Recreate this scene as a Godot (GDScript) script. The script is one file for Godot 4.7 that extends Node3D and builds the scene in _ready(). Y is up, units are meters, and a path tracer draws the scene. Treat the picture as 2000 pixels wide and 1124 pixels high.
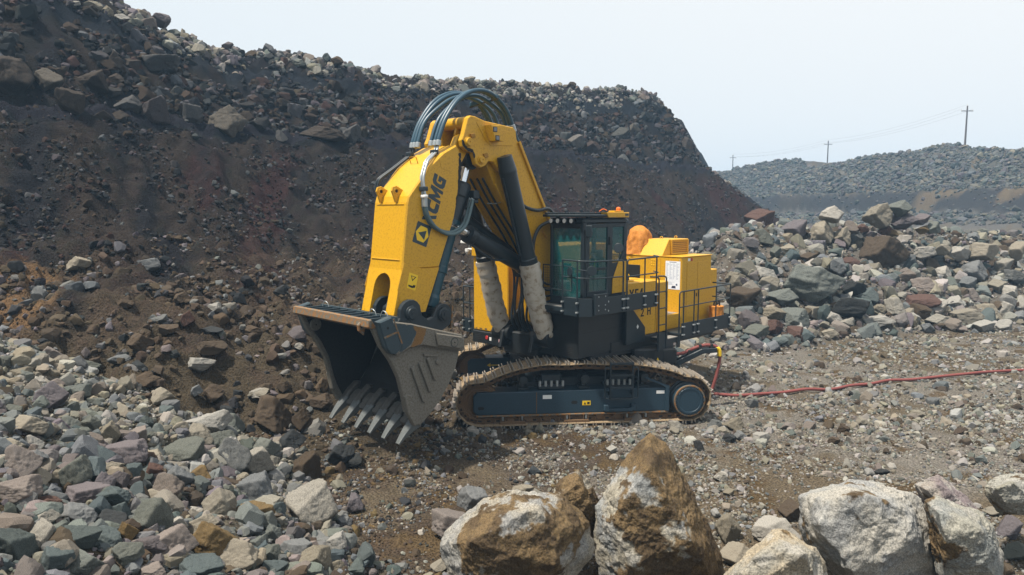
extends Node3D
# Open-pit dump with a large electric front shovel. Units are metres, y is up.

const CAM_H := 6.6
var rng := RandomNumberGenerator.new()
var nz := FastNoiseLite.new()      # broad noise
var nf := FastNoiseLite.new()      # fine noise
var nr := FastNoiseLite.new()      # ridged noise
var taken := {}                    # names already used at top level
const FOG := true

# ------------------------------------------------------------------ terrain
func setup_noise():
	nz.seed = 11; nz.noise_type = FastNoiseLite.TYPE_SIMPLEX_SMOOTH; nz.frequency = 1.0; nz.fractal_type = FastNoiseLite.FRACTAL_NONE
	nf.seed = 23; nf.noise_type = FastNoiseLite.TYPE_SIMPLEX; nf.frequency = 1.0; nf.fractal_type = FastNoiseLite.FRACTAL_FBM; nf.fractal_octaves = 3
	nr.seed = 37; nr.noise_type = FastNoiseLite.TYPE_SIMPLEX; nr.frequency = 1.0; nr.fractal_type = FastNoiseLite.FRACTAL_RIDGED; nr.fractal_octaves = 3

const CREST_S := [-60.0, 0.0, 13.0, 16.0, 20.0, 22.0, 29.0, 36.5, 49.0, 58.0, 72.0, 90.0, 140.0]
const CREST_Y := [22.3, 21.7, 19.5, 18.7, 17.6, 17.8, 18.0, 17.8, 18.8, 20.0, 20.2, 20.2, 20.2]
const FAR_W := [-90.0, -71.0, -58.0, -50.0, -43.0, -36.0, -26.0, -13.0, 0.0, 8.0, 12.0, 17.0, 21.0, 60.0]
const FAR_Y := [19.0, 19.0, 20.4, 21.4, 19.5, 17.1, 18.4, 19.9, 20.7, 19.1, 17.7, 18.0, 18.2, 18.0]
func table(tx: Array, ty: Array, s: float) -> float:
	for i in range(1, tx.size()):
		if s < tx[i]:
			return lerp(float(ty[i - 1]), float(ty[i]), clamp((s - tx[i - 1]) / (tx[i] - tx[i - 1]), 0.0, 1.0))
	return ty[ty.size() - 1]
func crest(s: float) -> float:
	return table(CREST_S, CREST_Y, s)

func smin(a: float, b: float, k: float) -> float:
	var h: float = clamp(0.5 + 0.5 * (b - a) / k, 0.0, 1.0)
	return lerp(b, a, h) - k * h * (1.0 - h)
func smax(a: float, b: float, k: float) -> float:
	return -smin(-a, -b, k)

# height of the dump face at the distance q behind its datum line; steep squeezes the upper tier
func face(q: float, top: float, steep: float) -> float:
	var low: float = (q - 25.6) * 0.78
	var y := low
	if q > 40.1:
		y = 11.3 + min((q - 40.1) * 0.15, 0.25)
		var up: float = 11.5 + (q - 41.7) * (top - 11.5) / 7.8 * steep
		y = max(y, up)
	y = min(y, top + clamp((q - 49.5) * 0.01, -0.2, 0.6))
	return y

var zone := 0          # set by height(): 0 floor, 1 dump face, 2 stone pile, 3 boulder bank, 4 far dump
var face_q := 0.0
var far_g := 0.0
func height(x: float, z: float) -> float:
	var floor_y: float = 0.10 * nz.get_noise_2d(x * 0.11, z * 0.11) + 0.05 * nz.get_noise_2d(x * 0.45 + 7.0, z * 0.45)
	var best := floor_y
	zone = 0
	face_q = 0.0
	# the dump face behind the machine: two tiers running from the near side to the far side
	var q: float = -0.702 * x - 0.712 * z
	var s: float = 0.712 * x - 0.702 * z
	if q > 10.0 and z > -190.0:
		var wob: float = 1.6 * nz.get_noise_2d(s * 0.045, 3.0) + 0.7 * nz.get_noise_2d(s * 0.14, q * 0.03 + 9.0)
		var qa: float = q + wob * clamp((q - 18.0) * 0.15, 0.0, 1.0)
		var top := crest(s)
		var ha := face(qa, top, 1.0)
		var ins: float = -(0.95 * (x - 19.5) + 0.30 * (z + 74.0)) + 1.2 * nz.get_noise_2d(z * 0.1, x * 0.1)
		var hb := face(40.1 + (ins if ins < 0.0 else ins * 1.7), top, 1.0)
		var hw := smin(ha, hb, 1.5)
		# loose talus at the toe, heaped highest beyond the bucket
		var heap: float = exp(-pow((s - 8.5) / 7.5, 2.0))
		var tal: float = (q - 18.5 + 2.5 * heap) * (0.30 + 0.12 * heap) + 0.5 * nz.get_noise_2d(x * 0.22, z * 0.22)
		tal = min(tal, 3.0 + 2.6 * heap)
		if x > 6.0: tal -= (x - 6.0) * 0.25
		hw = smax(hw, tal, 0.8)
		if hw > -1.0:
			var rough: float = clamp(hw * 0.5, 0.0, 1.0)
			hw += rough * (0.42 * nr.get_noise_2d(s * 0.16, q * 0.10) + 0.28 * nf.get_noise_2d(s * 0.7, q * 0.7) + 0.17 * nf.get_noise_2d(x * 1.9, z * 1.9))
		if hw > best:
			best = smax(best, hw, 0.4); zone = 1; face_q = qa
	# the heap of broken stone beside the camera
	var d: float = -(x + 2.75 + (z + 12.4) * -0.50) * 0.894 + 0.5 * nz.get_noise_2d(z * 0.2, 4.0)
	if d > -1.0 and z > -34.0:
		var hp: float = d * 0.44
		hp = min(hp, 3.7 + 0.05 * d)
		hp -= max(0.0, -z - 18.5) * 0.32
		hp += 0.28 * nf.get_noise_2d(x * 0.55, z * 0.55)
		if hp > best:
			best = smax(best, hp, 0.3); zone = 2
	# the boulder bank and the raised ground beyond it
	var r: float = ((z + 33.0) * -0.931 - (x - 10.4) * 0.366) + 0.9 * nz.get_noise_2d(x * 0.12, z * 0.12)
	if r > -2.0 and x > 2.0:
		var e: float = clamp((x - 7.5) / 5.0, 0.0, 1.0)
		var cap: float = 5.5 - clamp((x - 24.0) * 0.06, 0.0, 0.9) - clamp((15.0 - x) * 0.25, 0.0, 1.2)
		var hr: float = min(r * 0.58, cap) * e
		if r > 10.5: hr = min(hr, cap * e - (r - 10.5) * 0.30)
		hr = max(hr, min(r * 0.4, 3.6) * e)
		hr += 0.35 * nf.get_noise_2d(x * 0.4 + 20.0, z * 0.4) * clamp(hr, 0.0, 1.0)
		if hr > best:
			best = smax(best, hr, 0.4); zone = 3
	# the far dump across the pit
	if x > 10.0 and z < -60.0:
		var g: float = (0.944 * (x - 62.0) - 0.331 * (z + 140.0)) + 3.0 * nz.get_noise_2d(x * 0.03, z * 0.03)
		far_g = g
		if g > 0.0:
			var u: float = 0.331 * (x - 62.0) + 0.944 * (z + 140.0)      # along it, rising towards the near end
			var top2: float = table(FAR_W, FAR_Y, u) - 0.7 + 0.5 * nz.get_noise_2d(u * 0.25, 5.0)
			var hf: float = 4.0 + g * 0.28
			if g > 9.0: hf = 6.5 + (g - 9.0) * 1.3
			if g > 12.0: hf = 10.4 + (g - 12.0) * 0.15
			if g > 13.5: hf = 10.6 + (g - 13.5) * 0.62
			hf = min(hf, top2)
			hf += 0.5 * nf.get_noise_2d(x * 0.25, z * 0.25) + 0.25 * nf.get_noise_2d(x * 0.9, z * 0.9)
			if hf > best:
				best = smax(best, hf, 0.5); zone = 4
	if zone == 0:
		best += 0.05 * nf.get_noise_2d(x * 0.9, z * 0.9) + 0.022 * nf.get_noise_2d(x * 3.1, z * 3.1)
		# ruts left by wheels and crawlers where the haul floor is open
		var rut: float = sin((z + 0.18 * x) * 2.1 + 0.8 * nz.get_noise_2d(x * 0.09, z * 0.09))
		best -= 0.05 * clamp(rut - 0.55, 0.0, 1.0) * clamp((x - 2.0) * 0.2, 0.0, 1.0)
	return best

# ------------------------------------------------------------------ materials
func lin(r: float, g: float, b: float) -> Color:
	return Color(r, g, b).linear_to_srgb()

func noise_image(seed_: int, freq: float, octaves: int, size := 512, kind := FastNoiseLite.TYPE_SIMPLEX, fractal := FastNoiseLite.FRACTAL_FBM, gain := 0.55) -> Image:
	var n := FastNoiseLite.new()
	n.seed = seed_; n.noise_type = kind; n.frequency = freq; n.fractal_type = fractal; n.fractal_octaves = octaves; n.fractal_gain = gain
	var im := n.get_seamless_image(size, size, false, false, 0.12, true)
	im.convert(Image.FORMAT_L8)
	return im

# grey noise to a colour texture through stops of [place, brightness]
func ramp_tex(im: Image, stops: Array) -> ImageTexture:
	var w := im.get_width()
	var lut := []
	for i in 256:
		var t := i / 255.0
		var c: Color = stops[stops.size() - 1][1]
		for k in range(1, stops.size()):
			if t <= stops[k][0]:
				var f: float = clamp((t - stops[k - 1][0]) / max(0.0001, stops[k][0] - stops[k - 1][0]), 0.0, 1.0)
				c = stops[k - 1][1].lerp(stops[k][1], f)
				break
		lut.append(c)
	var src := im.get_data()
	var out := PackedByteArray()
	out.resize(w * w * 3)
	for i in w * w:
		var c: Color = lut[src[i]]
		out[i * 3] = int(c.r * 255.0); out[i * 3 + 1] = int(c.g * 255.0); out[i * 3 + 2] = int(c.b * 255.0)
	return ImageTexture.create_from_image(Image.create_from_data(w, w, false, Image.FORMAT_RGB8, out))

func grey(v: float) -> Color: return Color(v, v, v)

func normal_tex(im: Image, depth: float) -> ImageTexture:
	var c: Image = im.duplicate()
	c.convert(Image.FORMAT_RGBA8)
	c.bump_map_to_normal_map(depth)
	return ImageTexture.create_from_image(c)

var T := {}
func setup_textures():
	var grain := noise_image(5, 0.035, 6, 512, FastNoiseLite.TYPE_SIMPLEX, FastNoiseLite.FRACTAL_FBM, 0.65)
	var crack := noise_image(9, 0.012, 5, 512, FastNoiseLite.TYPE_SIMPLEX, FastNoiseLite.FRACTAL_RIDGED, 0.5)
	var cell := noise_image(15, 0.05, 3, 512, FastNoiseLite.TYPE_CELLULAR, FastNoiseLite.FRACTAL_FBM, 0.5)
	T.rock = ramp_tex(grain, [[0.0, grey(0.52)], [0.35, grey(0.74)], [0.5, grey(0.86)], [0.62, grey(0.93)], [0.8, Color(1, 0.985, 0.96)], [1.0, grey(1.0)]])
	T.rock_n = normal_tex(grain, 9.0)
	T.soil = ramp_tex(cell, [[0.0, grey(0.34)], [0.25, grey(0.62)], [0.5, grey(0.86)], [1.0, grey(1.0)]])
	T.soil_n = normal_tex(cell, 12.0)
	T.grime = ramp_tex(noise_image(31, 0.045, 6, 512, FastNoiseLite.TYPE_SIMPLEX, FastNoiseLite.FRACTAL_FBM, 0.65), [[0.0, Color(0.80, 0.77, 0.72)], [0.24, Color(0.90, 0.885, 0.86)], [0.34, Color(0.97, 0.965, 0.955)], [0.5, grey(0.985)], [1.0, grey(1.0)]])
	T.metal = ramp_tex(noise_image(61, 0.03, 6, 512, FastNoiseLite.TYPE_SIMPLEX, FastNoiseLite.FRACTAL_FBM, 0.6), [[0.0, Color(0.72, 0.68, 0.62)], [0.4, Color(0.90, 0.89, 0.87)], [0.6, grey(0.97)], [1.0, grey(1.0)]])
	T.rough = ramp_tex(grain, [[0.0, grey(0.75)], [0.5, grey(0.9)], [1.0, grey(1.0)]])
	T.rust = ramp_tex(noise_image(41, 0.016, 6, 512, FastNoiseLite.TYPE_SIMPLEX, FastNoiseLite.FRACTAL_FBM, 0.62), [[0.0, Color(0.52, 0.34, 0.15)], [0.40, Color(0.50, 0.35, 0.19)], [0.48, Color(0.42, 0.35, 0.26)], [0.60, Color(0.36, 0.34, 0.30)], [1.0, Color(0.44, 0.43, 0.41)]])
	T.crack_n = normal_tex(crack, 6.0)

func tri(m: StandardMaterial3D, scale: float, world := false) -> StandardMaterial3D:
	m.uv1_triplanar = true
	m.uv1_world_triplanar = world
	m.uv1_scale = Vector3.ONE * scale
	return m

func soil_mat() -> StandardMaterial3D:
	var m := StandardMaterial3D.new()
	m.vertex_color_use_as_albedo = true
	m.albedo_texture = T.soil
	m.normal_enabled = true; m.normal_texture = T.soil_n; m.normal_scale = 2.0
	m.roughness = 1.0; m.metallic_specular = 0.2
	return tri(m, 0.62, true)

func rock_mat(c: Color, vertex := false, scale := 0.8) -> StandardMaterial3D:
	var m := StandardMaterial3D.new()
	m.albedo_color = c
	m.vertex_color_use_as_albedo = vertex
	m.albedo_texture = T.rock
	m.normal_enabled = true; m.normal_texture = T.rock_n; m.normal_scale = 0.8
	m.roughness = 0.95; m.metallic_specular = 0.25
	return tri(m, scale)

# ------------------------------------------------------------------ the ground as one sheet, cut where its matter changes
func lerp3(a: Color, b: Color, t: float) -> Color: return a.lerp(b, clamp(t, 0.0, 1.0))
func step01(a: float, b: float, x: float) -> float:
	var t: float = clamp((x - a) / (b - a), 0.0, 1.0)
	return t * t * (3.0 - 2.0 * t)

func soil(x: float, z: float, y: float, zn: int, q: float, g: float) -> Color:
	var n1 := nf.get_noise_2d(x * 0.35, z * 0.35)
	var n2 := nz.get_noise_2d(x * 0.09 + 3.0, z * 0.09)
	var n3 := nf.get_noise_2d(x * 1.7 + 5.0, z * 1.7)
	if zn == 0:
		var c := Color(0.158, 0.128, 0.090)
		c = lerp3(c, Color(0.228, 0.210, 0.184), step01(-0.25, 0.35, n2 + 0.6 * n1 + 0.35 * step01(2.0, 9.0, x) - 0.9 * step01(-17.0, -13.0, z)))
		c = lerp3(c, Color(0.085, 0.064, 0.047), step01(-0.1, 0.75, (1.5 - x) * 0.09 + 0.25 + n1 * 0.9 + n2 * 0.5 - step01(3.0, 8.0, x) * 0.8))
		c = lerp3(c, Color(0.125, 0.088, 0.050), step01(0.25, 0.6, n1 + 0.3 * n3))
		return c
	if zn == 1:
		var s: float = 0.712 * x - 0.702 * z
		var c := Color(0.030, 0.027, 0.026)
		var st := nf.get_noise_2d((s - y * 0.55) * 0.30, y * 0.06 + 2.0)
		c = lerp3(c, Color(0.042, 0.033, 0.029), step01(0.0, 0.4, st + 0.25 * n3))
		c = lerp3(c, Color(0.021, 0.022, 0.025), step01(0.05, 0.45, -st + 0.25 * n1))
		c = lerp3(c, Color(0.044, 0.026, 0.025), step01(0.22, 0.60, nf.get_noise_2d((s - y * 0.9) * 0.12 + 40.0, y * 0.05) + 0.15 * n3) * step01(11.0, 9.0, y))
		# sooty dust lying along the lips of the two tiers
		c = lerp3(c, Color(0.020, 0.023, 0.028), step01(39.0, 39.7, q + 0.3 * n1) * step01(42.2, 41.5, q + 0.3 * n1))
		c = lerp3(c, Color(0.022, 0.026, 0.032), step01(46.0, 46.6, q + 0.6 * n1) * step01(48.2, 47.6, q + 0.6 * n1))
		# brown rubble at the toe and the ochre earth bank at its near end
		c = lerp3(c, Color(0.082, 0.063, 0.046), step01(5.6, 2.4, y + n1 * 1.5) * step01(20.0, 8.0, x))
		c = lerp3(c, Color(0.165, 0.105, 0.058), step01(0.2, 0.6, step01(-12.5, -16.0, x + n1 * 1.5) * step01(-25.5, -22.0, z + n1 * 2.0) + 0.3 * n1 - 0.1))
		return c
	if zn == 2:
		return lerp3(Color(0.16, 0.145, 0.115), Color(0.085, 0.070, 0.050), step01(-0.2, 0.4, n1))
	if zn == 3:
		return lerp3(Color(0.17, 0.155, 0.135), Color(0.11, 0.09, 0.07), step01(-0.1, 0.5, n1))
	var c4 := Color(0.15, 0.145, 0.135)
	c4 = lerp3(c4, Color(0.052, 0.052, 0.055), step01(8.0, 9.5, g + n1) * step01(13.8, 12.6, g + n1))  # steep bench face of the far dump: its shadow is painted into the colour
	c4 = lerp3(c4, Color(0.12, 0.115, 0.105), step01(13.0, 14.0, g))
	c4 = lerp3(c4, Color(0.165, 0.130, 0.090), step01(0.2, 0.6, n2 + 0.3 * n1) * step01(60.0, 80.0, x))
	return c4

func axis(marks: Array) -> PackedFloat32Array:
	var a := PackedFloat32Array()
	for i in range(marks.size() - 1):
		var n := int(max(1.0, round((marks[i + 1][0] - marks[i][0]) / marks[i][1])))
		for k in n: a.append(lerp(float(marks[i][0]), float(marks[i + 1][0]), float(k) / n))
	a.append(marks[marks.size() - 1][0])
	return a

func build_ground():
	var xs := axis([[-260.0, 40.0], [-180.0, 15.0], [-60.0, 1.2], [-34.0, 0.35], [-22.0, 0.16], [18.0, 0.25], [34.0, 0.45], [60.0, 0.8], [130.0, 2.5], [200.0, 20.0], [340.0, 1.0]])
	var zs := axis([[-420.0, 40.0], [-300.0, 12.0], [-230.0, 2.0], [-150.0, 0.9], [-100.0, 0.5], [-62.0, 0.28], [-36.0, 0.15], [-8.0, 0.6], [4.0, 8.0], [60.0, 30.0], [150.0, 1.0]])
	var nx := xs.size()
	var ny := zs.size()
	var vs := PackedVector3Array(); vs.resize(nx * ny)
	var cs := PackedColorArray(); cs.resize(nx * ny)
	var zn := PackedByteArray(); zn.resize(nx * ny)
	for j in ny:
		for i in nx:
			var k := j * nx + i
			var y := height(xs[i], zs[j])
			vs[k] = Vector3(xs[i], y, zs[j])
			zn[k] = zone
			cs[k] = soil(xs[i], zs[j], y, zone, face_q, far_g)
	var ns := PackedVector3Array(); ns.resize(nx * ny)
	for j in ny:
		for i in nx:
			var k := j * nx + i
			var a: Vector3 = vs[k + (1 if i < nx - 1 else 0)] - vs[k - (1 if i > 0 else 0)]
			var b: Vector3 = vs[k + (nx if j < ny - 1 else 0)] - vs[k - (nx if j > 0 else 0)]
			ns[k] = b.cross(a).normalized()
	var names := ["ground", "dump_slope_terrain", "stone_mound_terrain", "boulder_bank_terrain", "far_dump_hill"]
	var labels := ["tan gravel pit floor with ruts and dark earth under the machine", "dark two-tier dump slope of earth behind the excavator", "earth under the heap of broken stones", "earth under the bank of pale boulders", "hazy grey dump hill under the utility poles"]
	var mat := soil_mat()
	for t in 5:
		var map := PackedInt32Array(); map.resize(nx * ny); map.fill(-1)
		var v := PackedVector3Array(); var n := PackedVector3Array(); var c := PackedColorArray(); var ix := PackedInt32Array()
		for j in ny - 1:
			for i in nx - 1:
				var k := j * nx + i
				if zn[k] != t: continue
				for id in [k, k + 1, k + nx, k + 1, k + nx + 1, k + nx]:
					if map[id] < 0:
						map[id] = v.size(); v.append(vs[id]); n.append(ns[id]); c.append(cs[id])
					ix.append(map[id])
		if ix.is_empty(): continue
		var arr := []; arr.resize(Mesh.ARRAY_MAX)
		arr[Mesh.ARRAY_VERTEX] = v; arr[Mesh.ARRAY_NORMAL] = n; arr[Mesh.ARRAY_COLOR] = c; arr[Mesh.ARRAY_INDEX] = ix
		var am := ArrayMesh.new()
		am.add_surface_from_arrays(Mesh.PRIMITIVE_TRIANGLES, arr)
		var o := MeshInstance3D.new()
		o.name = names[t]; o.mesh = am; o.material_override = mat
		o.set_meta("kind", "structure"); o.set_meta("label", labels[t])
		add_child(o)

# ------------------------------------------------------------------ shape helpers: each adds to a SurfaceTool
func sten() -> SurfaceTool:
	var st := SurfaceTool.new()
	st.begin(Mesh.PRIMITIVE_TRIANGLES)
	return st

func tri3(st: SurfaceTool, a: Vector3, b: Vector3, c: Vector3, n: Vector3):
	if (b - a).cross(c - a).dot(n) > 0.0:
		var t := b; b = c; c = t
	st.set_normal(n); st.add_vertex(a)
	st.set_normal(n); st.add_vertex(b)
	st.set_normal(n); st.add_vertex(c)

func quad(st: SurfaceTool, a: Vector3, b: Vector3, c: Vector3, d: Vector3, out: Vector3):
	var n := (c - a).cross(d - b)
	if n.length_squared() < 1e-14: return
	n = n.normalized()
	if n.dot(out) < 0.0: n = -n
	tri3(st, a, b, c, n); tri3(st, a, c, d, n)

func inset(p: PackedVector2Array, b: float) -> PackedVector2Array:
	var o := PackedVector2Array()
	var n := p.size()
	for i in n:
		var e0 := (p[i] - p[(i + n - 1) % n]).normalized()
		var e1 := (p[(i + 1) % n] - p[i]).normalized()
		var n0 := Vector2(-e0.y, e0.x)
		var n1 := Vector2(-e1.y, e1.x)
		var m := n0 + n1
		var k: float = b / max(0.35, (1.0 + n0.dot(n1)) * 0.5)
		o.append(p[i] + m * 0.5 * k)
	return o

func ccw(p: PackedVector2Array) -> PackedVector2Array:
	if Geometry2D.is_polygon_clockwise(p):
		p = p.duplicate(); p.reverse()
	return p

# prism of the outline pts, given as (u, v), between w0 and w1; tf maps (w, v, u) to the part's frame
func prism(st: SurfaceTool, pts: Array, w0: float, w1: float, bevel := 0.012, tf := Transform3D()):
	var p := ccw(PackedVector2Array(pts))
	# Geometry2D takes y down: make the orientation ours
	var area := 0.0
	for i in p.size(): area += p[i].cross(p[(i + 1) % p.size()])
	if area < 0.0: p.reverse()
	var q := inset(p, bevel) if bevel > 0.0 else p
	var ix := Geometry2D.triangulate_polygon(q)
	var n := p.size()
	var mid := Vector2.ZERO
	for v in p: mid += v / n
	for s in [0, 1]:
		var w := w0 if s == 0 else w1
		var sg := -1.0 if s == 0 else 1.0
		if w1 < w0: sg = -sg
		var nn: Vector3 = (tf.basis * Vector3(sg, 0, 0)).normalized()
		for k in range(0, ix.size(), 3):
			tri3(st, tf * Vector3(w, q[ix[k]].y, q[ix[k]].x), tf * Vector3(w, q[ix[k + 1]].y, q[ix[k + 1]].x), tf * Vector3(w, q[ix[k + 2]].y, q[ix[k + 2]].x), nn)
	var sb: float = bevel if w1 > w0 else -bevel
	for i in n:
		var j := (i + 1) % n
		var e := (p[j] - p[i]).normalized()
		var out: Vector3 = tf.basis * Vector3(0, -e.x, e.y)
		quad(st, tf * Vector3(w0 + sb, p[i].y, p[i].x), tf * Vector3(w0 + sb, p[j].y, p[j].x), tf * Vector3(w1 - sb, p[j].y, p[j].x), tf * Vector3(w1 - sb, p[i].y, p[i].x), out)
		if bevel > 0.0:
			quad(st, tf * Vector3(w0 + sb, p[i].y, p[i].x), tf * Vector3(w0 + sb, p[j].y, p[j].x), tf * Vector3(w0, q[j].y, q[j].x), tf * Vector3(w0, q[i].y, q[i].x), out + tf.basis * Vector3(-sign(sb), 0, 0))
			quad(st, tf * Vector3(w1 - sb, p[i].y, p[i].x), tf * Vector3(w1 - sb, p[j].y, p[j].x), tf * Vector3(w1, q[j].y, q[j].x), tf * Vector3(w1, q[i].y, q[i].x), out + tf.basis * Vector3(sign(sb), 0, 0))

# box between two corners with chamfered edges
func box(st: SurfaceTool, a: Vector3, b: Vector3, bevel := 0.015, tf := Transform3D()):
	var lo := Vector3(min(a.x, b.x), min(a.y, b.y), min(a.z, b.z))
	var hi := Vector3(max(a.x, b.x), max(a.y, b.y), max(a.z, b.z))
	var c: float = min(bevel, min(hi.x - lo.x, min(hi.y - lo.y, hi.z - lo.z)) * 0.3)
	prism(st, [Vector2(lo.z + c, lo.y), Vector2(hi.z - c, lo.y), Vector2(hi.z, lo.y + c), Vector2(hi.z, hi.y - c), Vector2(hi.z - c, hi.y), Vector2(lo.z + c, hi.y), Vector2(lo.z, hi.y - c), Vector2(lo.z, lo.y + c)], lo.x, hi.x, c, tf)

func frame_of(d: Vector3) -> Basis:
	var up := Vector3.UP if abs(d.y) < 0.95 else Vector3.RIGHT
	var x := up.cross(d).normalized()
	return Basis(x, d.cross(x).normalized(), d)

# body of revolution: profile of [along, radius] from a in the direction d; flat along the profile, round about it
func lathe(st: SurfaceTool, a: Vector3, d: Vector3, prof: Array, sides := 24):
	var fb := frame_of(d.normalized())
	for k in prof.size() - 1:
		var p0: Array = prof[k]
		var p1: Array = prof[k + 1]
		var dl: float = p1[0] - p0[0]
		var dr: float = p1[1] - p0[1]
		var nl := Vector2(dl, -dr).normalized()     # (radial, along)
		for i in sides:
			var t0 := TAU * i / sides
			var t1 := TAU * (i + 1) / sides
			var r0 := fb.x * cos(t0) + fb.y * sin(t0)
			var r1 := fb.x * cos(t1) + fb.y * sin(t1)
			var n0 := (r0 * nl.x + fb.z * nl.y).normalized()
			var n1 := (r1 * nl.x + fb.z * nl.y).normalized()
			var v := [a + fb.z * p0[0] + r0 * p0[1], a + fb.z * p0[0] + r1 * p0[1], a + fb.z * p1[0] + r1 * p1[1], a + fb.z * p1[0] + r0 * p1[1]]
			var ns := [n0, n1, n1, n0]
			var order := [0, 1, 2, 0, 2, 3]
			if (v[1] - v[0]).cross(v[2] - v[0]).dot(n0) > 0.0 or ((v[1] - v[0]).length_squared() < 1e-12 and (v[2] - v[0]).cross(v[3] - v[0]).dot(n0) > 0.0):
				order = [0, 2, 1, 0, 3, 2]
			for o in order:
				st.set_normal(ns[o]); st.add_vertex(v[o])

func cyl(st: SurfaceTool, a: Vector3, b: Vector3, r: float, sides := 20, r2 := -1.0):
	var l := a.distance_to(b)
	if r2 < 0.0: r2 = r
	var c: float = min(0.02, min(r, l) * 0.2)
	lathe(st, a, (b - a) / l, [[0.0, 0.0], [0.0, r - c], [c, r], [l - c, r2], [l, r2 - c], [l, 0.0]], sides)

func path(pts: Array, per := 6) -> PackedVector3Array:
	var o := PackedVector3Array()
	var n := pts.size()
	for i in n - 1:
		var p0: Vector3 = pts[max(0, i - 1)]
		var p1: Vector3 = pts[i]
		var p2: Vector3 = pts[i + 1]
		var p3: Vector3 = pts[min(n - 1, i + 2)]
		for k in per:
			o.append(p1.cubic_interpolate(p2, p0, p3, float(k) / per))
	o.append(pts[n - 1])
	return o

# tube along points; radius may be a number or one per point
func tube(st: SurfaceTool, pts, rad, sides := 8):
	var n: int = pts.size()
	var rings := []
	var up := Vector3.ZERO
	for i in n:
		var d: Vector3 = (pts[min(i + 1, n - 1)] - pts[max(i - 1, 0)]).normalized()
		if up == Vector3.ZERO: up = frame_of(d).y
		up = (up - d * up.dot(d)).normalized()
		var x := up.cross(d)
		var r: float = rad[i] if rad is Array or rad is PackedFloat32Array else rad
		var ring := []
		for k in sides:
			var t := TAU * k / sides
			var nn := x * cos(t) + up * sin(t)
			ring.append([pts[i] + nn * r, nn])
		rings.append(ring)
	for i in n - 1:
		for k in sides:
			var k2 := (k + 1) % sides
			var q := [rings[i][k], rings[i][k2], rings[i + 1][k2], rings[i + 1][k]]
			for o in [0, 2, 1, 0, 3, 2]:
				st.set_normal(q[o][1]); st.add_vertex(q[o][0])
	for e in [0, n - 1]:
		var d: Vector3 = (pts[0] - pts[1]).normalized() if e == 0 else (pts[n - 1] - pts[n - 2]).normalized()
		for k in range(1, sides - 1):
			tri3(st, rings[e][0][0], rings[e][k][0], rings[e][k + 1][0], d)

# pipework with rounded corners
func bent(pts: Array, r: float) -> PackedVector3Array:
	var o := PackedVector3Array()
	o.append(pts[0])
	for i in range(1, pts.size() - 1):
		var a: Vector3 = (pts[i - 1] - pts[i])
		var b: Vector3 = (pts[i + 1] - pts[i])
		var k: float = min(r, min(a.length(), b.length()) * 0.45)
		for t in [0.0, 0.25, 0.5, 0.75, 1.0]:
			var p: Vector3 = (pts[i] + a.normalized() * k).lerp(pts[i], t)
			o.append(p.lerp(pts[i].lerp(pts[i] + b.normalized() * k, t), t))
	o.append(pts[pts.size() - 1])
	return o

# ------------------------------------------------------------------ nodes
func node(called: String, parent: Node, mesh: Mesh, mat: Material) -> MeshInstance3D:
	var o := MeshInstance3D.new()
	o.name = called; o.mesh = mesh
	if mat: o.material_override = mat
	parent.add_child(o, true)
	return o

func part(called: String, st: SurfaceTool, mat: Material, parent: Node) -> MeshInstance3D:
	return node(called, parent, st.commit(), mat)

func group_node(called: String, parent: Node) -> Node3D:
	var o := Node3D.new(); o.name = called
	parent.add_child(o, true)
	return o

func numbered(called: String) -> String:
	var k: int = taken.get(called, 0)
	taken[called] = k + 1
	return called if k == 0 else "%s_%03d" % [called, k]

func tag(o: Node, label: String, category: String, group := "", kind := ""):
	o.set_meta("label", label)
	if category: o.set_meta("category", category)
	if group: o.set_meta("group", group)
	if kind: o.set_meta("kind", kind)

func thing(called: String, at: Vector3, label: String, category: String, group := "") -> Node3D:
	var o := Node3D.new(); o.name = numbered(called)
	add_child(o); o.position = at
	tag(o, label, category, group)
	return o

# ------------------------------------------------------------------ excavator
var M := {}
func paint(c: Color, rough := 0.5, tex = null, scale := 0.35, metal := 0.0) -> StandardMaterial3D:
	var m := StandardMaterial3D.new()
	m.albedo_color = c; m.roughness = rough; m.metallic = metal
	if tex:
		m.albedo_texture = tex
		tri(m, scale)
	return m

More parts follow.
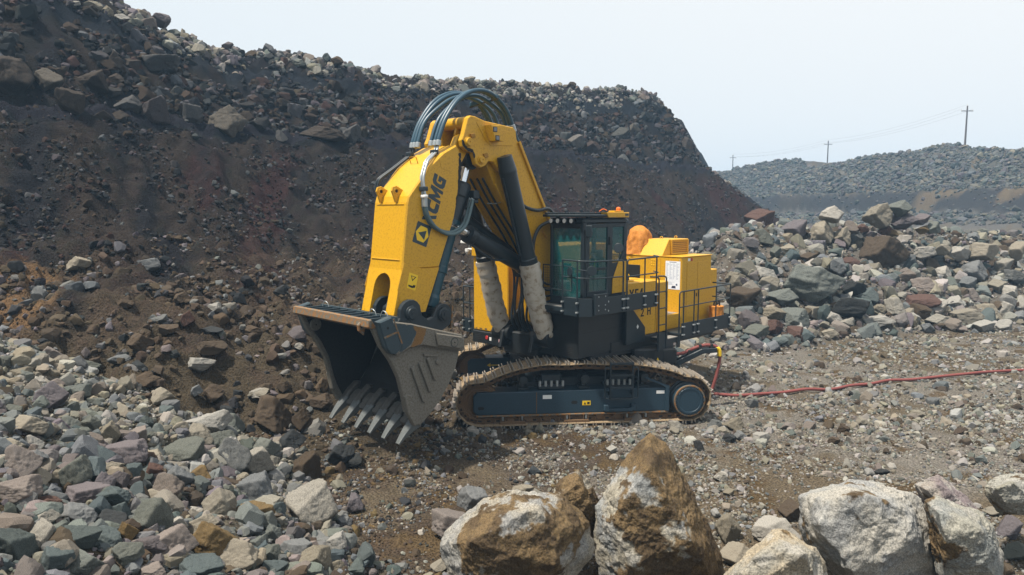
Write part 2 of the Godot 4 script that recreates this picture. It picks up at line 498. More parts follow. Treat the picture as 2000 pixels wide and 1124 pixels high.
func setup_machine_mats():
	M.yellow = paint(lin(0.60, 0.325, 0.008), 0.42, T.grime, 0.42)
	M.yellow_dark = paint(lin(0.34, 0.165, 0.006), 0.55, T.grime, 0.5)
	M.black = paint(lin(0.010, 0.013, 0.015), 0.5, T.grime, 0.4)
	M.blue = paint(lin(0.012, 0.021, 0.028), 0.45, T.grime, 0.4)
	M.frame_blue = paint(lin(0.014, 0.038, 0.060), 0.5, T.grime, 0.55)
	M.shoe = paint(lin(0.33, 0.245, 0.15), 0.9, T.rock, 1.5)
	M.grouser = paint(lin(0.40, 0.36, 0.31), 0.5, T.rock, 1.5, 0.3)
	M.link = paint(lin(0.17, 0.098, 0.045), 0.85, T.rock, 1.7)
	M.pit = paint(lin(0.008, 0.007, 0.006), 0.9)
	M.bucket = paint(lin(0.36, 0.33, 0.28), 0.75, T.rust, 0.35)
	M.bucket_side = paint(lin(0.155, 0.143, 0.120), 0.65, T.metal, 0.8)
	M.inside_worn = paint(lin(0.085, 0.08, 0.072), 0.6, T.metal, 0.9)
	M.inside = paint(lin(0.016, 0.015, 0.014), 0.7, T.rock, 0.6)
	M.worn_blue = paint(lin(0.025, 0.045, 0.058), 0.45, T.grime, 0.7)
	M.rust = paint(Color(1, 1, 1), 0.8, T.rust, 0.7)
	M.rust_stain = paint(lin(0.20, 0.105, 0.030), 0.8, T.metal, 1.5)
	M.tooth = paint(lin(0.13, 0.145, 0.15), 0.5, T.metal, 1.5, 0.25)
	M.hose = paint(lin(0.016, 0.026, 0.034), 0.45)
	M.hose_blue = paint(lin(0.018, 0.060, 0.095), 0.4)
	M.sheath = paint(lin(0.13, 0.20, 0.22), 0.7, T.rock, 3.0)
	M.silver = paint(lin(0.38, 0.41, 0.42), 0.35, null, 1.0, 0.6)
	M.chrome = paint(lin(0.75, 0.78, 0.80), 0.12, null, 1.0, 0.9)
	M.cyl = paint(lin(0.016, 0.024, 0.030), 0.38, T.grime, 0.5)
	M.cyl_blue = paint(lin(0.012, 0.060, 0.088), 0.38, T.grime, 0.5)
	M.canvas = paint(lin(0.50, 0.465, 0.41), 0.95, T.grime, 0.9)
	M.tarp = paint(lin(0.52, 0.20, 0.022), 0.8, T.metal, 0.8)
	M.rubber = paint(lin(0.012, 0.012, 0.012), 0.8)
	M.white = paint(lin(0.72, 0.72, 0.70), 0.5)
	M.sticker_yellow = paint(lin(0.80, 0.52, 0.01), 0.5)
	M.red = paint(lin(0.42, 0.022, 0.022), 0.55)
	M.red_cable = paint(lin(0.21, 0.052, 0.046), 0.75, T.metal, 2.0)
	M.amber = paint(lin(0.85, 0.16, 0.01), 0.3)
	M.seat = paint(lin(0.30, 0.30, 0.28), 0.8)
	M.tread = paint(lin(0.42, 0.41, 0.39), 0.55, T.rock, 4.0, 0.4)
	var g := StandardMaterial3D.new()
	g.albedo_color = Color(0.03, 0.36, 0.37, 0.36); g.transparency = BaseMaterial3D.TRANSPARENCY_ALPHA
	g.roughness = 0.03; g.metallic_specular = 0.5
	M.glass = g
	var lens := paint(lin(0.16, 0.17, 0.18), 0.1)
	M.lens = lens

# outline of the crawler loop, (z, y) points along the outer face of the shoe plates, evenly spaced
func crawler_loop(count: int) -> Array:
	var raw := []
	var ci := Vector2(3.30, 0.79)
	var cs := Vector2(-3.27, 0.80)
	for k in 13: # idler: from the bottom round the front to the top
		var t := deg_to_rad(-90.0 + k * 13.0)
		raw.append(ci + Vector2(cos(t), sin(t)) * 0.71)
	var tops := [Vector2(3.15, 1.485), Vector2(2.31, 1.80), Vector2(1.37, 1.97), Vector2(0.6, 1.965), Vector2(0.0, 1.985), Vector2(-0.8, 1.94), Vector2(-1.7, 1.91), Vector2(-2.64, 1.72), Vector2(-3.2, 1.50)]
	for i in tops.size() - 1:
		for k in 5:
			raw.append(tops[i].cubic_interpolate(tops[i + 1], tops[max(0, i - 1)], tops[min(tops.size() - 1, i + 2)], k / 5.0))
	for k in 14: # sprocket: from the top round the rear to the bottom
		var t := deg_to_rad(88.0 + k * 13.7)
		raw.append(cs + Vector2(cos(t), sin(t)) * 0.71)
	raw.append(raw[0])
	var total := 0.0
	for i in raw.size() - 1: total += raw[i].distance_to(raw[i + 1])
	var out := []
	var want := 0.0
	var walked := 0.0
	for i in raw.size() - 1:
		var l: float = raw[i].distance_to(raw[i + 1])
		while want < walked + l and out.size() < count:
			var f: float = (want - walked) / max(l, 1e-6)
			out.append([raw[i].lerp(raw[i + 1], f), (raw[i + 1] - raw[i]).normalized()])
			want += total / count
		walked += l
	return out

func build_track(root: Node3D, side: float, turn: float):
	# ---- chain of shoes and links
	var tr := group_node("crawler_track", root)
	tr.rotation.y = turn
	var loop := crawler_loop(62)
	var shoe := sten()
	box(shoe, Vector3(-0.52, -0.035, -0.138), Vector3(0.52, 0.0, 0.138), 0.008)
	for b in [-0.40, -0.30, 0.30, 0.40]: # bolt heads
		for z in [-0.025, 0.03]: box(shoe, Vector3(b - 0.025, 0.0, z - 0.018), Vector3(b + 0.025, 0.022, z + 0.018), 0.004)
	var shoe_mesh: ArrayMesh = shoe.commit()
	var gr := sten()
	prism(gr, [Vector2(-0.022, 0.0), Vector2(0.022, 0.0), Vector2(0.013, 0.088), Vector2(-0.013, 0.088)], -0.522, 0.522, 0.006)
	var grouser_mesh: ArrayMesh = gr.commit()
	var lk := sten()
	for x in [0.0]:
		prism(lk, [Vector2(-0.155, -0.17), Vector2(-0.12, -0.215), Vector2(0.12, -0.215), Vector2(0.165, -0.16), Vector2(0.165, -0.07), Vector2(0.12, -0.036), Vector2(-0.13, -0.036), Vector2(-0.16, -0.08)], x - 0.05, x + 0.05, 0.012)
		for z in [-0.13, 0.13]:
			cyl(lk, Vector3(-0.08, -0.12, z), Vector3(0.08, -0.12, z), 0.072, 10)
	var link_mesh: ArrayMesh = lk.commit()
	var holes := sten()
	prism(holes, [V(-0.055, -0.13), V(-0.04, -0.14), V(0.045, -0.14), V(0.06, -0.13), V(0.06, -0.10), V(0.045, -0.09), V(-0.04, -0.09), V(-0.055, -0.10)], 0.3102, 0.3125, 0.0)
	var hole_mesh: ArrayMesh = holes.commit()
	for e in loop:
		var p: Vector2 = e[0]
		var d: Vector2 = e[1]
		# travel runs forward along the bottom; outward is to the right of travel
		var zt := Vector3(0, d.y, d.x)
		var yt := Vector3(0, -d.x, d.y)
		var bs := Basis(yt.cross(zt), yt, zt)
		var tf := Transform3D(bs, Vector3(2.575 * side, p.y, p.x))
		var s := node("track_shoe", tr, shoe_mesh, M.shoe); s.transform = tf
		for o in [-0.098, 0.098]:
			node("grouser_bar", tr, grouser_mesh, M.grouser).transform = tf * Transform3D(Basis(), Vector3(0, 0, o))
			node("track_link", tr, link_mesh, M.link).transform = tf * Transform3D(Basis(), Vector3(o * 2.65, 0, 0))
		if side > 0.0:
			var tf2 := tf
			if bs.x.x < 0.0: tf2.basis = tf.basis * Basis(Vector3.UP, PI)
			var h := node("link_bore", tr, hole_mesh, M.pit); h.transform = tf2
	# ---- side frame
	var X := func(x: float) -> float: return x * side
	var st := sten()
	prism(st, [Vector2(3.48, 0.52), Vector2(3.48, 0.98), Vector2(3.36, 1.10), Vector2(-2.55, 1.14), Vector2(-2.62, 1.08), Vector2(-2.62, 0.40), Vector2(3.36, 0.40)], X.call(2.22), X.call(2.95), 0.02)
	var fr := part("track_frame", st, M.frame_blue, root); fr.rotation.y = turn
	st = sten()
	box(st, Vector3(X.call(2.15), 0.345, -2.64), Vector3(X.call(2.99), 0.395, 3.40), 0.008)
	part("bottom_flange", st, M.rust, fr)
	st = sten()
	prism(st, [Vector2(-2.53, 1.145), Vector2(-2.53, 0.40), Vector2(-2.66, 0.40), Vector2(-2.66, 1.20), Vector2(-1.9, 1.50), Vector2(-1.86, 1.46), Vector2(-2.45, 1.20)], X.call(2.90), X.call(3.0), 0.01)
	part("end_rib", st, M.frame_blue, fr)
	st = sten()
	box(st, Vector3(X.call(2.953), 0.405, 1.52), Vector3(X.call(2.962), 1.09, 1.545), 0.002)
	part("weld_seam", st, M.link, fr)
	for c in [Vector2(3.25, 0.62), Vector2(0.35, 0.74)]:
		st = sten()
		prism(st, [Vector2(c.x - 0.10, c.y), Vector2(c.x - 0.07, c.y - 0.05), Vector2(c.x + 0.07, c.y - 0.05), Vector2(c.x + 0.10, c.y), Vector2(c.x + 0.07, c.y + 0.05), Vector2(c.x - 0.07, c.y + 0.05)], X.call(2.945), X.call(2.954), 0.001)
		part("slot", st, M.pit, fr)
	# idler, sprocket and final drive
	st = sten()
	lathe(st, Vector3(X.call(2.25), 0.75, 3.27), Vector3(side, 0, 0), [[0.0, 0.0], [0.0, 0.50], [0.03, 0.53], [0.12, 0.53], [0.14, 0.60], [0.50, 0.60], [0.52, 0.53], [0.57, 0.52], [0.57, 0.42], [0.54, 0.40], [0.54, 0.0]], 36)
	part("idler_wheel", st, M.link, fr)
	st = sten()
	var teeth := []
	for k in 44:
		var t := TAU * k / 44.0
		var r := 0.655 if k % 4 < 2 else 0.585
		teeth.append(Vector2(-3.27 + cos(t) * r, 0.78 + sin(t) * r))
	prism(st, teeth, X.call(2.40), X.call(2.70), 0.01)
	part("sprocket", st, M.link, fr)
	st = sten()
	lathe(st, Vector3(X.call(2.70), 0.74, -3.27), Vector3(side, 0, 0), [[0.0, 0.0], [0.0, 0.60], [0.06, 0.62], [0.10, 0.62], [0.11, 0.57], [0.17, 0.55], [0.20, 0.50]], 40)
	var fd := part("drive_flange", st, M.blue, fr)
	st = sten()
	lathe(st, Vector3(X.call(2.90), 0.74, -3.27), Vector3(side, 0, 0), [[0.0, 0.50], [0.20, 0.50], [0.23, 0.485], [0.23, 0.42], [0.245, 0.41], [0.245, 0.36], [0.235, 0.35], [0.235, 0.0]], 40)
	part("final_drive_hub", st, M.frame_blue, fr)
	st = sten()
	lathe(st, Vector3(X.call(3.088), 0.74, -3.27), Vector3(side, 0, 0), [[0.0, 0.503], [0.03, 0.505], [0.046, 0.495], [0.046, 0.455]], 40)
	part("hub_rim", st, M.rust, fr)
	st = sten()
	for k in 32:
		var t := TAU * k / 32.0
		lathe(st, Vector3(X.call(2.80), 0.74 + 0.595 * sin(t), -3.27 + 0.595 * cos(t)), Vector3(side, 0, 0), [[0.0, 0.022], [0.03, 0.022], [0.03, 0.0]], 6)
	for k in 24:
		var t := TAU * k / 24.0
		lathe(st, Vector3(X.call(3.13), 0.74 + 0.437 * sin(t), -3.27 + 0.437 * cos(t)), Vector3(side, 0, 0), [[0.0, 0.018], [0.025, 0.018], [0.025, 0.0]], 6)
	part("bolt_circle", st, M.cyl, fr).set_meta("kind", "stuff")
	# rollers under and over the frame
	for k in 9:
		var z := 2.35 - k * 0.56
		st = sten()
		lathe(st, Vector3(X.call(2.30), 0.29, z), Vector3(side, 0, 0), [[0.0, 0.0], [0.0, 0.20], [0.10, 0.20], [0.12, 0.16], [0.44, 0.16], [0.46, 0.20], [0.56, 0.20], [0.58, 0.12], [0.62, 0.11], [0.62, 0.0]], 18)
		part("track_roller", st, M.link, fr)
	for z in [2.28, 0.28, -1.62]:
		st = sten()
		prism(st, [Vector2(z - 0.40, 0.10), Vector2(z + 0.40, 0.10), Vector2(z + 0.40, 0.16), Vector2(z + 0.36, 0.20), Vector2(z - 0.36, 0.20), Vector2(z - 0.40, 0.16)], X.call(2.88), X.call(3.02), 0.01)
		for b in [-0.36, -0.22, 0.22, 0.36]:
			box(st, Vector3(X.call(2.90), 0.19, z + b - 0.012), Vector3(X.call(3.0), 0.36, z + b + 0.012), 0.004)
		var gd := part("track_guard", st, M.link, fr)
		for b in [-0.30, 0.30]:
			st = sten()
			cyl(st, Vector3(X.call(2.96), 0.22, z + b), Vector3(X.call(2.96), 0.35, z + b), 0.032, 8)
			part("guard_bolt", st, M.silver, fr)
	for z in [1.94, 0.02, -1.88]:
		st = sten()
		lathe(st, Vector3(X.call(2.30), 1.46, z), Vector3(side, 0, 0), [[0.0, 0.0], [0.0, 0.145], [0.56, 0.145], [0.60, 0.13], [0.62, 0.13], [0.62, 0.10], [0.635, 0.10], [0.635, 0.0]], 20)
		box(st, Vector3(X.call(2.35), 1.13, z - 0.17), Vector3(X.call(2.80), 1.20, z + 0.17), 0.01)
		box(st, Vector3(X.call(2.45), 1.18, z - 0.06), Vector3(X.call(2.70), 1.36, z + 0.06), 0.01)
		part("carrier_roller", st, M.cyl, fr)
	for z in [1.05, -1.08]:
		st = sten()
		box(st, Vector3(X.call(2.3), 1.13, z - 0.42), Vector3(X.call(2.80), 1.27, z + 0.42), 0.02)
		box(st, Vector3(X.call(2.3), 1.26, z - 0.32), Vector3(X.call(2.72), 1.60, z + 0.32), 0.04)
		part("mount_block", st, M.cyl, fr)
		for b in [-0.36, -0.18, 0.0, 0.18, 0.36]:
			st = sten()
			cyl(st, Vector3(X.call(2.78), 1.22, z + b), Vector3(X.call(2.78), 1.40, z + b), 0.045, 10)
			part("mount_bolt", st, M.silver, fr)
	if side > 0.0:
		# access ladder on the outer face
		st = sten()
		for z in [-0.72, -1.42]:
			box(st, Vector3(3.16, 0.86, z - 0.025), Vector3(3.24, 2.03, z + 0.025), 0.008)
		for y in [0.88, 1.24, 1.62, 1.98]:
			box(st, Vector3(3.14, y - 0.03, -1.42), Vector3(3.26, y + 0.03, -0.72), 0.006)
		for z in [-0.55, -1.59]:
			var zi: float = -0.70 if z > -1.0 else -1.44
			tube(st, bent([Vector3(3.2, 1.86, zi), Vector3(3.2, 1.86, z), Vector3(3.2, 0.90, z), Vector3(3.2, 0.90, zi)], 0.10), 0.022, 6)
		for z in [-0.72, -1.42]: box(st, Vector3(2.95, 1.0, z - 0.04), Vector3(3.17, 1.08, z + 0.04), 0.006)
		part("frame_ladder", st, M.blue, fr)
		st = sten()
		box(st, Vector3(2.95, 0.46, -1.58), Vector3(3.10, 0.66, -1.42), 0.02)
		box(st, Vector3(2.95, 0.46, -0.72), Vector3(3.10, 0.66, -0.56), 0.02)
		prism(st, [Vector2(-1.44, 0.46), Vector2(-0.70, 0.46), Vector2(-0.70, 0.60), Vector2(-0.78, 0.56), Vector2(-1.36, 0.56), Vector2(-1.44, 0.60)], 3.0, 3.14, 0.01)
		part("boarding_step", st, M.frame_blue, fr)
		# stickers
		for s in [[1.20, 0.93, 0.14, 0.06], [-2.38, 1.0, 0.13, 0.05]]:
			st = sten(); box(st, Vector3(2.951, s[1] - s[3], s[0] - s[2]), Vector3(2.956, s[1] + s[3], s[0] + s[2]), 0.001)
			part("white_sticker", st, M.white, fr)
		st = sten(); box(st, Vector3(2.951, 0.64, -0.16), Vector3(2.957, 0.78, 0.10), 0.001)
		part("warning_sticker", st, M.sticker_yellow, fr)
		st = sten(); prism(st, [Vector2(0.06, 0.67), Vector2(-0.02, 0.67), Vector2(0.02, 0.75)], 2.958, 2.960, 0.0)
		box(st, Vector3(2.958, 0.67, -0.13), Vector3(2.960, 0.75, -0.05), 0.0005)
		part("sticker_print", st, M.rubber, fr)
	else:
		st = sten() # painted arrow on the inner face of the far frame
		var xa := -2.214
		prism(st, [Vector2(2.75, 0.84), Vector2(2.62, 0.92), Vector2(2.62, 0.76)], xa, xa + 0.004, 0.0)
		box(st, Vector3(xa, 0.825, 2.28), Vector3(xa + 0.004, 0.855, 2.62), 0.001)
		part("painted_arrow", st, M.sticker_yellow, fr)

func build_undercarriage(root: Node3D, turn: float):
	build_track(root, 1.0, turn)
	build_track(root, -1.0, turn)
	var st := sten()
	box(st, Vector3(-2.25, 0.72, -1.5), Vector3(2.25, 1.42, 1.5), 0.06)
	for s in [-1, 1]:
		for z in [1.45, -1.45]:
			prism(st, [Vector2(z - 0.45, 0.65), Vector2(z + 0.45, 0.65), Vector2(z + 0.40, 1.30), Vector2(z - 0.40, 1.30)], s * 1.0, s * 2.35, 0.04)
	var cb := part("car_body", st, M.cyl, root); cb.rotation.y = turn
	st = sten()
	lathe(st, Vector3(0, 1.38, 0), Vector3.UP, [[0.0, 1.5], [0.0, 1.72], [0.12, 1.74], [0.14, 1.66], [0.30, 1.66], [0.32, 1.85], [0.50, 1.85], [0.52, 1.5]], 60)
	part("swing_ring", st, M.black, root)
	st = sten()
	for k in 72:
		var t := TAU * k / 72.0
		var d := Vector3(cos(t), 0, sin(t))
		cyl(st, d * 1.76 + Vector3(0, 1.62, 0), d * 1.76 + Vector3(0, 1.71, 0), 0.035, 6)
	part("swing_bolts", st, M.silver, root).set_meta("kind", "stuff")
	# cable box and the arm that carries the supply cable clear of the crawler
	st = sten()
	box(st, Vector3(0.55, 1.52, -3.40), Vector3(1.45, 2.07, -1.90), 0.05)
	for z in [-2.25, -2.6, -2.95]: box(st, Vector3(1.449, 1.58, z - 0.02), Vector3(1.465, 2.0, z + 0.02), 0.004)
	var bx := part("cable_box", st, M.black, root); bx.rotation.y = turn
	st = sten(); prism(st, [Vector2(-2.66, 1.66), Vector2(-2.80, 1.66), Vector2(-2.73, 1.79)], 1.468, 1.472, 0.0)
	part("warning_triangle", st, M.sticker_yellow, bx)
	st = sten()
	prism(st, [Vector2(-1.6, 1.48), Vector2(-3.55, 1.43), Vector2(-4.38, 1.82), Vector2(-4.88, 1.86), Vector2(-4.88, 2.02), Vector2(-4.34, 2.0), Vector2(-3.50, 1.62), Vector2(-1.6, 1.62)], 0.95, 1.22, 0.02)
	var arm := part("cable_arm", st, M.blue, root); arm.rotation.y = turn
	for z in [Vector2(-3.92, 1.86), Vector2(-4.30, 2.05), Vector2(-4.70, 2.06)]:
		st = sten(); box(st, Vector3(1.0, z.y - 0.10, z.x - 0.045), Vector3(1.19, z.y + 0.10, z.x + 0.045), 0.02)
		part("cable_clamp", st, M.rubber, arm)
	st = sten(); tube(st, path([Vector3(1.1, 1.95, -4.83), Vector3(1.1, 1.99, -4.92), Vector3(1.1, 1.90, -4.99), Vector3(1.1, 1.72, -5.0)]), 0.075, 10)
	part("cable_boot", st, M.sticker_yellow, arm)

# ------------------------------------------------------------------ the swinging upper part: x to its own port side, y up, z ahead
# ragged outline: each edge broken up by chance
func ragged(pts: Array, amount: float, seed_: int) -> Array:
	var r := RandomNumberGenerator.new(); r.seed = seed_
	var o := []
	for i in pts.size():
		var a: Vector2 = pts[i]
		var b: Vector2 = pts[(i + 1) % pts.size()]
		var n := int(max(1.0, a.distance_to(b) / 0.05))
		var side := (b - a).normalized().orthogonal()
		for k in n: o.append(a.lerp(b, float(k) / n) + side * r.randf_range(-amount, amount))
	return o

func V(z: float, y: float) -> Vector2: return Vector2(z, y)

func plate(called: String, parent: Node, mat: Material, pts: Array, x0: float, x1: float, bevel := 0.012) -> MeshInstance3D:
	var st := sten(); prism(st, pts, x0, x1, bevel)
	return part(called, st, mat, parent)
func block(called: String, parent: Node, mat: Material, a: Vector3, b: Vector3, bevel := 0.02) -> MeshInstance3D:
	var st := sten(); box(st, a, b, bevel)
	return part(called, st, mat, parent)
func rod(called: String, parent: Node, mat: Material, a: Vector3, b: Vector3, r: float, sides := 18) -> MeshInstance3D:
	var st := sten(); cyl(st, a, b, r, sides)
	return part(called, st, mat, parent)
func pipe(called: String, parent: Node, mat: Material, pts, r: float, sides := 8) -> MeshInstance3D:
	var st := sten(); tube(st, pts, r, sides)
	return part(called, st, mat, parent)

func disc(p: Vector2, r: float, a0 := 0.0, a1 := 360.0, n := 16) -> Array:
	var o := []
	for k in n:
		var t: float = deg_to_rad(lerp(a0, a1, float(k) / (n if a1 - a0 >= 360.0 else n - 1)))
		o.append(p + Vector2(cos(t), sin(t)) * r)
	return o

func pin_boss(parent: Node, z: float, y: float, x: float, r: float, mat: Material):
	var sg: float = sign(x)
	var st := sten()
	lathe(st, Vector3(x, y, z), Vector3(sg, 0, 0), [[0.0, r * 1.25], [0.03, r * 1.22], [0.035, r], [0.08, r * 0.97], [0.09, r * 0.9], [0.09, 0.03], [0.07, 0.025], [0.07, 0.0]], 24)
	part("pin_boss", st, mat, parent)

func build_boom(root: Node3D, turn: float):
	var st := sten()
	prism(st, [V(3.42, 9.02), V(3.16, 8.72), V(1.84, 6.45), V(1.52, 5.95), V(1.22, 5.0), V(1.0, 3.9), V(0.95, 2.95), V(1.25, 2.72), V(1.62, 2.95), V(1.72, 3.7), V(2.10, 4.70), V(2.78, 5.72), V(3.72, 6.85), V(4.18, 7.45), V(4.50, 8.0), V(4.6, 9.0)], -0.60, 0.60, 0.02)
	var boom := part("boom", st, M.yellow, root); boom.rotation.y = turn
	# flange along the upper edge of the side plates
	for s in [-1.0, 1.0]:
		plate("edge_flange", boom, M.yellow, [V(3.13, 8.74), V(1.81, 6.47), V(1.49, 5.97), V(1.19, 5.0), V(1.25, 4.98), V(1.55, 5.93), V(1.88, 6.41), V(3.20, 8.68)], s * 0.60, s * 0.68, 0.01)
		plate("bottom_flange", boom, M.yellow, [V(2.14, 4.66), V(2.82, 5.68), V(3.76, 6.81), V(4.2, 7.4), V(4.15, 7.45), V(3.70, 6.87), V(2.76, 5.74), V(2.07, 4.72)], s * 0.60, s * 0.67, 0.01)
		# head plates
		var hp := plate("head_plate", boom, M.yellow, [V(5.40, 9.20), V(5.30, 9.28), V(5.12, 9.27), V(4.76, 9.18), V(3.62, 9.09), V(3.50, 9.0), V(3.46, 8.72), V(3.60, 8.16), V(3.72, 7.93), V(3.92, 7.80), V(4.14, 7.80), V(4.30, 7.93), V(4.42, 8.04), V(4.62, 8.05), V(4.74, 7.92), V(4.92, 7.86), V(5.10, 7.95), V(5.16, 8.12), V(5.22, 8.26), V(5.42, 8.30), V(5.60, 8.42), V(5.64, 8.58), V(5.56, 8.74)], s * 0.66, s * 0.84, 0.02)
		plate("raised_panel", boom, M.yellow, [V(5.10, 9.12), V(4.72, 9.02), V(3.66, 8.95), V(3.66, 8.55), V(4.55, 8.50), V(4.72, 8.60)], s * 0.84, s * 0.856, 0.008)
		pin_boss(boom, 5.40, 8.55, s * 0.84, 0.115, M.yellow)
		pin_boss(boom, 4.92, 8.08, s * 0.84, 0.10, M.yellow)
		pin_boss(boom, 4.06, 8.03, s * 0.84, 0.15, M.yellow)
		for c in [V(5.25, 8.72), V(4.76, 8.2), V(3.90, 8.22)]:
			plate("keeper_plate", boom, M.yellow_dark, [V(c.x - 0.10, c.y - 0.03), V(c.x + 0.06, c.y - 0.06), V(c.x + 0.10, c.y + 0.05), V(c.x - 0.06, c.y + 0.08)], s * 0.84, s * 0.90, 0.01)
	# dried grease round the stick pin
	plate("grease_patch", boom, M.rubber, ragged([V(5.64, 8.60), V(5.60, 8.42), V(5.44, 8.31), V(5.24, 8.26), V(5.17, 8.10), V(5.12, 8.16), V(5.22, 8.36), V(5.42, 8.40), V(5.55, 8.56)], 0.012, 5), 0.842, 0.845, 0.0)
	# cross members of the head with openings for the stick ears
	st = sten()
	prism(st, [V(5.30, 9.27), V(5.36, 9.18), V(5.20, 9.02), V(4.90, 9.0), V(3.6, 8.9), V(3.6, 9.06), V(4.76, 9.16)], -0.66, 0.66, 0.015)
	part("head_cover", st, M.yellow, boom)
	rod("head_tube", boom, M.yellow, Vector3(-0.66, 9.10, 5.28), Vector3(0.66, 9.10, 5.28), 0.17, 20)
	for x in [-0.30, 0.30]:
		plate("head_rib", boom, M.yellow, [V(5.34, 9.14), V(5.44, 8.8), V(5.40, 8.45), V(4.9, 8.3), V(4.5, 9.0)], x - 0.035, x + 0.035, 0.008)
	block("head_web", boom, M.yellow_dark, Vector3(-0.66, 8.25, 4.80), Vector3(0.66, 9.05, 4.88), 0.01)
	# work light box on the head
	st = sten()
	prism(st, [V(4.78, 9.05), V(4.44, 9.05), V(4.28, 8.62), V(4.62, 8.62)], 0.84, 1.12, 0.012)
	var lb := part("light_box", st, M.yellow, boom)
	for k in 2:
		st = sten()
		var c := V(4.62, 8.93) if k == 0 else V(4.53, 8.70)
		box(st, Vector3(0.92, c.y - 0.075, c.x - 0.085), Vector3(1.128, c.y + 0.075, c.x + 0.085), 0.01)
		part("work_light", st, M.rubber, boom)
		st = sten()
		box(st, Vector3(1.125, c.y - 0.055, c.x - 0.06), Vector3(1.134, c.y + 0.055, c.x + 0.06), 0.004)
		part("light_lens", st, M.lens, boom)
	# pipes and brackets on the underside
	for x in [-0.25, 0.05, 0.30]:
		pipe("boom_pipe", boom, M.hose, path([Vector3(x, 7.60, 4.36), Vector3(x, 6.85, 3.80), Vector3(x, 5.80, 2.92), Vector3(x, 4.8, 2.26)], 3), 0.035, 6)
	pipe("step_bar", boom, M.silver, bent([Vector3(0.45, 6.9, 3.76), Vector3(0.45, 6.86, 3.95), Vector3(0.05, 6.86, 3.95), Vector3(0.05, 6.9, 3.76)], 0.04), 0.016, 6)
	for c in [V(2.1, 6.0), V(1.62, 5.2)]:
		plate("side_bracket", boom, M.yellow, [V(c.x, c.y), V(c.x - 0.22, c.y - 0.16), V(c.x - 0.16, c.y - 0.20)], 0.60, 0.69, 0.006)
	# hoses from the boom head over the top to the stick
	var k := 0
	for h in [[0.52, 0.55, 0.0], [0.40, 0.42, 0.0], [0.24, 0.24, -0.12], [-0.10, -0.36, -0.1], [-0.34, -0.50, 0.0], [-0.46, -0.62, 0.05]]:
		var x0: float = h[0]
		var x1: float = h[1]
		var lift: float = h[2]
		var pts := path([Vector3(x0, 8.75, 3.12), Vector3(x0, 9.05, 3.26), Vector3(x0, 9.55, 3.52), Vector3(x0, 9.92 + lift, 3.95), Vector3(lerp(x0, x1, 0.3), 10.08 + lift, 4.45), Vector3(lerp(x0, x1, 0.5), 10.0 + lift, 5.0), Vector3(lerp(x0, x1, 0.7), 9.68 + lift, 5.52), Vector3(x1, 9.16, 5.95), Vector3(x1, 8.66, 6.18), Vector3(x1, 8.40, 6.24)], 6)
		pipe("overhead_hose", boom, M.hose_blue, pts, 0.062, 10)
		rod("hose_fitting", boom, M.silver, Vector3(x0, 9.02, 3.25), Vector3(x0, 9.22, 3.35), 0.085, 8)
		rod("hose_fitting", boom, M.silver, Vector3(x1, 8.56, 6.21), Vector3(x1, 8.40, 6.24), 0.085, 8)
		pipe("supply_pipe", boom, M.hose, path([Vector3(x0, 8.85, 3.14), Vector3(x0, 8.6, 2.98), Vector3(x0, 7.6, 2.42), Vector3(x0, 6.6, 1.84)], 3), 0.05, 8)
		k += 1
	pipe("hose_spreader", boom, M.hose, PackedVector3Array([Vector3(0.60, 9.93, 4.0), Vector3(-0.62, 9.80, 4.0)]), 0.045, 8)
	block("spreader_clamp", boom, M.hose_blue, Vector3(0.36, 9.90, 3.93), Vector3(0.60, 10.02, 4.07), 0.02)
	block("spreader_clamp", boom, M.hose_blue, Vector3(-0.60, 9.80, 3.93), Vector3(-0.28, 9.93, 4.07), 0.02)
	# hoses down the port side of the boom to the cab
	pipe("boom_hose", boom, M.hose, path([Vector3(0.72, 7.96, 3.70), Vector3(0.74, 7.55, 3.66), Vector3(0.76, 7.13, 3.50), Vector3(0.76, 6.80, 3.10), Vector3(0.74, 6.66, 2.5), Vector3(0.72, 6.71, 1.95), Vector3(0.70, 6.55, 1.65)], 6), 0.055, 10)
	rod("hose_fitting", boom, M.silver, Vector3(0.72, 7.95, 3.70), Vector3(0.73, 7.70, 3.68), 0.07, 8)
	pipe("boom_hose", boom, M.hose, path([Vector3(0.72, 4.6, 2.56), Vector3(0.73, 5.2, 2.63), Vector3(0.74, 5.75, 2.60), Vector3(0.74, 6.15, 2.32), Vector3(0.72, 6.32, 1.75), Vector3(0.70, 6.3, 1.5)], 6), 0.055, 10)
	block("port_block", boom, M.cyl, Vector3(0.70, 7.62, 3.58), Vector3(0.88, 7.95, 3.74), 0.02)

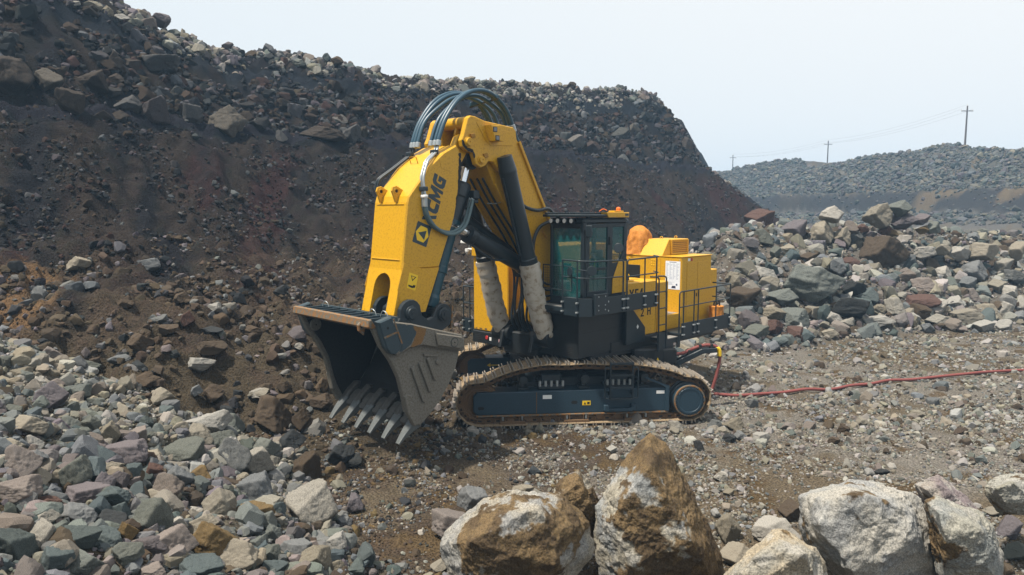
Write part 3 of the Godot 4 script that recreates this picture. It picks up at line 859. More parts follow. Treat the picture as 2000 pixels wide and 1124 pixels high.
func build_stick(root: Node3D, turn: float):
	var st := sten()
	# upper box of the stick: sides, then the forked foot below
	prism(st, [V(5.62, 8.30), V(5.75, 8.45), V(6.20, 8.22), V(6.70, 7.82), V(7.30, 7.14), V(7.40, 7.02), V(7.45, 6.86), V(7.66, 5.10), V(6.40, 5.10), V(5.84, 6.45), V(5.62, 7.35), V(5.56, 7.9)], -0.75, 0.75, 0.035)
	var stick := part("stick", st, M.yellow, root); stick.rotation.y = turn
	# forked foot: the front outline with its arch, drawn back through the stick
	st = sten()
	var arch := [Vector2(-0.75, 5.098), Vector2(-0.75, 3.92), Vector2(-0.37, 3.92), Vector2(-0.37, 4.62)]
	for i in range(1, 8):
		var t := PI - PI * i / 8.0
		arch.append(Vector2(0.37 * cos(t), 4.62 + 0.36 * sin(t)))
	arch.append_array([Vector2(0.37, 4.62), Vector2(0.37, 3.92), Vector2(0.75, 3.92), Vector2(0.75, 5.098)])
	var ix := Geometry2D.triangulate_polygon(PackedVector2Array(arch))
	var zf := func(y: float) -> float: return 7.66 + (5.1 - y) * 0.24
	var zb := func(y: float) -> float: return 6.40 + (5.1 - y) * 0.42
	for i in range(0, ix.size(), 3):
		var a: Vector2 = arch[ix[i]]
		var b: Vector2 = arch[ix[i + 1]]
		var c: Vector2 = arch[ix[i + 2]]
		tri3(st, Vector3(a.x, a.y, zf.call(a.y)), Vector3(b.x, b.y, zf.call(b.y)), Vector3(c.x, c.y, zf.call(c.y)), Vector3(0, 0.23, 0.97))
		tri3(st, Vector3(a.x, a.y, zb.call(a.y)), Vector3(b.x, b.y, zb.call(b.y)), Vector3(c.x, c.y, zb.call(c.y)), Vector3(0, -0.3, -0.95))
	for i in arch.size():
		var a: Vector2 = arch[i]
		var b: Vector2 = arch[(i + 1) % arch.size()]
		var out := Vector3(b.y - a.y, -(b.x - a.x), 0)
		quad(st, Vector3(a.x, a.y, zf.call(a.y)), Vector3(b.x, b.y, zf.call(b.y)), Vector3(b.x, b.y, zb.call(b.y)), Vector3(a.x, a.y, zb.call(a.y)), -out)
	part("forked_foot", st, M.yellow, stick)
	for s in [-1.0, 1.0]:
		plate("ear", stick, M.yellow, [V(5.70, 8.46), V(6.15, 8.22), V(6.0, 7.9), V(5.5, 7.9), V(5.2, 8.35), V(5.22, 8.66), V(5.40, 8.78), V(5.58, 8.70)], s * 0.40, s * 0.62, 0.015)
		plate("foot_lobe", stick, M.yellow, disc(V(7.52, 3.95), 0.36, 0, 360, 20), s * 0.38, s * 0.745, 0.02)
		plate("grease_streak", stick, M.rubber, ragged([V(5.60, 8.24), V(5.57, 7.9), V(5.63, 7.35), V(5.76, 6.80), V(5.80, 6.82), V(5.70, 7.3), V(5.70, 7.75), V(5.66, 8.0), V(5.67, 8.24)], 0.018, 9 + int(s)), s * 0.751, s * 0.754, 0.0)
		plate("doubler_plate", stick, M.yellow, [V(7.60, 5.28), V(7.0, 5.10), V(6.62, 4.86), V(6.80, 4.40), V(7.10, 4.12), V(7.72, 4.14), V(7.82, 4.6)], s * 0.75, s * 0.768, 0.01)
		plate("hatch_cover", stick, M.yellow, [V(6.36, 8.02), V(6.02, 8.18), V(5.82, 7.98), V(5.92, 7.70), V(6.30, 7.78)], s * 0.75, s * 0.758, 0.005)
	# weld bead and lifting eyes
	block("weld_bead", stick, M.yellow, Vector3(-0.62, 6.80, 7.452), Vector3(0.62, 6.825, 7.475), 0.006)
	block("weld_bead", stick, M.yellow, Vector3(-0.66, 5.34, 7.625), Vector3(0.62, 5.36, 7.655), 0.006)
	for x in [-0.42, 0.28]:
		st = sten()
		var eye := [V(7.30, 6.92), V(7.50, 6.86), V(7.62, 7.16), V(7.58, 7.27), V(7.46, 7.30), V(7.22, 7.18)]
		prism(st, eye, x - 0.03, x + 0.03, 0.008)
		for sx in [-1, 1]: lathe(st, Vector3(x + sx * 0.031, 7.16, 7.47), Vector3(sx, 0, 0), [[0.0, 0.085], [0.012, 0.08], [0.012, 0.055]], 14)
		part("lifting_eye", st, M.yellow, stick)
		st = sten(); cyl(st, Vector3(x - 0.034, 7.16, 7.47), Vector3(x + 0.034, 7.16, 7.47), 0.05, 14)
		part("eye_hole", st, M.rubber, stick)
	# steel pipes over the shoulder and the two slack hoses to the bucket cylinder
	for x in [0.44, 0.54]:
		pipe("shoulder_pipe", stick, M.silver, bent([Vector3(x, 8.42, 6.23), Vector3(x + 0.02, 8.26, 6.28), Vector3(x + 0.18, 7.96, 6.74), Vector3(x + 0.28, 7.50, 6.98), Vector3(x + 0.32, 7.06, 6.95)], 0.12), 0.038, 8)
	for x in [-0.64, -0.54]:
		pipe("shoulder_pipe", stick, M.hose, bent([Vector3(x, 8.42, 6.23), Vector3(x - 0.02, 8.24, 6.26), Vector3(x - 0.12, 7.80, 6.86), Vector3(x - 0.22, 7.50, 7.28), Vector3(x - 0.24, 7.20, 7.33)], 0.12), 0.038, 8)
	block("pipe_clamp", stick, M.hose, Vector3(0.38, 8.18, 6.26), Vector3(0.62, 8.30, 6.40), 0.02)
	block("pipe_clamp", stick, M.hose, Vector3(-0.72, 8.18, 6.26), Vector3(-0.48, 8.30, 6.40), 0.02)
	block("pipe_clamp", stick, M.hose, Vector3(0.72, 7.16, 6.86), Vector3(0.90, 7.28, 7.06), 0.02)
	for k in 2:
		var x := 0.77 + 0.10 * k
		rod("hose_fitting", stick, M.silver, Vector3(x, 7.08, 6.95), Vector3(x, 6.74, 6.94), 0.058, 10)
		rod("hose_collar", stick, M.white, Vector3(x, 7.06, 6.95), Vector3(x, 6.98, 6.95), 0.078, 10)
		pipe("slack_hose", stick, M.sheath, path([Vector3(x, 6.76, 6.94), Vector3(x, 6.50, 6.86), Vector3(x, 6.24, 6.66), Vector3(x, 6.08 - 0.05 * k, 6.28), Vector3(x - 0.04, 6.06 - 0.05 * k, 5.88), Vector3(x - 0.12, 6.26 - 0.04 * k, 5.44), Vector3(x - 0.2, 6.70, 5.16), Vector3(x - 0.26, 7.04, 5.02)], 7), 0.05, 9)
	# small ring rail on top
	pipe("grab_wire", stick, M.yellow_dark, bent([Vector3(-0.25, 7.92, 6.55), Vector3(-0.25, 8.12, 6.62), Vector3(0.06, 8.12, 6.62), Vector3(0.06, 7.92, 6.55)], 0.05), 0.012, 5)
	# emblem and lettering on the port face
	var ang := deg_to_rad(70.0)
	var ex := Vector2(-cos(ang), sin(ang))          # reading direction in (z, y)
	var ey := Vector2(sin(ang), cos(ang))           # up the letters, towards the front edge
	var o := V(6.98, 6.02)
	var em := func(a: float, b: float) -> Vector2: return o + ex * a + ey * b
	var q := []
	for c in [[-0.29, -0.27], [0.27, -0.27], [0.29, -0.25], [0.29, 0.25], [0.27, 0.27], [-0.27, 0.27], [-0.29, 0.25], [-0.29, -0.25]]: q.append(em.call(c[0], c[1] * 0.92))
	plate("emblem_plate", stick, M.worn_blue, q, 0.751, 0.754, 0.0)
	q = []
	for c in 6:
		var t := deg_to_rad(c * 60.0 + 30.0)
		q.append(em.call(0.235 * cos(t), 0.225 * sin(t)))
	plate("emblem_hexagon", stick, M.sticker_yellow, q, 0.755, 0.758, 0.0)
	plate("emblem_wedge", stick, M.worn_blue, [em.call(-0.13, -0.11), em.call(0.13, -0.11), em.call(0.0, 0.14)], 0.759, 0.762, 0.0)
	# heavy slanted capitals, each a plate: points are (along, up) in letter heights
	var glyphs := {
		"X": [[Vector2(0.0, 0), Vector2(0.34, 0), Vector2(0.55, 0.33), Vector2(0.76, 0), Vector2(1.10, 0), Vector2(0.73, 0.52), Vector2(1.06, 1), Vector2(0.72, 1), Vector2(0.55, 0.72), Vector2(0.38, 1), Vector2(0.04, 1), Vector2(0.37, 0.52)]],
		"C": [[Vector2(0.98, 0.0), Vector2(0.34, 0.0), Vector2(0.10, 0.10), Vector2(0.0, 0.32), Vector2(0.0, 0.68), Vector2(0.10, 0.90), Vector2(0.34, 1.0), Vector2(0.98, 1.0), Vector2(0.98, 0.70), Vector2(0.44, 0.70), Vector2(0.33, 0.60), Vector2(0.33, 0.40), Vector2(0.44, 0.30), Vector2(0.98, 0.30)]],
		"M": [[Vector2(0, 0), Vector2(0.30, 0), Vector2(0.30, 0.52), Vector2(0.54, 0.12), Vector2(0.68, 0.12), Vector2(0.92, 0.52), Vector2(0.92, 0), Vector2(1.22, 0), Vector2(1.22, 1), Vector2(0.92, 1), Vector2(0.61, 0.52), Vector2(0.30, 1), Vector2(0, 1)]],
		"G": [[Vector2(1.02, 0.0), Vector2(0.34, 0.0), Vector2(0.10, 0.10), Vector2(0.0, 0.32), Vector2(0.0, 0.68), Vector2(0.10, 0.90), Vector2(0.34, 1.0), Vector2(1.0, 1.0), Vector2(1.0, 0.72), Vector2(0.44, 0.72), Vector2(0.33, 0.60), Vector2(0.33, 0.40), Vector2(0.44, 0.27), Vector2(0.72, 0.27), Vector2(0.72, 0.38), Vector2(0.52, 0.38), Vector2(0.52, 0.60), Vector2(1.02, 0.60)]]}
	var run := 0.0
	for ch in ["X", "C", "M", "G"]:
		for g in glyphs[ch]:
			q = []
			for p in g: q.append(V(6.94, 6.33) + ex * ((run + p.x + p.y * 0.16) * 0.300) + ey * ((p.y - 0.85) * 0.45))
			plate("letter", stick, M.worn_blue, q, 0.751, 0.756, 0.0)
		run += {"X": 1.10, "C": 1.06, "M": 1.32, "G": 1.0}[ch]
	# warning sign near the foot
	q = [V(7.43, 5.02), V(7.14, 4.92), V(7.25, 4.52), V(7.53, 4.62)]
	plate("warning_sign", stick, M.sticker_yellow, q, 0.769, 0.773, 0.0)
	plate("warning_triangle", stick, M.rubber, [V(7.38, 4.94), V(7.21, 4.88), V(7.345, 4.78)] , 0.774, 0.776, 0.0)
	plate("warning_triangle_centre", stick, M.sticker_yellow, [V(7.355, 4.915), V(7.255, 4.88), V(7.335, 4.82)] , 0.777, 0.779, 0.0)
	plate("warning_figure", stick, M.rubber, [V(7.47, 4.70), V(7.33, 4.65), V(7.32, 4.68), V(7.24, 4.66), V(7.26, 4.60), V(7.36, 4.60), V(7.48, 4.66)], 0.774, 0.776, 0.0)


func build_bucket(root: Node3D, turn: float):
	var bucket := group_node("bucket", root)
	bucket.rotation.y = turn
	var W := 1.70
	# curved shell: back and floor
	var outer := [V(6.62, 3.34), V(6.62, 2.90), V(6.74, 2.52), V(6.98, 2.12), V(7.28, 1.74), V(7.60, 1.45), V(7.82, 1.30), V(7.98, 1.22)]
	var inner := []
	for i in outer.size():
		var d: Vector2 = (outer[min(i + 1, outer.size() - 1)] - outer[max(i - 1, 0)]).normalized()
		inner.append(outer[i] + Vector2(-d.y, d.x) * 0.10)
	var loop := outer.duplicate()
	var rev := inner.duplicate(); rev.reverse()
	loop.append_array(rev)
	plate("shell", bucket, M.inside, loop, -W + 0.02, W - 0.02, 0.01)
	# side plates
	for s in [-1.0, 1.0]:
		plate("side_plate", bucket, M.bucket_side, [V(6.60, 3.36), V(6.60, 2.88), V(6.72, 2.50), V(6.96, 2.10), V(7.26, 1.72), V(7.58, 1.43), V(7.92, 1.20), V(8.06, 1.24), V(8.26, 1.62), V(8.40, 2.10), V(8.52, 2.55), V(8.74, 3.0), V(9.05, 3.42), V(9.25, 3.84), V(8.7, 3.80), V(7.4, 3.58)], s * W, s * (W + 0.09), 0.02)
		plate("side_liner", bucket, M.inside, [V(6.75, 3.30), V(6.75, 2.88), V(7.1, 2.12), V(7.6, 1.55), V(7.9, 1.34), V(8.02, 1.34), V(8.20, 1.70), V(8.34, 2.12), V(8.46, 2.58), V(8.66, 3.0), V(8.95, 3.42), V(9.12, 3.76), V(8.6, 3.68)], s * (W - 0.02), s * (W - 0.001), 0.002)
		plate("cutting_edge", bucket, M.bucket_side, [V(8.30, 1.60), V(8.24, 1.62), V(8.34, 2.12), V(8.46, 2.58), V(8.68, 3.03), V(8.98, 3.45), V(9.20, 3.86), V(9.30, 3.84), V(9.10, 3.40), V(8.80, 2.98), V(8.58, 2.54), V(8.46, 2.08), V(8.37, 1.62)], s * (W - 0.05), s * (W + 0.11), 0.02)
		# reinforcing arm along the top of the side, with its boss plate
		plate("side_arm", bucket, M.bucket_side, [V(8.98, 4.02), V(8.20, 3.86), V(7.40, 3.62), V(6.60, 3.40), V(6.50, 3.28), V(6.50, 3.02), V(6.58, 2.94), V(7.30, 3.12), V(7.90, 3.28), V(8.30, 3.26), V(8.70, 3.12), V(8.95, 3.45)], s * (W + 0.09), s * (W + 0.22), 0.03)
		plate("paint_remains", bucket, M.worn_blue, ragged([V(8.92, 3.96), V(8.20, 3.82), V(8.10, 3.60), V(8.30, 3.34), V(8.60, 3.20), V(8.70, 3.3)], 0.02, 3), s * (W + 0.2205), s * (W + 0.2235), 0.0)
		plate("rust_stain", bucket, M.rust_stain, ragged([V(8.22, 3.82), V(7.80, 3.70), V(7.86, 3.50), V(8.0, 3.30), V(8.28, 3.30), V(8.12, 3.58)], 0.02, 4), s * (W + 0.2205), s * (W + 0.223), 0.0)
		plate("boss_plate", bucket, M.bucket_side, [V(7.52, 3.56), V(7.46, 3.22), V(6.74, 3.03), V(6.60, 3.08), V(6.56, 3.26), V(6.66, 3.36)], s * (W + 0.22), s * (W + 0.29), 0.03)
		plate("boss_ring", bucket, M.cyl, disc(V(6.93, 3.24), 0.13, 0, 360, 18), s * (W + 0.29), s * (W + 0.294), 0.0)
		plate("boss_centre", bucket, M.bucket_side, disc(V(6.93, 3.24), 0.108, 0, 360, 18), s * (W + 0.2945), s * (W + 0.30), 0.0)
		plate("boss_bolt", bucket, M.pit, disc(V(6.93, 3.24), 0.018, 0, 360, 8), s * (W + 0.3005), s * (W + 0.305), 0.0)
		# shield-shaped wear block at the corner of the visor
		plate("corner_shield", bucket, M.worn_blue, [V(9.28, 4.02), V(8.90, 4.12), V(8.62, 3.42), V(8.66, 3.28), V(8.80, 3.18), V(8.94, 3.22), V(9.06, 3.36)], s * (W + 0.10), s * (W + 0.32), 0.03)
		plate("shield_rib", bucket, M.rust, [V(8.88, 4.06), V(8.84, 4.07), V(8.60, 3.44), V(8.64, 3.42)], s * (W + 0.32), s * (W + 0.335), 0.004)
		plate("shield_rib", bucket, M.rust, [V(9.14, 3.66), V(8.74, 3.76), V(8.74, 3.71), V(9.12, 3.61)], s * (W + 0.32), s * (W + 0.335), 0.004)
		plate("shield_hole", bucket, M.pit, disc(V(9.02, 3.86), 0.03, 0, 360, 8), s * (W + 0.321), s * (W + 0.325), 0.0)
		# vertical wear bars on the outside
		for b in [[V(8.17, 2.76), V(7.82, 1.82)], [V(7.93, 2.84), V(7.62, 2.06)], [V(7.68, 2.92), V(7.45, 2.34)]]:
			var a: Vector2 = b[0]
			var c: Vector2 = b[1]
			var n: Vector2 = (c - a).normalized().orthogonal() * 0.055
			plate("wear_bar", bucket, M.bucket_side, [a + n, a - n, c - n * 0.9, c + (c - a).normalized() * 0.06, c + n * 0.9], s * (W + 0.09), s * (W + 0.15), 0.018)
		plate("wear_pad", bucket, M.bucket_side, disc(V(7.34, 2.76), 0.08, 0, 360, 10), s * (W + 0.09), s * (W + 0.13), 0.015)
		plate("wear_pad", bucket, M.bucket_side, [V(7.82, 3.05), V(7.36, 2.97), V(7.36, 2.89), V(7.80, 2.97)], s * (W + 0.09), s * (W + 0.14), 0.015)
		plate("wing_shroud", bucket, M.bucket_side, [V(8.40, 2.10), V(8.22, 2.05), V(8.26, 1.90), V(8.16, 1.84), V(8.22, 1.70), V(8.06, 1.54), V(8.04, 1.26), V(8.16, 1.24), V(8.36, 1.60), V(8.46, 2.06)], s * (W + 0.02), s * (W + 0.17), 0.02)
		plate("inner_boss", bucket, M.bucket_side, disc(V(8.86, 3.52), 0.17, 0, 360, 18), s * (W - 0.10), s * (W - 0.025), 0.02)
		plate("inner_boss_bolt", bucket, M.pit, disc(V(8.86, 3.52), 0.02, 0, 360, 8), s * (W - 0.103), s * (W - 0.10), 0.0)
	# top plate and the visor with its cross ribs
	plate("top_plate", bucket, M.worn_blue, [V(6.62, 3.36), V(7.4, 3.56), V(8.7, 3.80), V(8.7, 3.70), V(7.4, 3.46), V(6.64, 3.26)], -W, W, 0.01)
	plate("visor_lip", bucket, M.rust, [V(9.42, 4.06), V(9.34, 4.08), V(9.20, 3.86), V(9.36, 3.84), V(9.44, 3.90)], -W - 0.12, W + 0.12, 0.02)
	plate("visor_back", bucket, M.worn_blue, [V(8.62, 4.06), V(8.55, 4.06), V(8.55, 3.78), V(8.62, 3.79)], -W - 0.08, W + 0.08, 0.01)
	plate("visor_floor", bucket, M.worn_blue, [V(9.30, 3.90), V(8.60, 3.82), V(8.60, 3.76), V(9.30, 3.82)], -W - 0.08, W + 0.08, 0.008)
	for k in 9:
		var x := -W + 0.16 + k * (2.0 * W - 0.32) / 8.0
		plate("visor_rib", bucket, M.worn_blue, [V(9.36, 4.05), V(8.58, 4.05), V(8.58, 3.86), V(9.30, 3.90)], x - 0.022, x + 0.022, 0.005)
	for x in [-1.30, 0.95, 1.45]:
		pipe("lifting_wire", bucket, M.silver, path([Vector3(x - 0.12, 4.04, 8.75), Vector3(x - 0.05, 4.18, 8.74), Vector3(x + 0.08, 4.15, 8.72), Vector3(x + 0.12, 4.04, 8.70)], 4), 0.012, 5)
	plate("shackle_lug", bucket, M.rust, [V(9.42, 4.0), V(9.50, 3.92), V(9.48, 3.78), V(9.34, 3.66), V(9.30, 3.84)], 1.40, 1.50, 0.02)
	plate("shackle_hole", bucket, M.pit, disc(V(9.42, 3.88), 0.035, 0, 360, 10), 1.501, 1.505, 0.0)
	# hinge lugs for the stick and the bucket cylinder
	for x in [-0.86, -0.27, 0.27, 0.86]:
		var lug := [V(8.05, 3.68), V(7.88, 3.86)]
		lug.append_array(disc(V(7.52, 3.96), 0.36, 20, 150, 7))
		lug.append_array([V(7.15, 3.86), V(6.95, 3.72), V(6.78, 3.78)])
		lug.append_array(disc(V(6.42, 3.82), 0.30, 30, 200, 7))
		lug.append_array([V(6.18, 3.50), V(6.60, 3.30)])
		plate("hinge_lug", bucket, M.cyl, lug, x - 0.07, x + 0.07, 0.02)
	for p in [V(7.52, 3.96), V(6.42, 3.82)]:
		for s in [-1.0, 1.0]:
			var st := sten()
			lathe(st, Vector3(s * 0.93, p.y, p.x), Vector3(s, 0, 0), [[0.0, 0.20], [0.05, 0.19], [0.06, 0.15], [0.10, 0.14], [0.10, 0.05], [0.12, 0.05], [0.12, 0.0]], 20)
			part("hinge_pin", st, M.cyl, bucket)
		rod("pin_shaft", bucket, M.cyl, Vector3(-0.93, p.y, p.x), Vector3(0.93, p.y, p.x), 0.14, 14)
	plate("rear_guard", bucket, M.rust, [V(6.12, 4.05), V(6.06, 4.0), V(6.10, 3.40), V(6.16, 3.40)], 0.80, 0.94, 0.01)
	# lip, adapters and teeth
	plate("lip", bucket, M.inside_worn, [V(7.66, 1.42), V(7.98, 1.18), V(8.06, 1.20), V(8.04, 1.27), V(7.74, 1.52)], -W, W, 0.015)
	for k in 6:
		var x := -1.6 + k * 0.64
		var st := sten()
		prism(st, [V(7.52, 1.72), V(7.66, 1.74), V(7.90, 1.56), V(8.08, 1.36), V(8.10, 1.20), V(7.98, 1.08), V(7.80, 1.20), V(7.56, 1.46)], x - 0.12, x + 0.12, 0.05)
		part("tooth_adapter", st, M.inside_worn, bucket)
		st = sten()
		# wedge that tapers in both directions
		var root_c := Vector2(7.94, 1.26)
		var tip := Vector2(8.50, 0.80)
		var d := (tip - root_c).normalized()
		var n := Vector2(-d.y, d.x)
		var rings := []
		for i in 6:
			var t := i / 5.0
			var c := root_c.lerp(tip, t) + n * 0.03 * sin(t * PI)
			var th: float = lerp(0.165, 0.03, pow(t, 0.9))
			var wd: float = lerp(0.150, 0.075, t)
			var ring := []
			for cnr in [[-1.0, -0.6], [-0.6, -1.0], [0.6, -1.0], [1.0, -0.6], [1.0, 0.6], [0.6, 1.0], [-0.6, 1.0], [-1.0, 0.6]]:
				var pz: Vector2 = c + n * cnr[1] * th
				ring.append(Vector3(x + cnr[0] * wd, pz.y, pz.x))
			rings.append(ring)
		for i in 5:
			for j in 8:
				var mid: Vector3 = (rings[i][j] + rings[i][(j + 1) % 8]) * 0.5
				var cc := Vector3.ZERO
				for v in rings[i]: cc += v / 8.0
				quad(st, rings[i][j], rings[i][(j + 1) % 8], rings[i + 1][(j + 1) % 8], rings[i + 1][j], mid - cc)
		for j in range(1, 7): tri3(st, rings[5][0], rings[5][j], rings[5][j + 1], Vector3(0, d.y, d.x))
		part("tooth", st, M.tooth, bucket)
		if k < 5:
			plate("lip_shroud", bucket, M.inside_worn, [V(7.72, 1.56), V(7.90, 1.46), V(8.12, 1.22), V(8.06, 1.12), V(7.92, 1.16)], x + 0.20, x + 0.44, 0.03)

func build_cylinders(root: Node3D, turn: float):
	for s in [1.0, -1.0]:
		var x: float = s * 0.98
		var a := Vector3(x, 8.03, 4.06)
		var b := Vector3(x, 2.45, 2.22)
		var d := (b - a).normalized()
		var st := sten()
		lathe(st, a, d, [[-0.20, 0.0], [-0.20, 0.22], [0.25, 0.27], [0.35, 0.26], [0.9, 0.25], [2.95, 0.25], [2.98, 0.28], [3.25, 0.28], [3.28, 0.15], [3.3, 0.0]], 24)
		var c := part("boom_cylinder", st, M.cyl, root); c.rotation.y = turn
		rod("cylinder_rod", c, M.chrome, a + d * 3.2, b, 0.14, 16)
		pipe("cylinder_pipe", c, M.cyl, PackedVector3Array([a + d * 0.5 + Vector3(0.0, 0.03, 0.27), a + d * 2.9 + Vector3(0.0, 0.03, 0.30)]), 0.035, 8)
		# canvas sleeve over the rod, gathered and soiled at its lower end
		st = sten()
		var pts := PackedVector3Array()
		var rad := []
		for k in 46:
			var t := k / 45.0
			var p := a.lerp(b, lerp(0.535, 1.0, t))
			pts.append(p + Vector3(0.02 * sin(t * 9.0 + s), 0, 0.05 * sin(t * 3.1)))
			var r: float = 0.315 + 0.012 * sin(t * 21.0) + 0.010 * sin(t * 57.0 + 1.0)
			if t > 0.55: r += 0.016 * sin(t * 95.0) * (t - 0.5)
			if t > 0.80: r -= (t - 0.80) * 0.55
			if k == 0: r = 0.30
			if k == 1: r = 0.335
			if k == 3: r = 0.305
			rad.append(r)
		tube(st, pts, rad, 28)
		var sl := part("canvas_sleeve", st, sleeve_mat(int(s + 2)), c)
	# stick cylinders under the boom
	for e in [[0.36, V(2.30, 4.72), V(5.70, 6.30), 3.0], [-0.36, V(2.35, 5.10), V(5.62, 7.0), 2.7]]:
		var a := Vector3(e[0], e[1].y, e[1].x)
		var b := Vector3(e[0], e[2].y, e[2].x)
		var d := (b - a).normalized()
		var st := sten()
		lathe(st, a, d, [[-0.15, 0.0], [-0.15, 0.24], [0.5, 0.27], [0.6, 0.235], [e[3] - 0.25, 0.235], [e[3] - 0.2, 0.27], [e[3], 0.27], [e[3] + 0.02, 0.14]], 24)
		var c := part("stick_cylinder", st, M.cyl, root); c.rotation.y = turn
		rod("cylinder_rod", c, M.chrome, a + d * (e[3] - 0.05), b, 0.12, 16)
		pipe("cylinder_hose", c, M.hose, path([a + Vector3(0.1, 0.30, 0.4), a + d * 1.0 + Vector3(0.16, 0.0, 0.3), a + d * 2.0 + Vector3(0.16, -0.34, 0.1), a + d * 2.9 + Vector3(0.1, -0.30, 0.0)], 6), 0.035, 7)
	# bucket cylinder behind the stick
	var a := Vector3(0.25, 8.02, 4.92)
	var b := Vector3(0.25, 3.84, 6.40)
	var d := (b - a).normalized()
	var st := sten()
	lathe(st, a, d, [[0.62, 0.0], [0.62, 0.26], [0.70, 0.30], [1.02, 0.30], [1.08, 0.27], [1.75, 0.26], [1.85, 0.24], [1.95, 0.24]], 26)
	var bc := part("bucket_cylinder", st, M.cyl, root); bc.rotation.y = turn
	st = sten()
	lathe(st, a, d, [[1.70, 0.20], [1.71, 0.26], [1.88, 0.26], [1.90, 0.215], [3.10, 0.215], [3.14, 0.235], [3.30, 0.235], [3.32, 0.205], [3.95, 0.20], [4.05, 0.24], [4.3, 0.22], [4.4, 0.0]], 26)
	part("cylinder_barrel", st, M.cyl_blue, bc)
	rod("cylinder_rod", bc, M.chrome, a + d * 0.15, a + d * 0.7, 0.155, 18)
	rod("rod_eye", bc, M.cyl, Vector3(0.0, 8.06, 4.92), Vector3(0.5, 8.06, 4.92), 0.24, 16)
	st = sten()
	box(st, Vector3(0.45, 6.98, 4.86), Vector3(0.72, 7.22, 5.08), 0.02)
	box(st, Vector3(0.50, 6.86, 4.84), Vector3(0.66, 6.98, 5.02), 0.02)
	part("port_block", st, M.blue, bc)
	for k in 2: rod("hose_fitting", bc, M.silver, Vector3(0.52 + 0.1 * k, 7.02, 5.03), Vector3(0.52 + 0.1 * k, 6.72, 5.12), 0.055, 8)

# canvas with mud smears printed as texture
func sleeve_mat(seed_: int) -> StandardMaterial3D:
	var m := StandardMaterial3D.new()
	m.albedo_color = lin(0.52, 0.485, 0.43)
	var im := noise_image(70 + seed_, 0.011, 5, 512, FastNoiseLite.TYPE_SIMPLEX, FastNoiseLite.FRACTAL_FBM, 0.6)
	m.albedo_texture = ramp_tex(im, [[0.0, Color(0.55, 0.46, 0.35)], [0.22, Color(0.62, 0.54, 0.44)], [0.29, Color(0.88, 0.85, 0.80)], [0.6, Color(0.98, 0.97, 0.95)], [1.0, grey(1.0)]])
	m.roughness = 1.0
	return tri(m, 0.42)

# ------------------------------------------------------------------ cab, platforms and machinery housing
# shape in plan or elevation with its plane across z: pts are (x, y), extruded from z0 to z1
func front_plate(called: String, parent: Node, mat: Material, pts: Array, z0: float, z1: float, bevel := 0.01) -> MeshInstance3D:
	var st := sten()
	var tf := Transform3D(Basis(Vector3(0, 0, 1), Vector3(0, 1, 0), Vector3(1, 0, 0)), Vector3.ZERO)
	prism(st, pts, z0, z1, bevel, tf)
	return part(called, st, mat, parent)

func railing(called: String, parent: Node, top: Array, drop: float, posts: Array, foot: float):
	var g := group_node(called, parent)
	pipe("top_rail", g, M.blue, bent(top, 0.12), 0.024, 8)
	var mid := []
	for p in top: mid.append(p - Vector3(0, drop, 0))
	pipe("middle_rail", g, M.blue, bent(mid, 0.12), 0.020, 8)
	for p in posts:
		var st := sten()
		tube(st, PackedVector3Array([Vector3(p.x, foot, p.z), p]), 0.022, 8)
		part("post", st, M.blue, g)
		for y in [foot + 0.08, foot + 0.36]:
			st = sten()
			box(st, Vector3(p.x - 0.02, y - 0.025, p.z - 0.06), Vector3(p.x + 0.05, y + 0.025, p.z + 0.06), 0.008)
			part("post_clamp", st, M.silver, g)

func mirror(parent: Node, c: Vector3, n: Vector3, r: float, arm: Array):
	var st := sten()
	lathe(st, c, n.normalized(), [[0.0, 0.0], [0.0, 0.04], [0.01, r * 0.6], [0.035, r], [0.05, r], [0.055, r * 0.94], [0.055, 0.0]], 22)
	var m := part("round_mirror", st, M.blue, parent)
	pipe("mirror_arm", m, M.hose, bent(arm, 0.08), 0.016, 6)

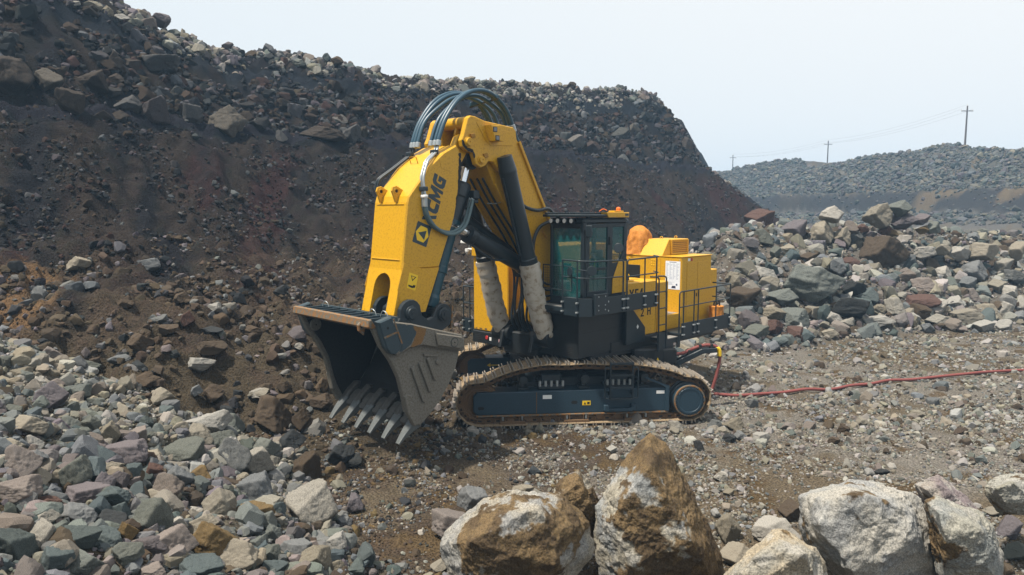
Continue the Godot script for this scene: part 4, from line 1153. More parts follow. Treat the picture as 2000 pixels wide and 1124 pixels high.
func build_cab(root: Node3D, turn: float):
	var st := sten()
	# pedestal under the cab
	st = sten()
	prism(st, [V(2.20, 3.52), V(-0.25, 3.52), V(-0.25, 2.20), V(2.20, 2.12)], 0.62, 2.24, 0.015)
	var ped := part("cab_pedestal", st, M.black, root); ped.rotation.y = turn
	block("seam", ped, M.rubber, Vector3(0.63, 2.94, 2.20), Vector3(2.23, 2.95, 2.203), 0.0005)
	block("seam", ped, M.rubber, Vector3(2.24, 2.90, -0.2), Vector3(2.243, 2.91, 2.19), 0.0005)
	for k in 5: block("vent_slot", ped, M.pit, Vector3(1.78, 2.22 + k * 0.055, 2.199), Vector3(2.02, 2.245 + k * 0.055, 2.204), 0.001)
	block("pedestal_sticker", ped, M.white, Vector3(0.90, 2.34, 2.199), Vector3(1.06, 2.44, 2.204), 0.001)
	block("pedestal_sticker", ped, M.hose, Vector3(0.72, 2.34, 2.199), Vector3(0.87, 2.46, 2.204), 0.001)
	# walkway round the cab
	st = sten()
	var plan := [Vector2(0.66, 2.62), Vector2(2.05, 2.62), Vector2(2.05, 2.70), Vector2(2.72, 2.70), Vector2(2.94, 2.50), Vector2(2.94, -0.92), Vector2(2.30, -0.92), Vector2(2.30, 0.0), Vector2(0.66, 0.0)]
	var tf := Transform3D(Basis(Vector3(0, 1, 0), Vector3(0, 0, 1), Vector3(1, 0, 0)), Vector3.ZERO)   # (w, v, u) -> y, z, x
	prism(st, plan, 3.54, 3.62, 0.006, tf)
	var wk := part("cab_walkway", st, M.blue, root); wk.rotation.y = turn
	front_plate("kick_plate", wk, M.blue, [Vector2(2.03, 3.54), Vector2(2.70, 3.54), Vector2(2.70, 4.08), Vector2(2.03, 4.08)], 2.70, 2.73, 0.004)
	st = sten()
	quad_prism(st, Vector3(2.70, 3.54, 2.73), Vector3(2.965, 3.54, 2.48), 0.54, 0.03)
	part("kick_plate", st, M.blue, wk)
	block("kick_plate", wk, M.blue, Vector3(2.94, 3.54, -0.93), Vector3(2.97, 4.06, 2.48), 0.004)
	block("step_plate", wk, M.blue, Vector3(0.62, 3.62, 2.20), Vector3(2.05, 3.76, 2.66), 0.01)
	block("step_tread", wk, M.tread, Vector3(0.70, 3.761, 2.25), Vector3(1.98, 3.766, 2.60), 0.001)
	st = sten()
	box(st, Vector3(2.965, 3.58, 1.80), Vector3(3.05, 4.20, 2.42), 0.012)
	var tb := part("tool_box", st, M.blue, wk)
	for z in [1.95, 2.27]:
		for y in [3.72, 3.86, 4.12]: rod("box_bolt", tb, M.silver, Vector3(3.048, y, z), Vector3(3.062, y, z), 0.022, 8)
	# rails
	var r1 := group_node("walkway_railing", root); r1.rotation.y = turn
	railing_into(r1, [Vector3(2.05, 5.20, 2.74), Vector3(2.66, 5.18, 2.74), Vector3(2.98, 5.17, 2.46), Vector3(2.98, 5.14, 0.98), Vector3(2.98, 3.7, 0.98)], 0.50, [Vector3(2.05, 5.2, 2.745), Vector3(2.62, 5.2, 2.745), Vector3(2.985, 5.15, 1.80), Vector3(2.985, 5.1, 0.98)], 3.58, 4)
	var r2 := group_node("walkway_railing", root); r2.rotation.y = turn
	railing_into(r2, [Vector3(2.98, 3.7, 0.78), Vector3(2.98, 5.14, 0.78), Vector3(2.98, 5.17, -0.95), Vector3(2.55, 5.17, -1.30)], 0.52, [Vector3(2.985, 5.1, 0.78), Vector3(2.985, 5.15, -0.16), Vector3(2.985, 5.15, -0.82)], 3.58, 2)
	# mesh guard ahead of the windscreen
	st = sten()
	for x in range(0, 15): box(st, Vector3(1.26 + x * 0.078, 4.32, 2.70), Vector3(1.266 + x * 0.078, 5.0, 2.706), 0.0)
	for y in range(0, 10): box(st, Vector3(1.24, 4.32 + y * 0.075, 2.707), Vector3(2.38, 4.326 + y * 0.075, 2.713), 0.0)
	var mg := part("mesh_guard", st, M.blue, root); mg.rotation.y = turn; mg.set_meta("kind", "stuff")
	pipe("guard_frame", mg, M.blue, bent([Vector3(1.23, 4.30, 2.705), Vector3(1.23, 5.02, 2.705), Vector3(2.38, 5.0, 2.705), Vector3(2.38, 4.28, 2.705), Vector3(1.23, 4.30, 2.705)], 0.02), 0.016, 6)
	# cab body
	st = sten()
	box(st, Vector3(1.08, 3.63, 0.05), Vector3(2.42, 4.02, 2.24), 0.03)
	var cab := part("cab", st, M.blue, root); cab.rotation.y = turn
	for p in [[1.08, 2.10, 0.10, 0.14], [2.30, 2.06, 0.12, 0.18], [1.08, 0.05, 0.10, 0.14]]:
		block("cab_pillar", cab, M.blue, Vector3(p[0], 4.02, p[1]), Vector3(p[0] + p[2], 6.30, p[1] + p[3]), 0.02)
	block("cab_roof", cab, M.blue, Vector3(1.06, 6.26, 0.04), Vector3(2.44, 6.42, 2.26), 0.04)
	block("window_header", cab, M.rubber, Vector3(1.18, 6.12, 2.18), Vector3(2.30, 6.26, 2.235), 0.01)
	# port side: door, rear quarter and its louvres
	plate("rear_quarter", cab, M.blue, [V(0.96, 4.02), V(0.05, 4.02), V(0.05, 6.26), V(0.20, 6.26), V(0.20, 5.42), V(0.42, 5.02), V(0.80, 5.02), V(0.80, 6.15), V(0.20, 6.15), V(0.20, 6.26), V(0.96, 6.26)], 2.34, 2.42, 0.008)
	plate("yellow_panel", cab, M.yellow, [V(0.82, 4.06), V(0.10, 4.06), V(0.10, 5.05), V(0.50, 5.05), V(0.80, 4.5)], 2.42, 2.45, 0.01)
	for k in 3: block("panel_rib", cab, M.yellow, Vector3(2.45, 4.15, 0.18 + k * 0.12), Vector3(2.458, 4.60 + 0.08 * (2 - k), 0.22 + k * 0.12), 0.003)
	for k in 8: block("louvre_slot", cab, M.pit, Vector3(2.419, 5.20 + k * 0.045, 0.08), Vector3(2.424, 5.215 + k * 0.045, 0.17), 0.001)
	var door_outer := [V(2.06, 4.10), V(0.97, 4.10), V(0.97, 6.24), V(2.03, 6.24)]
	block("door_rail", cab, M.blue, Vector3(2.36, 4.04, 0.97), Vector3(2.44, 4.20, 2.06), 0.01)
	block("door_rail", cab, M.blue, Vector3(2.36, 6.14, 0.97), Vector3(2.44, 6.25, 2.06), 0.01)
	block("door_rail", cab, M.blue, Vector3(2.37, 4.84, 1.08), Vector3(2.43, 4.91, 1.97), 0.006)
	block("door_stile", cab, M.blue, Vector3(2.36, 4.20, 0.97), Vector3(2.44, 6.14, 1.08), 0.01)
	block("door_stile", cab, M.blue, Vector3(2.36, 4.20, 1.96), Vector3(2.44, 6.14, 2.06), 0.01)
	block("door_hinge", cab, M.black, Vector3(2.44, 5.60, 0.93), Vector3(2.48, 5.84, 1.02), 0.008)
	rod("door_handle", cab, M.black, Vector3(2.455, 4.70, 1.9), Vector3(2.455, 4.95, 1.92), 0.018, 8)
	rod("grab_bar", cab, M.blue, Vector3(2.47, 4.5, 2.12), Vector3(2.47, 6.08, 2.14), 0.022, 8)
	# panes
	for g in [["windscreen", Vector3(1.19, 4.02, 2.19), Vector3(2.30, 6.13, 2.20)], ["starboard_window", Vector3(1.10, 4.02, 0.19), Vector3(1.11, 6.26, 2.10)], ["rear_window", Vector3(1.18, 4.5, 0.08), Vector3(2.30, 6.26, 0.09)], ["door_window", Vector3(2.395, 4.91, 1.08), Vector3(2.405, 6.14, 1.96)], ["lower_door_window", Vector3(2.395, 4.20, 1.08), Vector3(2.405, 4.84, 1.96)], ["quarter_window", Vector3(2.375, 5.0, 0.20), Vector3(2.385, 6.16, 0.80)]]:
		block(g[0], cab, M.glass, g[1], g[2], 0.0)
	block("rear_panel", cab, M.blue, Vector3(1.18, 4.02, 0.06), Vector3(2.34, 4.5, 0.12), 0.01)
	# furniture inside
	st = sten()
	box(st, Vector3(1.50, 4.34, 0.72), Vector3(2.02, 4.50, 1.28), 0.05)
	box(st, Vector3(1.50, 4.46, 0.58), Vector3(2.02, 5.16, 0.74), 0.06)
	box(st, Vector3(1.60, 5.16, 0.58), Vector3(1.92, 5.40, 0.70), 0.05)
	part("operator_seat", st, M.seat, cab)
	for x in [1.38, 2.14]:
		block("console", cab, M.seat, Vector3(x - 0.09, 4.02, 0.80), Vector3(x + 0.09, 4.66, 1.50), 0.03)
		rod("joystick", cab, M.rubber, Vector3(x, 4.64, 1.42), Vector3(x, 4.86, 1.46), 0.03, 8)
	block("monitor", cab, M.rubber, Vector3(1.22, 4.75, 1.70), Vector3(1.52, 5.0, 1.80), 0.02)
	rod("monitor_stalk", cab, M.rubber, Vector3(1.36, 4.02, 1.78), Vector3(1.36, 4.78, 1.76), 0.03, 8)
	block("foot_tank", cab, M.seat, Vector3(1.26, 4.02, 1.85), Vector3(1.62, 4.50, 2.12), 0.05)
	block("indicator", cab, paint(lin(0.02, 0.5, 0.05), 0.4), Vector3(2.20, 5.84, 0.14), Vector3(2.28, 5.90, 0.15), 0.005)
	# roof guard and lamps
	st = sten()
	box(st, Vector3(0.96, 6.46, 0.15), Vector3(2.50, 6.54, 2.46), 0.02)
	var rf := part("roof_guard", st, M.blue, root); rf.rotation.y = turn
	for k in 6: block("guard_slat", rf, M.blue, Vector3(1.02 + k * 0.24, 6.54, 0.9), Vector3(1.10 + k * 0.24, 6.60, 2.42), 0.01)
	plate("roof_cap", rf, M.yellow, [V(0.10, 6.60), V(1.26, 6.60), V(1.16, 6.44), V(0.10, 6.44)], 0.94, 2.53, 0.012)
	block("cap_badge", rf, M.worn_blue, Vector3(2.53, 6.49, 0.14), Vector3(2.535, 6.56, 0.32), 0.001)
	for k in 4: block("roof_post", rf, M.blue, Vector3(1.1 if k % 2 else 2.3, 6.40, 0.3 + (k / 2) * 1.6), Vector3(1.2 if k % 2 else 2.4, 6.47, 0.4 + (k / 2) * 1.6), 0.005)
	for k in 4:
		var x := 1.28 + k * 0.27
		var l := rod("work_light", rf, M.black, Vector3(x, 6.34, 2.26), Vector3(x, 6.34, 2.42), 0.085, 14)
		rod("light_lens", rf, M.lens, Vector3(x, 6.34, 2.421), Vector3(x, 6.34, 2.43), 0.068, 14)
	st = sten(); lathe(st, Vector3(2.34, 6.62, 0.42), Vector3.UP, [[0.0, 0.0], [0.0, 0.075], [0.09, 0.075], [0.13, 0.06], [0.15, 0.0]], 14)
	part("amber_beacon", st, M.amber, rf)
	block("beacon_foot", rf, M.yellow, Vector3(2.22, 6.60, 0.30), Vector3(2.46, 6.65, 0.78), 0.01)
	for c in [Vector3(2.30, 6.65, 0.64), Vector3(2.2, 6.60, 1.32)]:
		rod("roof_sensor", rf, M.cyl, c, c + Vector3(0, 0.15, 0), 0.06, 10)
	pipe("antenna", rf, M.hose, PackedVector3Array([Vector3(2.1, 6.54, 1.75), Vector3(2.1, 6.95, 1.78)]), 0.008, 5)
	pipe("roof_lead", rf, M.amber, path([Vector3(2.25, 6.66, 0.9), Vector3(2.25, 6.70, 1.1), Vector3(2.2, 6.62, 1.25), Vector3(2.2, 6.56, 1.6)], 4), 0.012, 5)
	# mirrors
	var mr := group_node("mirrors", root); mr.rotation.y = turn
	mirror(mr, Vector3(2.98, 5.52, 1.24), Vector3(0.55, 0.1, 0.83), 0.15, [Vector3(2.97, 5.5, 1.22), Vector3(2.97, 5.28, 1.16), Vector3(2.98, 5.14, 1.3)])
	mirror(mr, Vector3(2.42, 4.86, 2.80), Vector3(-0.2, 0.0, 1.0), 0.13, [Vector3(2.42, 4.86, 2.8), Vector3(2.42, 4.6, 2.78), Vector3(2.55, 4.5, 2.76)])
	mirror(mr, Vector3(2.96, 4.90, 2.50), Vector3(0.7, 0.0, 0.7), 0.145, [Vector3(2.95, 4.9, 2.5), Vector3(2.80, 4.9, 2.64), Vector3(2.62, 4.94, 2.74)])
	st = sten(); box(st, Vector3(2.56, 5.86, 2.24), Vector3(2.78, 6.22, 2.32), 0.03)
	var bm := part("square_mirror", st, M.blue, mr)
	pipe("mirror_arm", bm, M.hose, bent([Vector3(2.66, 5.95, 2.24), Vector3(2.50, 5.93, 2.2), Vector3(2.44, 6.0, 2.14)], 0.04), 0.014, 6)

# thin upright plate between two plan points
func quad_prism(st: SurfaceTool, a: Vector3, b: Vector3, h: float, t: float):
	var d := (b - a).normalized()
	var n := Vector3(d.z, 0, -d.x)
	var bs := Basis(n, Vector3.UP, n.cross(Vector3.UP))
	var l := a.distance_to(b)
	var sgn: float = 1.0 if bs.z.dot(d) > 0.0 else -1.0
	box(st, Vector3(-t * 0.5, 0, 0), Vector3(t * 0.5, h, l * sgn), 0.004, Transform3D(bs, a))

func railing_into(g: Node3D, top: Array, drop: float, posts: Array, foot: float, mid_n: int):
	pipe("top_rail", g, M.blue, bent(top, 0.10), 0.026, 8)
	var mid := []
	for p in top:
		if p.y > foot + 0.9: mid.append(p - Vector3(0, drop, 0))
	pipe("middle_rail", g, M.blue, bent(mid, 0.10), 0.021, 8)
	for p in posts:
		pipe("post", g, M.blue, PackedVector3Array([Vector3(p.x, foot, p.z), p]), 0.024, 8)
		for y in [foot + 0.08, foot + 0.36]:
			block("post_clamp", g, M.silver, Vector3(p.x - 0.02, y - 0.025, p.z - 0.07), Vector3(p.x + 0.045, y + 0.025, p.z + 0.07), 0.008)

func louver(parent: Node, z0: float, z1: float, y0: float, y1: float, x: float, n: int):
	for k in n:
		var y: float = lerp(y0, y1, (k + 0.5) / n)
		plate("slat", parent, M.yellow, [V(z0, y), V(z1, y), V(z1, y + 0.03), V(z0, y + 0.03)], x - 0.02, x + 0.025, 0.004)

func poster_mat() -> StandardMaterial3D:
	var im := Image.create(128, 208, false, Image.FORMAT_RGB8)
	im.fill(Color(0.86, 0.89, 0.92))
	im.fill_rect(Rect2i(34, 6, 60, 4), Color(0.25, 0.3, 0.4))
	var r := RandomNumberGenerator.new(); r.seed = 3
	for row in 17:
		for col in 4:
			im.fill_rect(Rect2i(8 + col * 29, 18 + row * 7, 8 + r.randi() % 18, 3), Color(0.62, 0.67, 0.75))
	for row in 20: im.fill_rect(Rect2i(6, 15 + row * 7, 116, 1), Color(0.74, 0.78, 0.83))
	for col in 5: im.fill_rect(Rect2i(5 + col * 29, 15, 1, 133), Color(0.74, 0.78, 0.83))
	for k in 5: im.fill_rect(Rect2i(12, 154 + k * 5, 40 + r.randi() % 30, 2), Color(0.55, 0.60, 0.68))
	for k in 18: im.fill_rect(Rect2i(60 - k / 3, 182 + k, 30 + k / 2, 1), Color(0.16, 0.20, 0.30))   # small picture of a machine
	for k in 9: im.fill_rect(Rect2i(92 + k, 168 - k / 2, 6, 8 + k), Color(0.30, 0.36, 0.46))
	var m := StandardMaterial3D.new()
	m.albedo_texture = ImageTexture.create_from_image(im); m.roughness = 0.4
	return m

func build_rear(root: Node3D, turn: float):
	# revolving frame
	var st := sten()
	box(st, Vector3(-2.70, 1.92, -5.90), Vector3(2.20, 2.40, 1.55), 0.04)
	box(st, Vector3(-0.9, 1.95, 1.5), Vector3(0.62, 2.7, 2.35), 0.05)
	var fr := part("revolving_frame", st, M.black, root); fr.rotation.y = turn
	for s in [-1.0, 1.0]:
		rod("foot_pin", fr, M.black, Vector3(s * 0.5, 2.62, 2.3), Vector3(s * 1.25, 2.62, 2.3), 0.28, 18)
		plate("boom_bracket", fr, M.black, [V(0.4, 2.38), V(2.75, 2.2), V(2.62, 2.7), V(1.7, 3.5), V(0.9, 3.5)], s * 0.62, s * 0.74, 0.02)
	rod("boom_foot_pin", fr, M.cyl, Vector3(-0.78, 3.05, 1.3), Vector3(0.78, 3.05, 1.3), 0.2, 18)
	# diagonal stair cover and side skirts below the tank
	plate("skirt_plate", fr, M.blue, [V(0.02, 3.50), V(-0.28, 3.50), V(-1.05, 2.78), V(-1.05, 2.30), V(0.02, 2.30)], 2.30, 2.44, 0.015)
	plate("skirt_plate", fr, M.black, [V(0.6, 2.44), V(-2.3, 2.44), V(-2.3, 2.02), V(0.6, 2.10)], 2.10, 2.28, 0.015)
	plate("diamond_sticker", fr, M.white, [V(-0.60, 2.92), V(-0.66, 2.84), V(-0.60, 2.76), V(-0.54, 2.84)], 2.441, 2.444, 0.0)
	# fuel tank with number lettering
	st = sten()
	box(st, Vector3(0.95, 2.45, -2.0), Vector3(2.26, 4.30, -0.16), 0.035)
	var tk := part("oil_tank", st, M.yellow, root); tk.rotation.y = turn
	block("tank_annex", tk, M.yellow, Vector3(1.10, 2.46, -2.62), Vector3(2.30, 4.22, -2.02), 0.03)
	block("annex_seam", tk, M.yellow_dark, Vector3(2.30, 3.0, -2.60), Vector3(2.303, 3.012, -2.04), 0.0005)
	block("door_gap", tk, M.pit, Vector3(2.262, 2.5, -1.90), Vector3(2.265, 4.2, -1.88), 0.0005)
	plate("annex_handle", tk, M.yellow_dark, disc(V(-2.46, 3.86), 0.06, 0, 360, 8), 2.30, 2.31, 0.002)
	rod("filler_cap", tk, M.yellow, Vector3(1.85, 4.29, -0.75), Vector3(1.85, 4.34, -0.75), 0.26, 20)
	rod("filler_neck", tk, M.rubber, Vector3(1.85, 4.33, -0.75), Vector3(1.85, 4.50, -0.75), 0.09, 14)
	rod("breather_pipe", tk, M.hose, Vector3(1.85, 4.50, -0.75), Vector3(1.85, 5.05, -0.75), 0.018, 6)
	rod("filler_cap", tk, M.yellow, Vector3(1.5, 4.29, -1.55), Vector3(1.5, 4.33, -1.55), 0.22, 20)
	var font := SystemFont.new(); font.font_names = PackedStringArray(["Droid Sans"]); font.font_weight = 700
	for e in [["XE4", -0.34, 3.90, 0.0072], ["2", -1.00, 3.24, 0.0060], ["H", -1.36, 3.26, 0.0060]]:
		var tm := TextMesh.new(); tm.font = font; tm.text = e[0]; tm.font_size = 64; tm.pixel_size = e[3]; tm.depth = 0.004
		tm.horizontal_alignment = HORIZONTAL_ALIGNMENT_LEFT; tm.vertical_alignment = VERTICAL_ALIGNMENT_CENTER
		var tn := node("lettering", tk, tm, M.rubber)
		tn.transform = Transform3D(Basis(Vector3(0, 0, -1), Vector3(0, 1, 0), Vector3(1, 0, 0)), Vector3(2.264, e[2], e[1]))
	# machinery house
	st = sten()
	box(st, Vector3(-2.3, 2.44, -5.70), Vector3(2.20, 4.98, -3.62), 0.03)
	var mh := part("machinery_house", st, M.yellow, root); mh.rotation.y = turn
	block("roof_lid", mh, M.yellow, Vector3(-2.32, 4.98, -5.72), Vector3(2.22, 5.01, -3.60), 0.008)
	for z in [-3.96, -4.70]:
		block("door_panel", mh, M.yellow, Vector3(2.20, 2.74, z - 0.72), Vector3(2.216, 4.78, z), 0.006)
	block("door_latch", mh, M.rubber, Vector3(2.216, 3.5, -4.66), Vector3(2.23, 3.62, -4.60), 0.004)
	block("door_latch", mh, M.rubber, Vector3(2.216, 3.5, -4.80), Vector3(2.23, 3.62, -4.74), 0.004)
	block("isolator_label", mh, M.white, Vector3(2.20, 4.83, -4.18), Vector3(2.204, 4.93, -4.02), 0.001)
	block("isolator_switch", mh, M.red, Vector3(2.20, 4.83, -4.32), Vector3(2.22, 4.93, -4.22), 0.004)
	# printed table on the front face
	var ps := QuadMesh.new(); ps.size = Vector2(0.62, 1.03)
	var pn := node("printed_chart", mh, ps, poster_mat()); pn.position = Vector3(1.83, 4.32, -3.612)
	block("dark_panel", mh, M.black, Vector3(-0.55, 4.12, -3.62), Vector3(0.40, 4.62, -3.60), 0.006)
	front_plate("panel_sticker", mh, M.sticker_yellow, [Vector2(-0.16, 4.14), Vector2(-0.04, 4.14), Vector2(-0.10, 4.26)], -3.599, -3.596, 0.0)
	for x in [0.92, 1.02, 1.12]:
		for y in [4.66, 4.75, 4.84]: rod("panel_bolt", mh, M.sticker_yellow, Vector3(x, y, -3.62), Vector3(x, y, -3.60), 0.022, 8)
	for x in [-0.1, 0.5, 0.8, 2.1]:
		rod("corner_bolt", mh, M.silver, Vector3(x, 4.88, -3.62), Vector3(x, 4.88, -3.60), 0.02, 6)
	block("panel_gap", mh, M.yellow_dark, Vector3(0.60, 3.2, -3.62), Vector3(0.612, 4.9, -3.616), 0.001)
	block("panel_gap", mh, M.yellow_dark, Vector3(1.30, 2.6, -3.62), Vector3(1.312, 4.9, -3.616), 0.001)
	# rear counterweight box, one step lower
	block("rear_box", mh, M.yellow, Vector3(-2.2, 2.44, -6.42), Vector3(2.06, 4.42, -5.71), 0.03)
	block("rear_sticker", mh, M.white, Vector3(2.06, 3.9, -5.92), Vector3(2.064, 4.0, -5.84), 0.001)
	# step between tank and house
	block("step_box", mh, M.yellow, Vector3(1.0, 2.45, -3.6), Vector3(2.18, 2.98, -2.64), 0.02)
	block("step_tread", mh, M.tread, Vector3(1.05, 2.981, -3.55), Vector3(2.12, 2.987, -2.70), 0.001)
	# ventilation unit on the roof
	st = sten()
	prism(st, [V(-3.62, 5.01), V(-4.06, 5.60), V(-5.40, 5.60), V(-5.40, 5.01)], 0.30, 1.36, 0.015)
	var vu := part("ventilation_unit", st, M.yellow, root); vu.rotation.y = turn
	block("louvre_recess", vu, M.yellow_dark, Vector3(1.36, 5.10, -5.28), Vector3(1.364, 5.52, -4.26), 0.001)
	louver(vu, -5.28, -4.26, 5.10, 5.52, 1.376, 6)
	for z in [-4.2, -5.32]: block("louvre_frame", vu, M.yellow, Vector3(1.36, 5.04, z - 0.04), Vector3(1.41, 5.57, z + 0.04), 0.008)
	block("louvre_frame", vu, M.yellow, Vector3(1.36, 5.53, -5.30), Vector3(1.41, 5.59, -4.2), 0.008)
	block("louvre_frame", vu, M.yellow, Vector3(1.36, 5.03, -5.30), Vector3(1.41, 5.09, -4.2), 0.008)
	for z in [-4.2, -5.2]: pipe("lifting_ring", vu, M.yellow, path([Vector3(0.9, 5.59, z), Vector3(0.88, 5.68, z), Vector3(0.98, 5.68, z), Vector3(0.96, 5.59, z)], 4), 0.014, 6)
	# rear deck with kick plates, treads, ladder and rails
	st = sten()
	box(st, Vector3(2.20, 2.40, -5.80), Vector3(2.94, 2.46, -2.42), 0.006)
	var dk := part("rear_deck", st, M.blue, root); dk.rotation.y = turn
	block("kick_plate", dk, M.blue, Vector3(2.94, 2.28, -5.82), Vector3(2.97, 2.80, -2.46), 0.004)
	block("kick_plate", dk, M.blue, Vector3(2.10, 2.28, -5.85), Vector3(2.97, 2.80, -5.82), 0.004)
	block("deck_step", dk, M.blue, Vector3(2.20, 2.26, -2.42), Vector3(2.90, 2.34, -1.62), 0.006)
	block("deck_tread", dk, M.tread, Vector3(2.24, 2.341, -2.40), Vector3(2.86, 2.346, -1.66), 0.001)
	plate("step_bracket", dk, M.blue, [V(-1.60, 2.34), V(-2.44, 2.34), V(-2.44, 1.98), V(-2.24, 1.98), V(-2.24, 2.20), V(-2.02, 2.20), V(-2.02, 1.98), V(-1.60, 1.98)], 2.90, 2.93, 0.004)
	block("kick_plate", dk, M.blue, Vector3(2.94, 2.05, -1.58), Vector3(2.97, 2.62, -0.98), 0.004)
	var r3 := group_node("deck_railing", root); r3.rotation.y = turn
	railing_into(r3, [Vector3(2.98, 2.2, -2.26), Vector3(2.98, 3.90, -2.26), Vector3(2.98, 3.93, -5.84), Vector3(2.2, 3.93, -5.84)], 0.53, [Vector3(2.985, 3.9, -2.52), Vector3(2.985, 3.92, -3.20), Vector3(2.985, 3.92, -3.48), Vector3(2.985, 3.92, -4.72), Vector3(2.985, 3.92, -5.76)], 2.32, 3)
	var ld := group_node("deck_ladder", root); ld.rotation.y = turn
	for z in [-0.98, -1.42]:
		pipe("ladder_stile", ld, M.blue, bent([Vector3(2.75, 4.50, z + 0.18), Vector3(2.98, 4.50, z), Vector3(2.98, 2.02, z - 0.06)], 0.1), 0.026, 8)
	for y in [4.0, 3.45, 2.9]:
		pipe("ladder_rung", ld, M.blue, PackedVector3Array([Vector3(2.98, y, -1.0), Vector3(2.98, y, -1.44)]), 0.022, 8)
	# starboard housing beyond the boom
	st = sten()
	box(st, Vector3(-2.76, 2.46, -3.58), Vector3(-1.02, 5.42, 2.0), 0.03)
	var sh := part("starboard_housing", st, M.yellow, root); sh.rotation.y = turn
	for x in range(6): block("chipped_paint", sh, M.link, Vector3(-2.66 + x * 0.25 + 0.04 * sin(x * 5.0), 2.50, 1.999), Vector3(-2.56 + x * 0.25, 2.54 + 0.012 * (x % 3), 2.002), 0.0005)
	st = sten(); box(st, Vector3(-2.78, 2.02, 1.2), Vector3(-0.62, 2.44, 2.04), 0.02)
	var sp := part("lower_panel", st, M.black, sh)
	for k in 4: block("vent_slot", sh, M.pit, Vector3(-2.62, 2.12 + k * 0.065, 2.039), Vector3(-2.30, 2.15 + k * 0.065, 2.044), 0.001)
	rod("red_lamp", sh, M.red, Vector3(-2.02, 2.25, 2.03), Vector3(-2.02, 2.25, 2.07), 0.07, 12)
	block("white_label", sh, M.white, Vector3(-1.90, 2.16, 2.039), Vector3(-1.80, 2.28, 2.044), 0.001)
	block("pink_label", sh, paint(lin(0.55, 0.35, 0.38), 0.5), Vector3(-1.44, 2.16, 2.039), Vector3(-1.24, 2.34, 2.044), 0.001)
	block("amber_reflector", sh, M.amber, Vector3(-1.38, 2.06, 2.039), Vector3(-1.24, 2.13, 2.046), 0.002)
	block("corner_bracket", sh, M.yellow, Vector3(-2.74, 5.08, 2.0), Vector3(-2.44, 5.42, 2.10), 0.01)
	block("corner_bracket", sh, M.yellow, Vector3(-2.30, 5.12, 2.0), Vector3(-2.05, 5.40, 2.06), 0.01)
	# security cameras on the corner
	st = sten(); lathe(st, Vector3(-2.98, 5.32, 2.06), Vector3.DOWN, [[0.0, 0.0], [0.0, 0.10], [0.10, 0.10], [0.14, 0.085], [0.20, 0.05], [0.22, 0.0]], 16)
	var cm := part("dome_camera", st, M.white, sh)
	block("camera_arm", sh, M.white, Vector3(-2.98, 5.28, 2.02), Vector3(-2.70, 5.34, 2.08), 0.01)
	st = sten(); box(st, Vector3(-3.30, 5.50, 2.02), Vector3(-3.04, 5.60, 2.14), 0.02)
	part("bullet_camera", st, M.white, sh)
	rod("camera_mast", sh, M.silver, Vector3(-2.92, 5.30, 2.05), Vector3(-2.92, 5.72, 2.05), 0.012, 6)
	rod("camera_arm", sh, M.silver, Vector3(-3.05, 5.54, 2.06), Vector3(-2.92, 5.48, 2.05), 0.012, 6)
	# starboard walkway
	st = sten(); box(st, Vector3(-3.62, 2.40, -3.5), Vector3(-2.78, 2.46, 1.70), 0.006)
	var sw := part("starboard_walkway", st, M.blue, root); sw.rotation.y = turn
	front_plate("kick_plate", sw, M.blue, [Vector2(-3.64, 2.26), Vector2(-2.79, 2.26), Vector2(-2.79, 2.76), Vector2(-3.64, 2.76)], 1.70, 1.73, 0.004)
	var r4 := group_node("starboard_railing", root); r4.rotation.y = turn
	railing_into(r4, [Vector3(-3.63, 3.92, -3.4), Vector3(-3.63, 3.92, 1.75), Vector3(-2.86, 3.92, 1.75), Vector3(-2.86, 3.0, 1.75)], 0.60, [Vector3(-3.60, 3.9, 1.74), Vector3(-3.25, 3.9, 1.74), Vector3(-2.88, 3.9, 1.74)], 2.30, 3)
	# hoses and valve blocks round the boom foot
	for k in 7:
		var x := -0.5 + k * 0.17
		pipe("foot_hose", fr, M.hose, path([Vector3(x, 2.6, 2.0), Vector3(x + 0.05, 3.1 + 0.1 * (k % 3), 2.4), Vector3(x + 0.06, 3.9, 2.3 + 0.1 * (k % 2)), Vector3(x, 4.6, 2.24), Vector3(x, 4.95, 2.42)], 4), 0.04, 7)
	for k in 4:
		pipe("side_hose", fr, M.hose, path([Vector3(0.80, 4.2 + k * 0.14, 1.2), Vector3(1.0, 3.9 + k * 0.16, 1.8), Vector3(0.9, 3.8 + k * 0.2, 2.3), Vector3(0.66, 4.2 + k * 0.3, 2.25 + 0.12 * k)], 5), 0.035, 7)
	block("valve_block", fr, M.black, Vector3(-0.5, 4.5, 1.9), Vector3(0.5, 4.9, 2.3), 0.03)

func build_excavator():
	var root := thing("excavator", Vector3(2.0, 0, -24.5), "large yellow crawler excavator with front shovel bucket and dark cab", "excavator")
	build_undercarriage(root, deg_to_rad(-84.5))
	var turn := deg_to_rad(-45.0)
	build_boom(root, turn)
	build_stick(root, turn)
	build_bucket(root, turn)
	build_cylinders(root, turn)
	build_cab(root, turn)
	build_rear(root, turn)
	build_covers(root.position, turn)
	build_operator(root.position, turn)

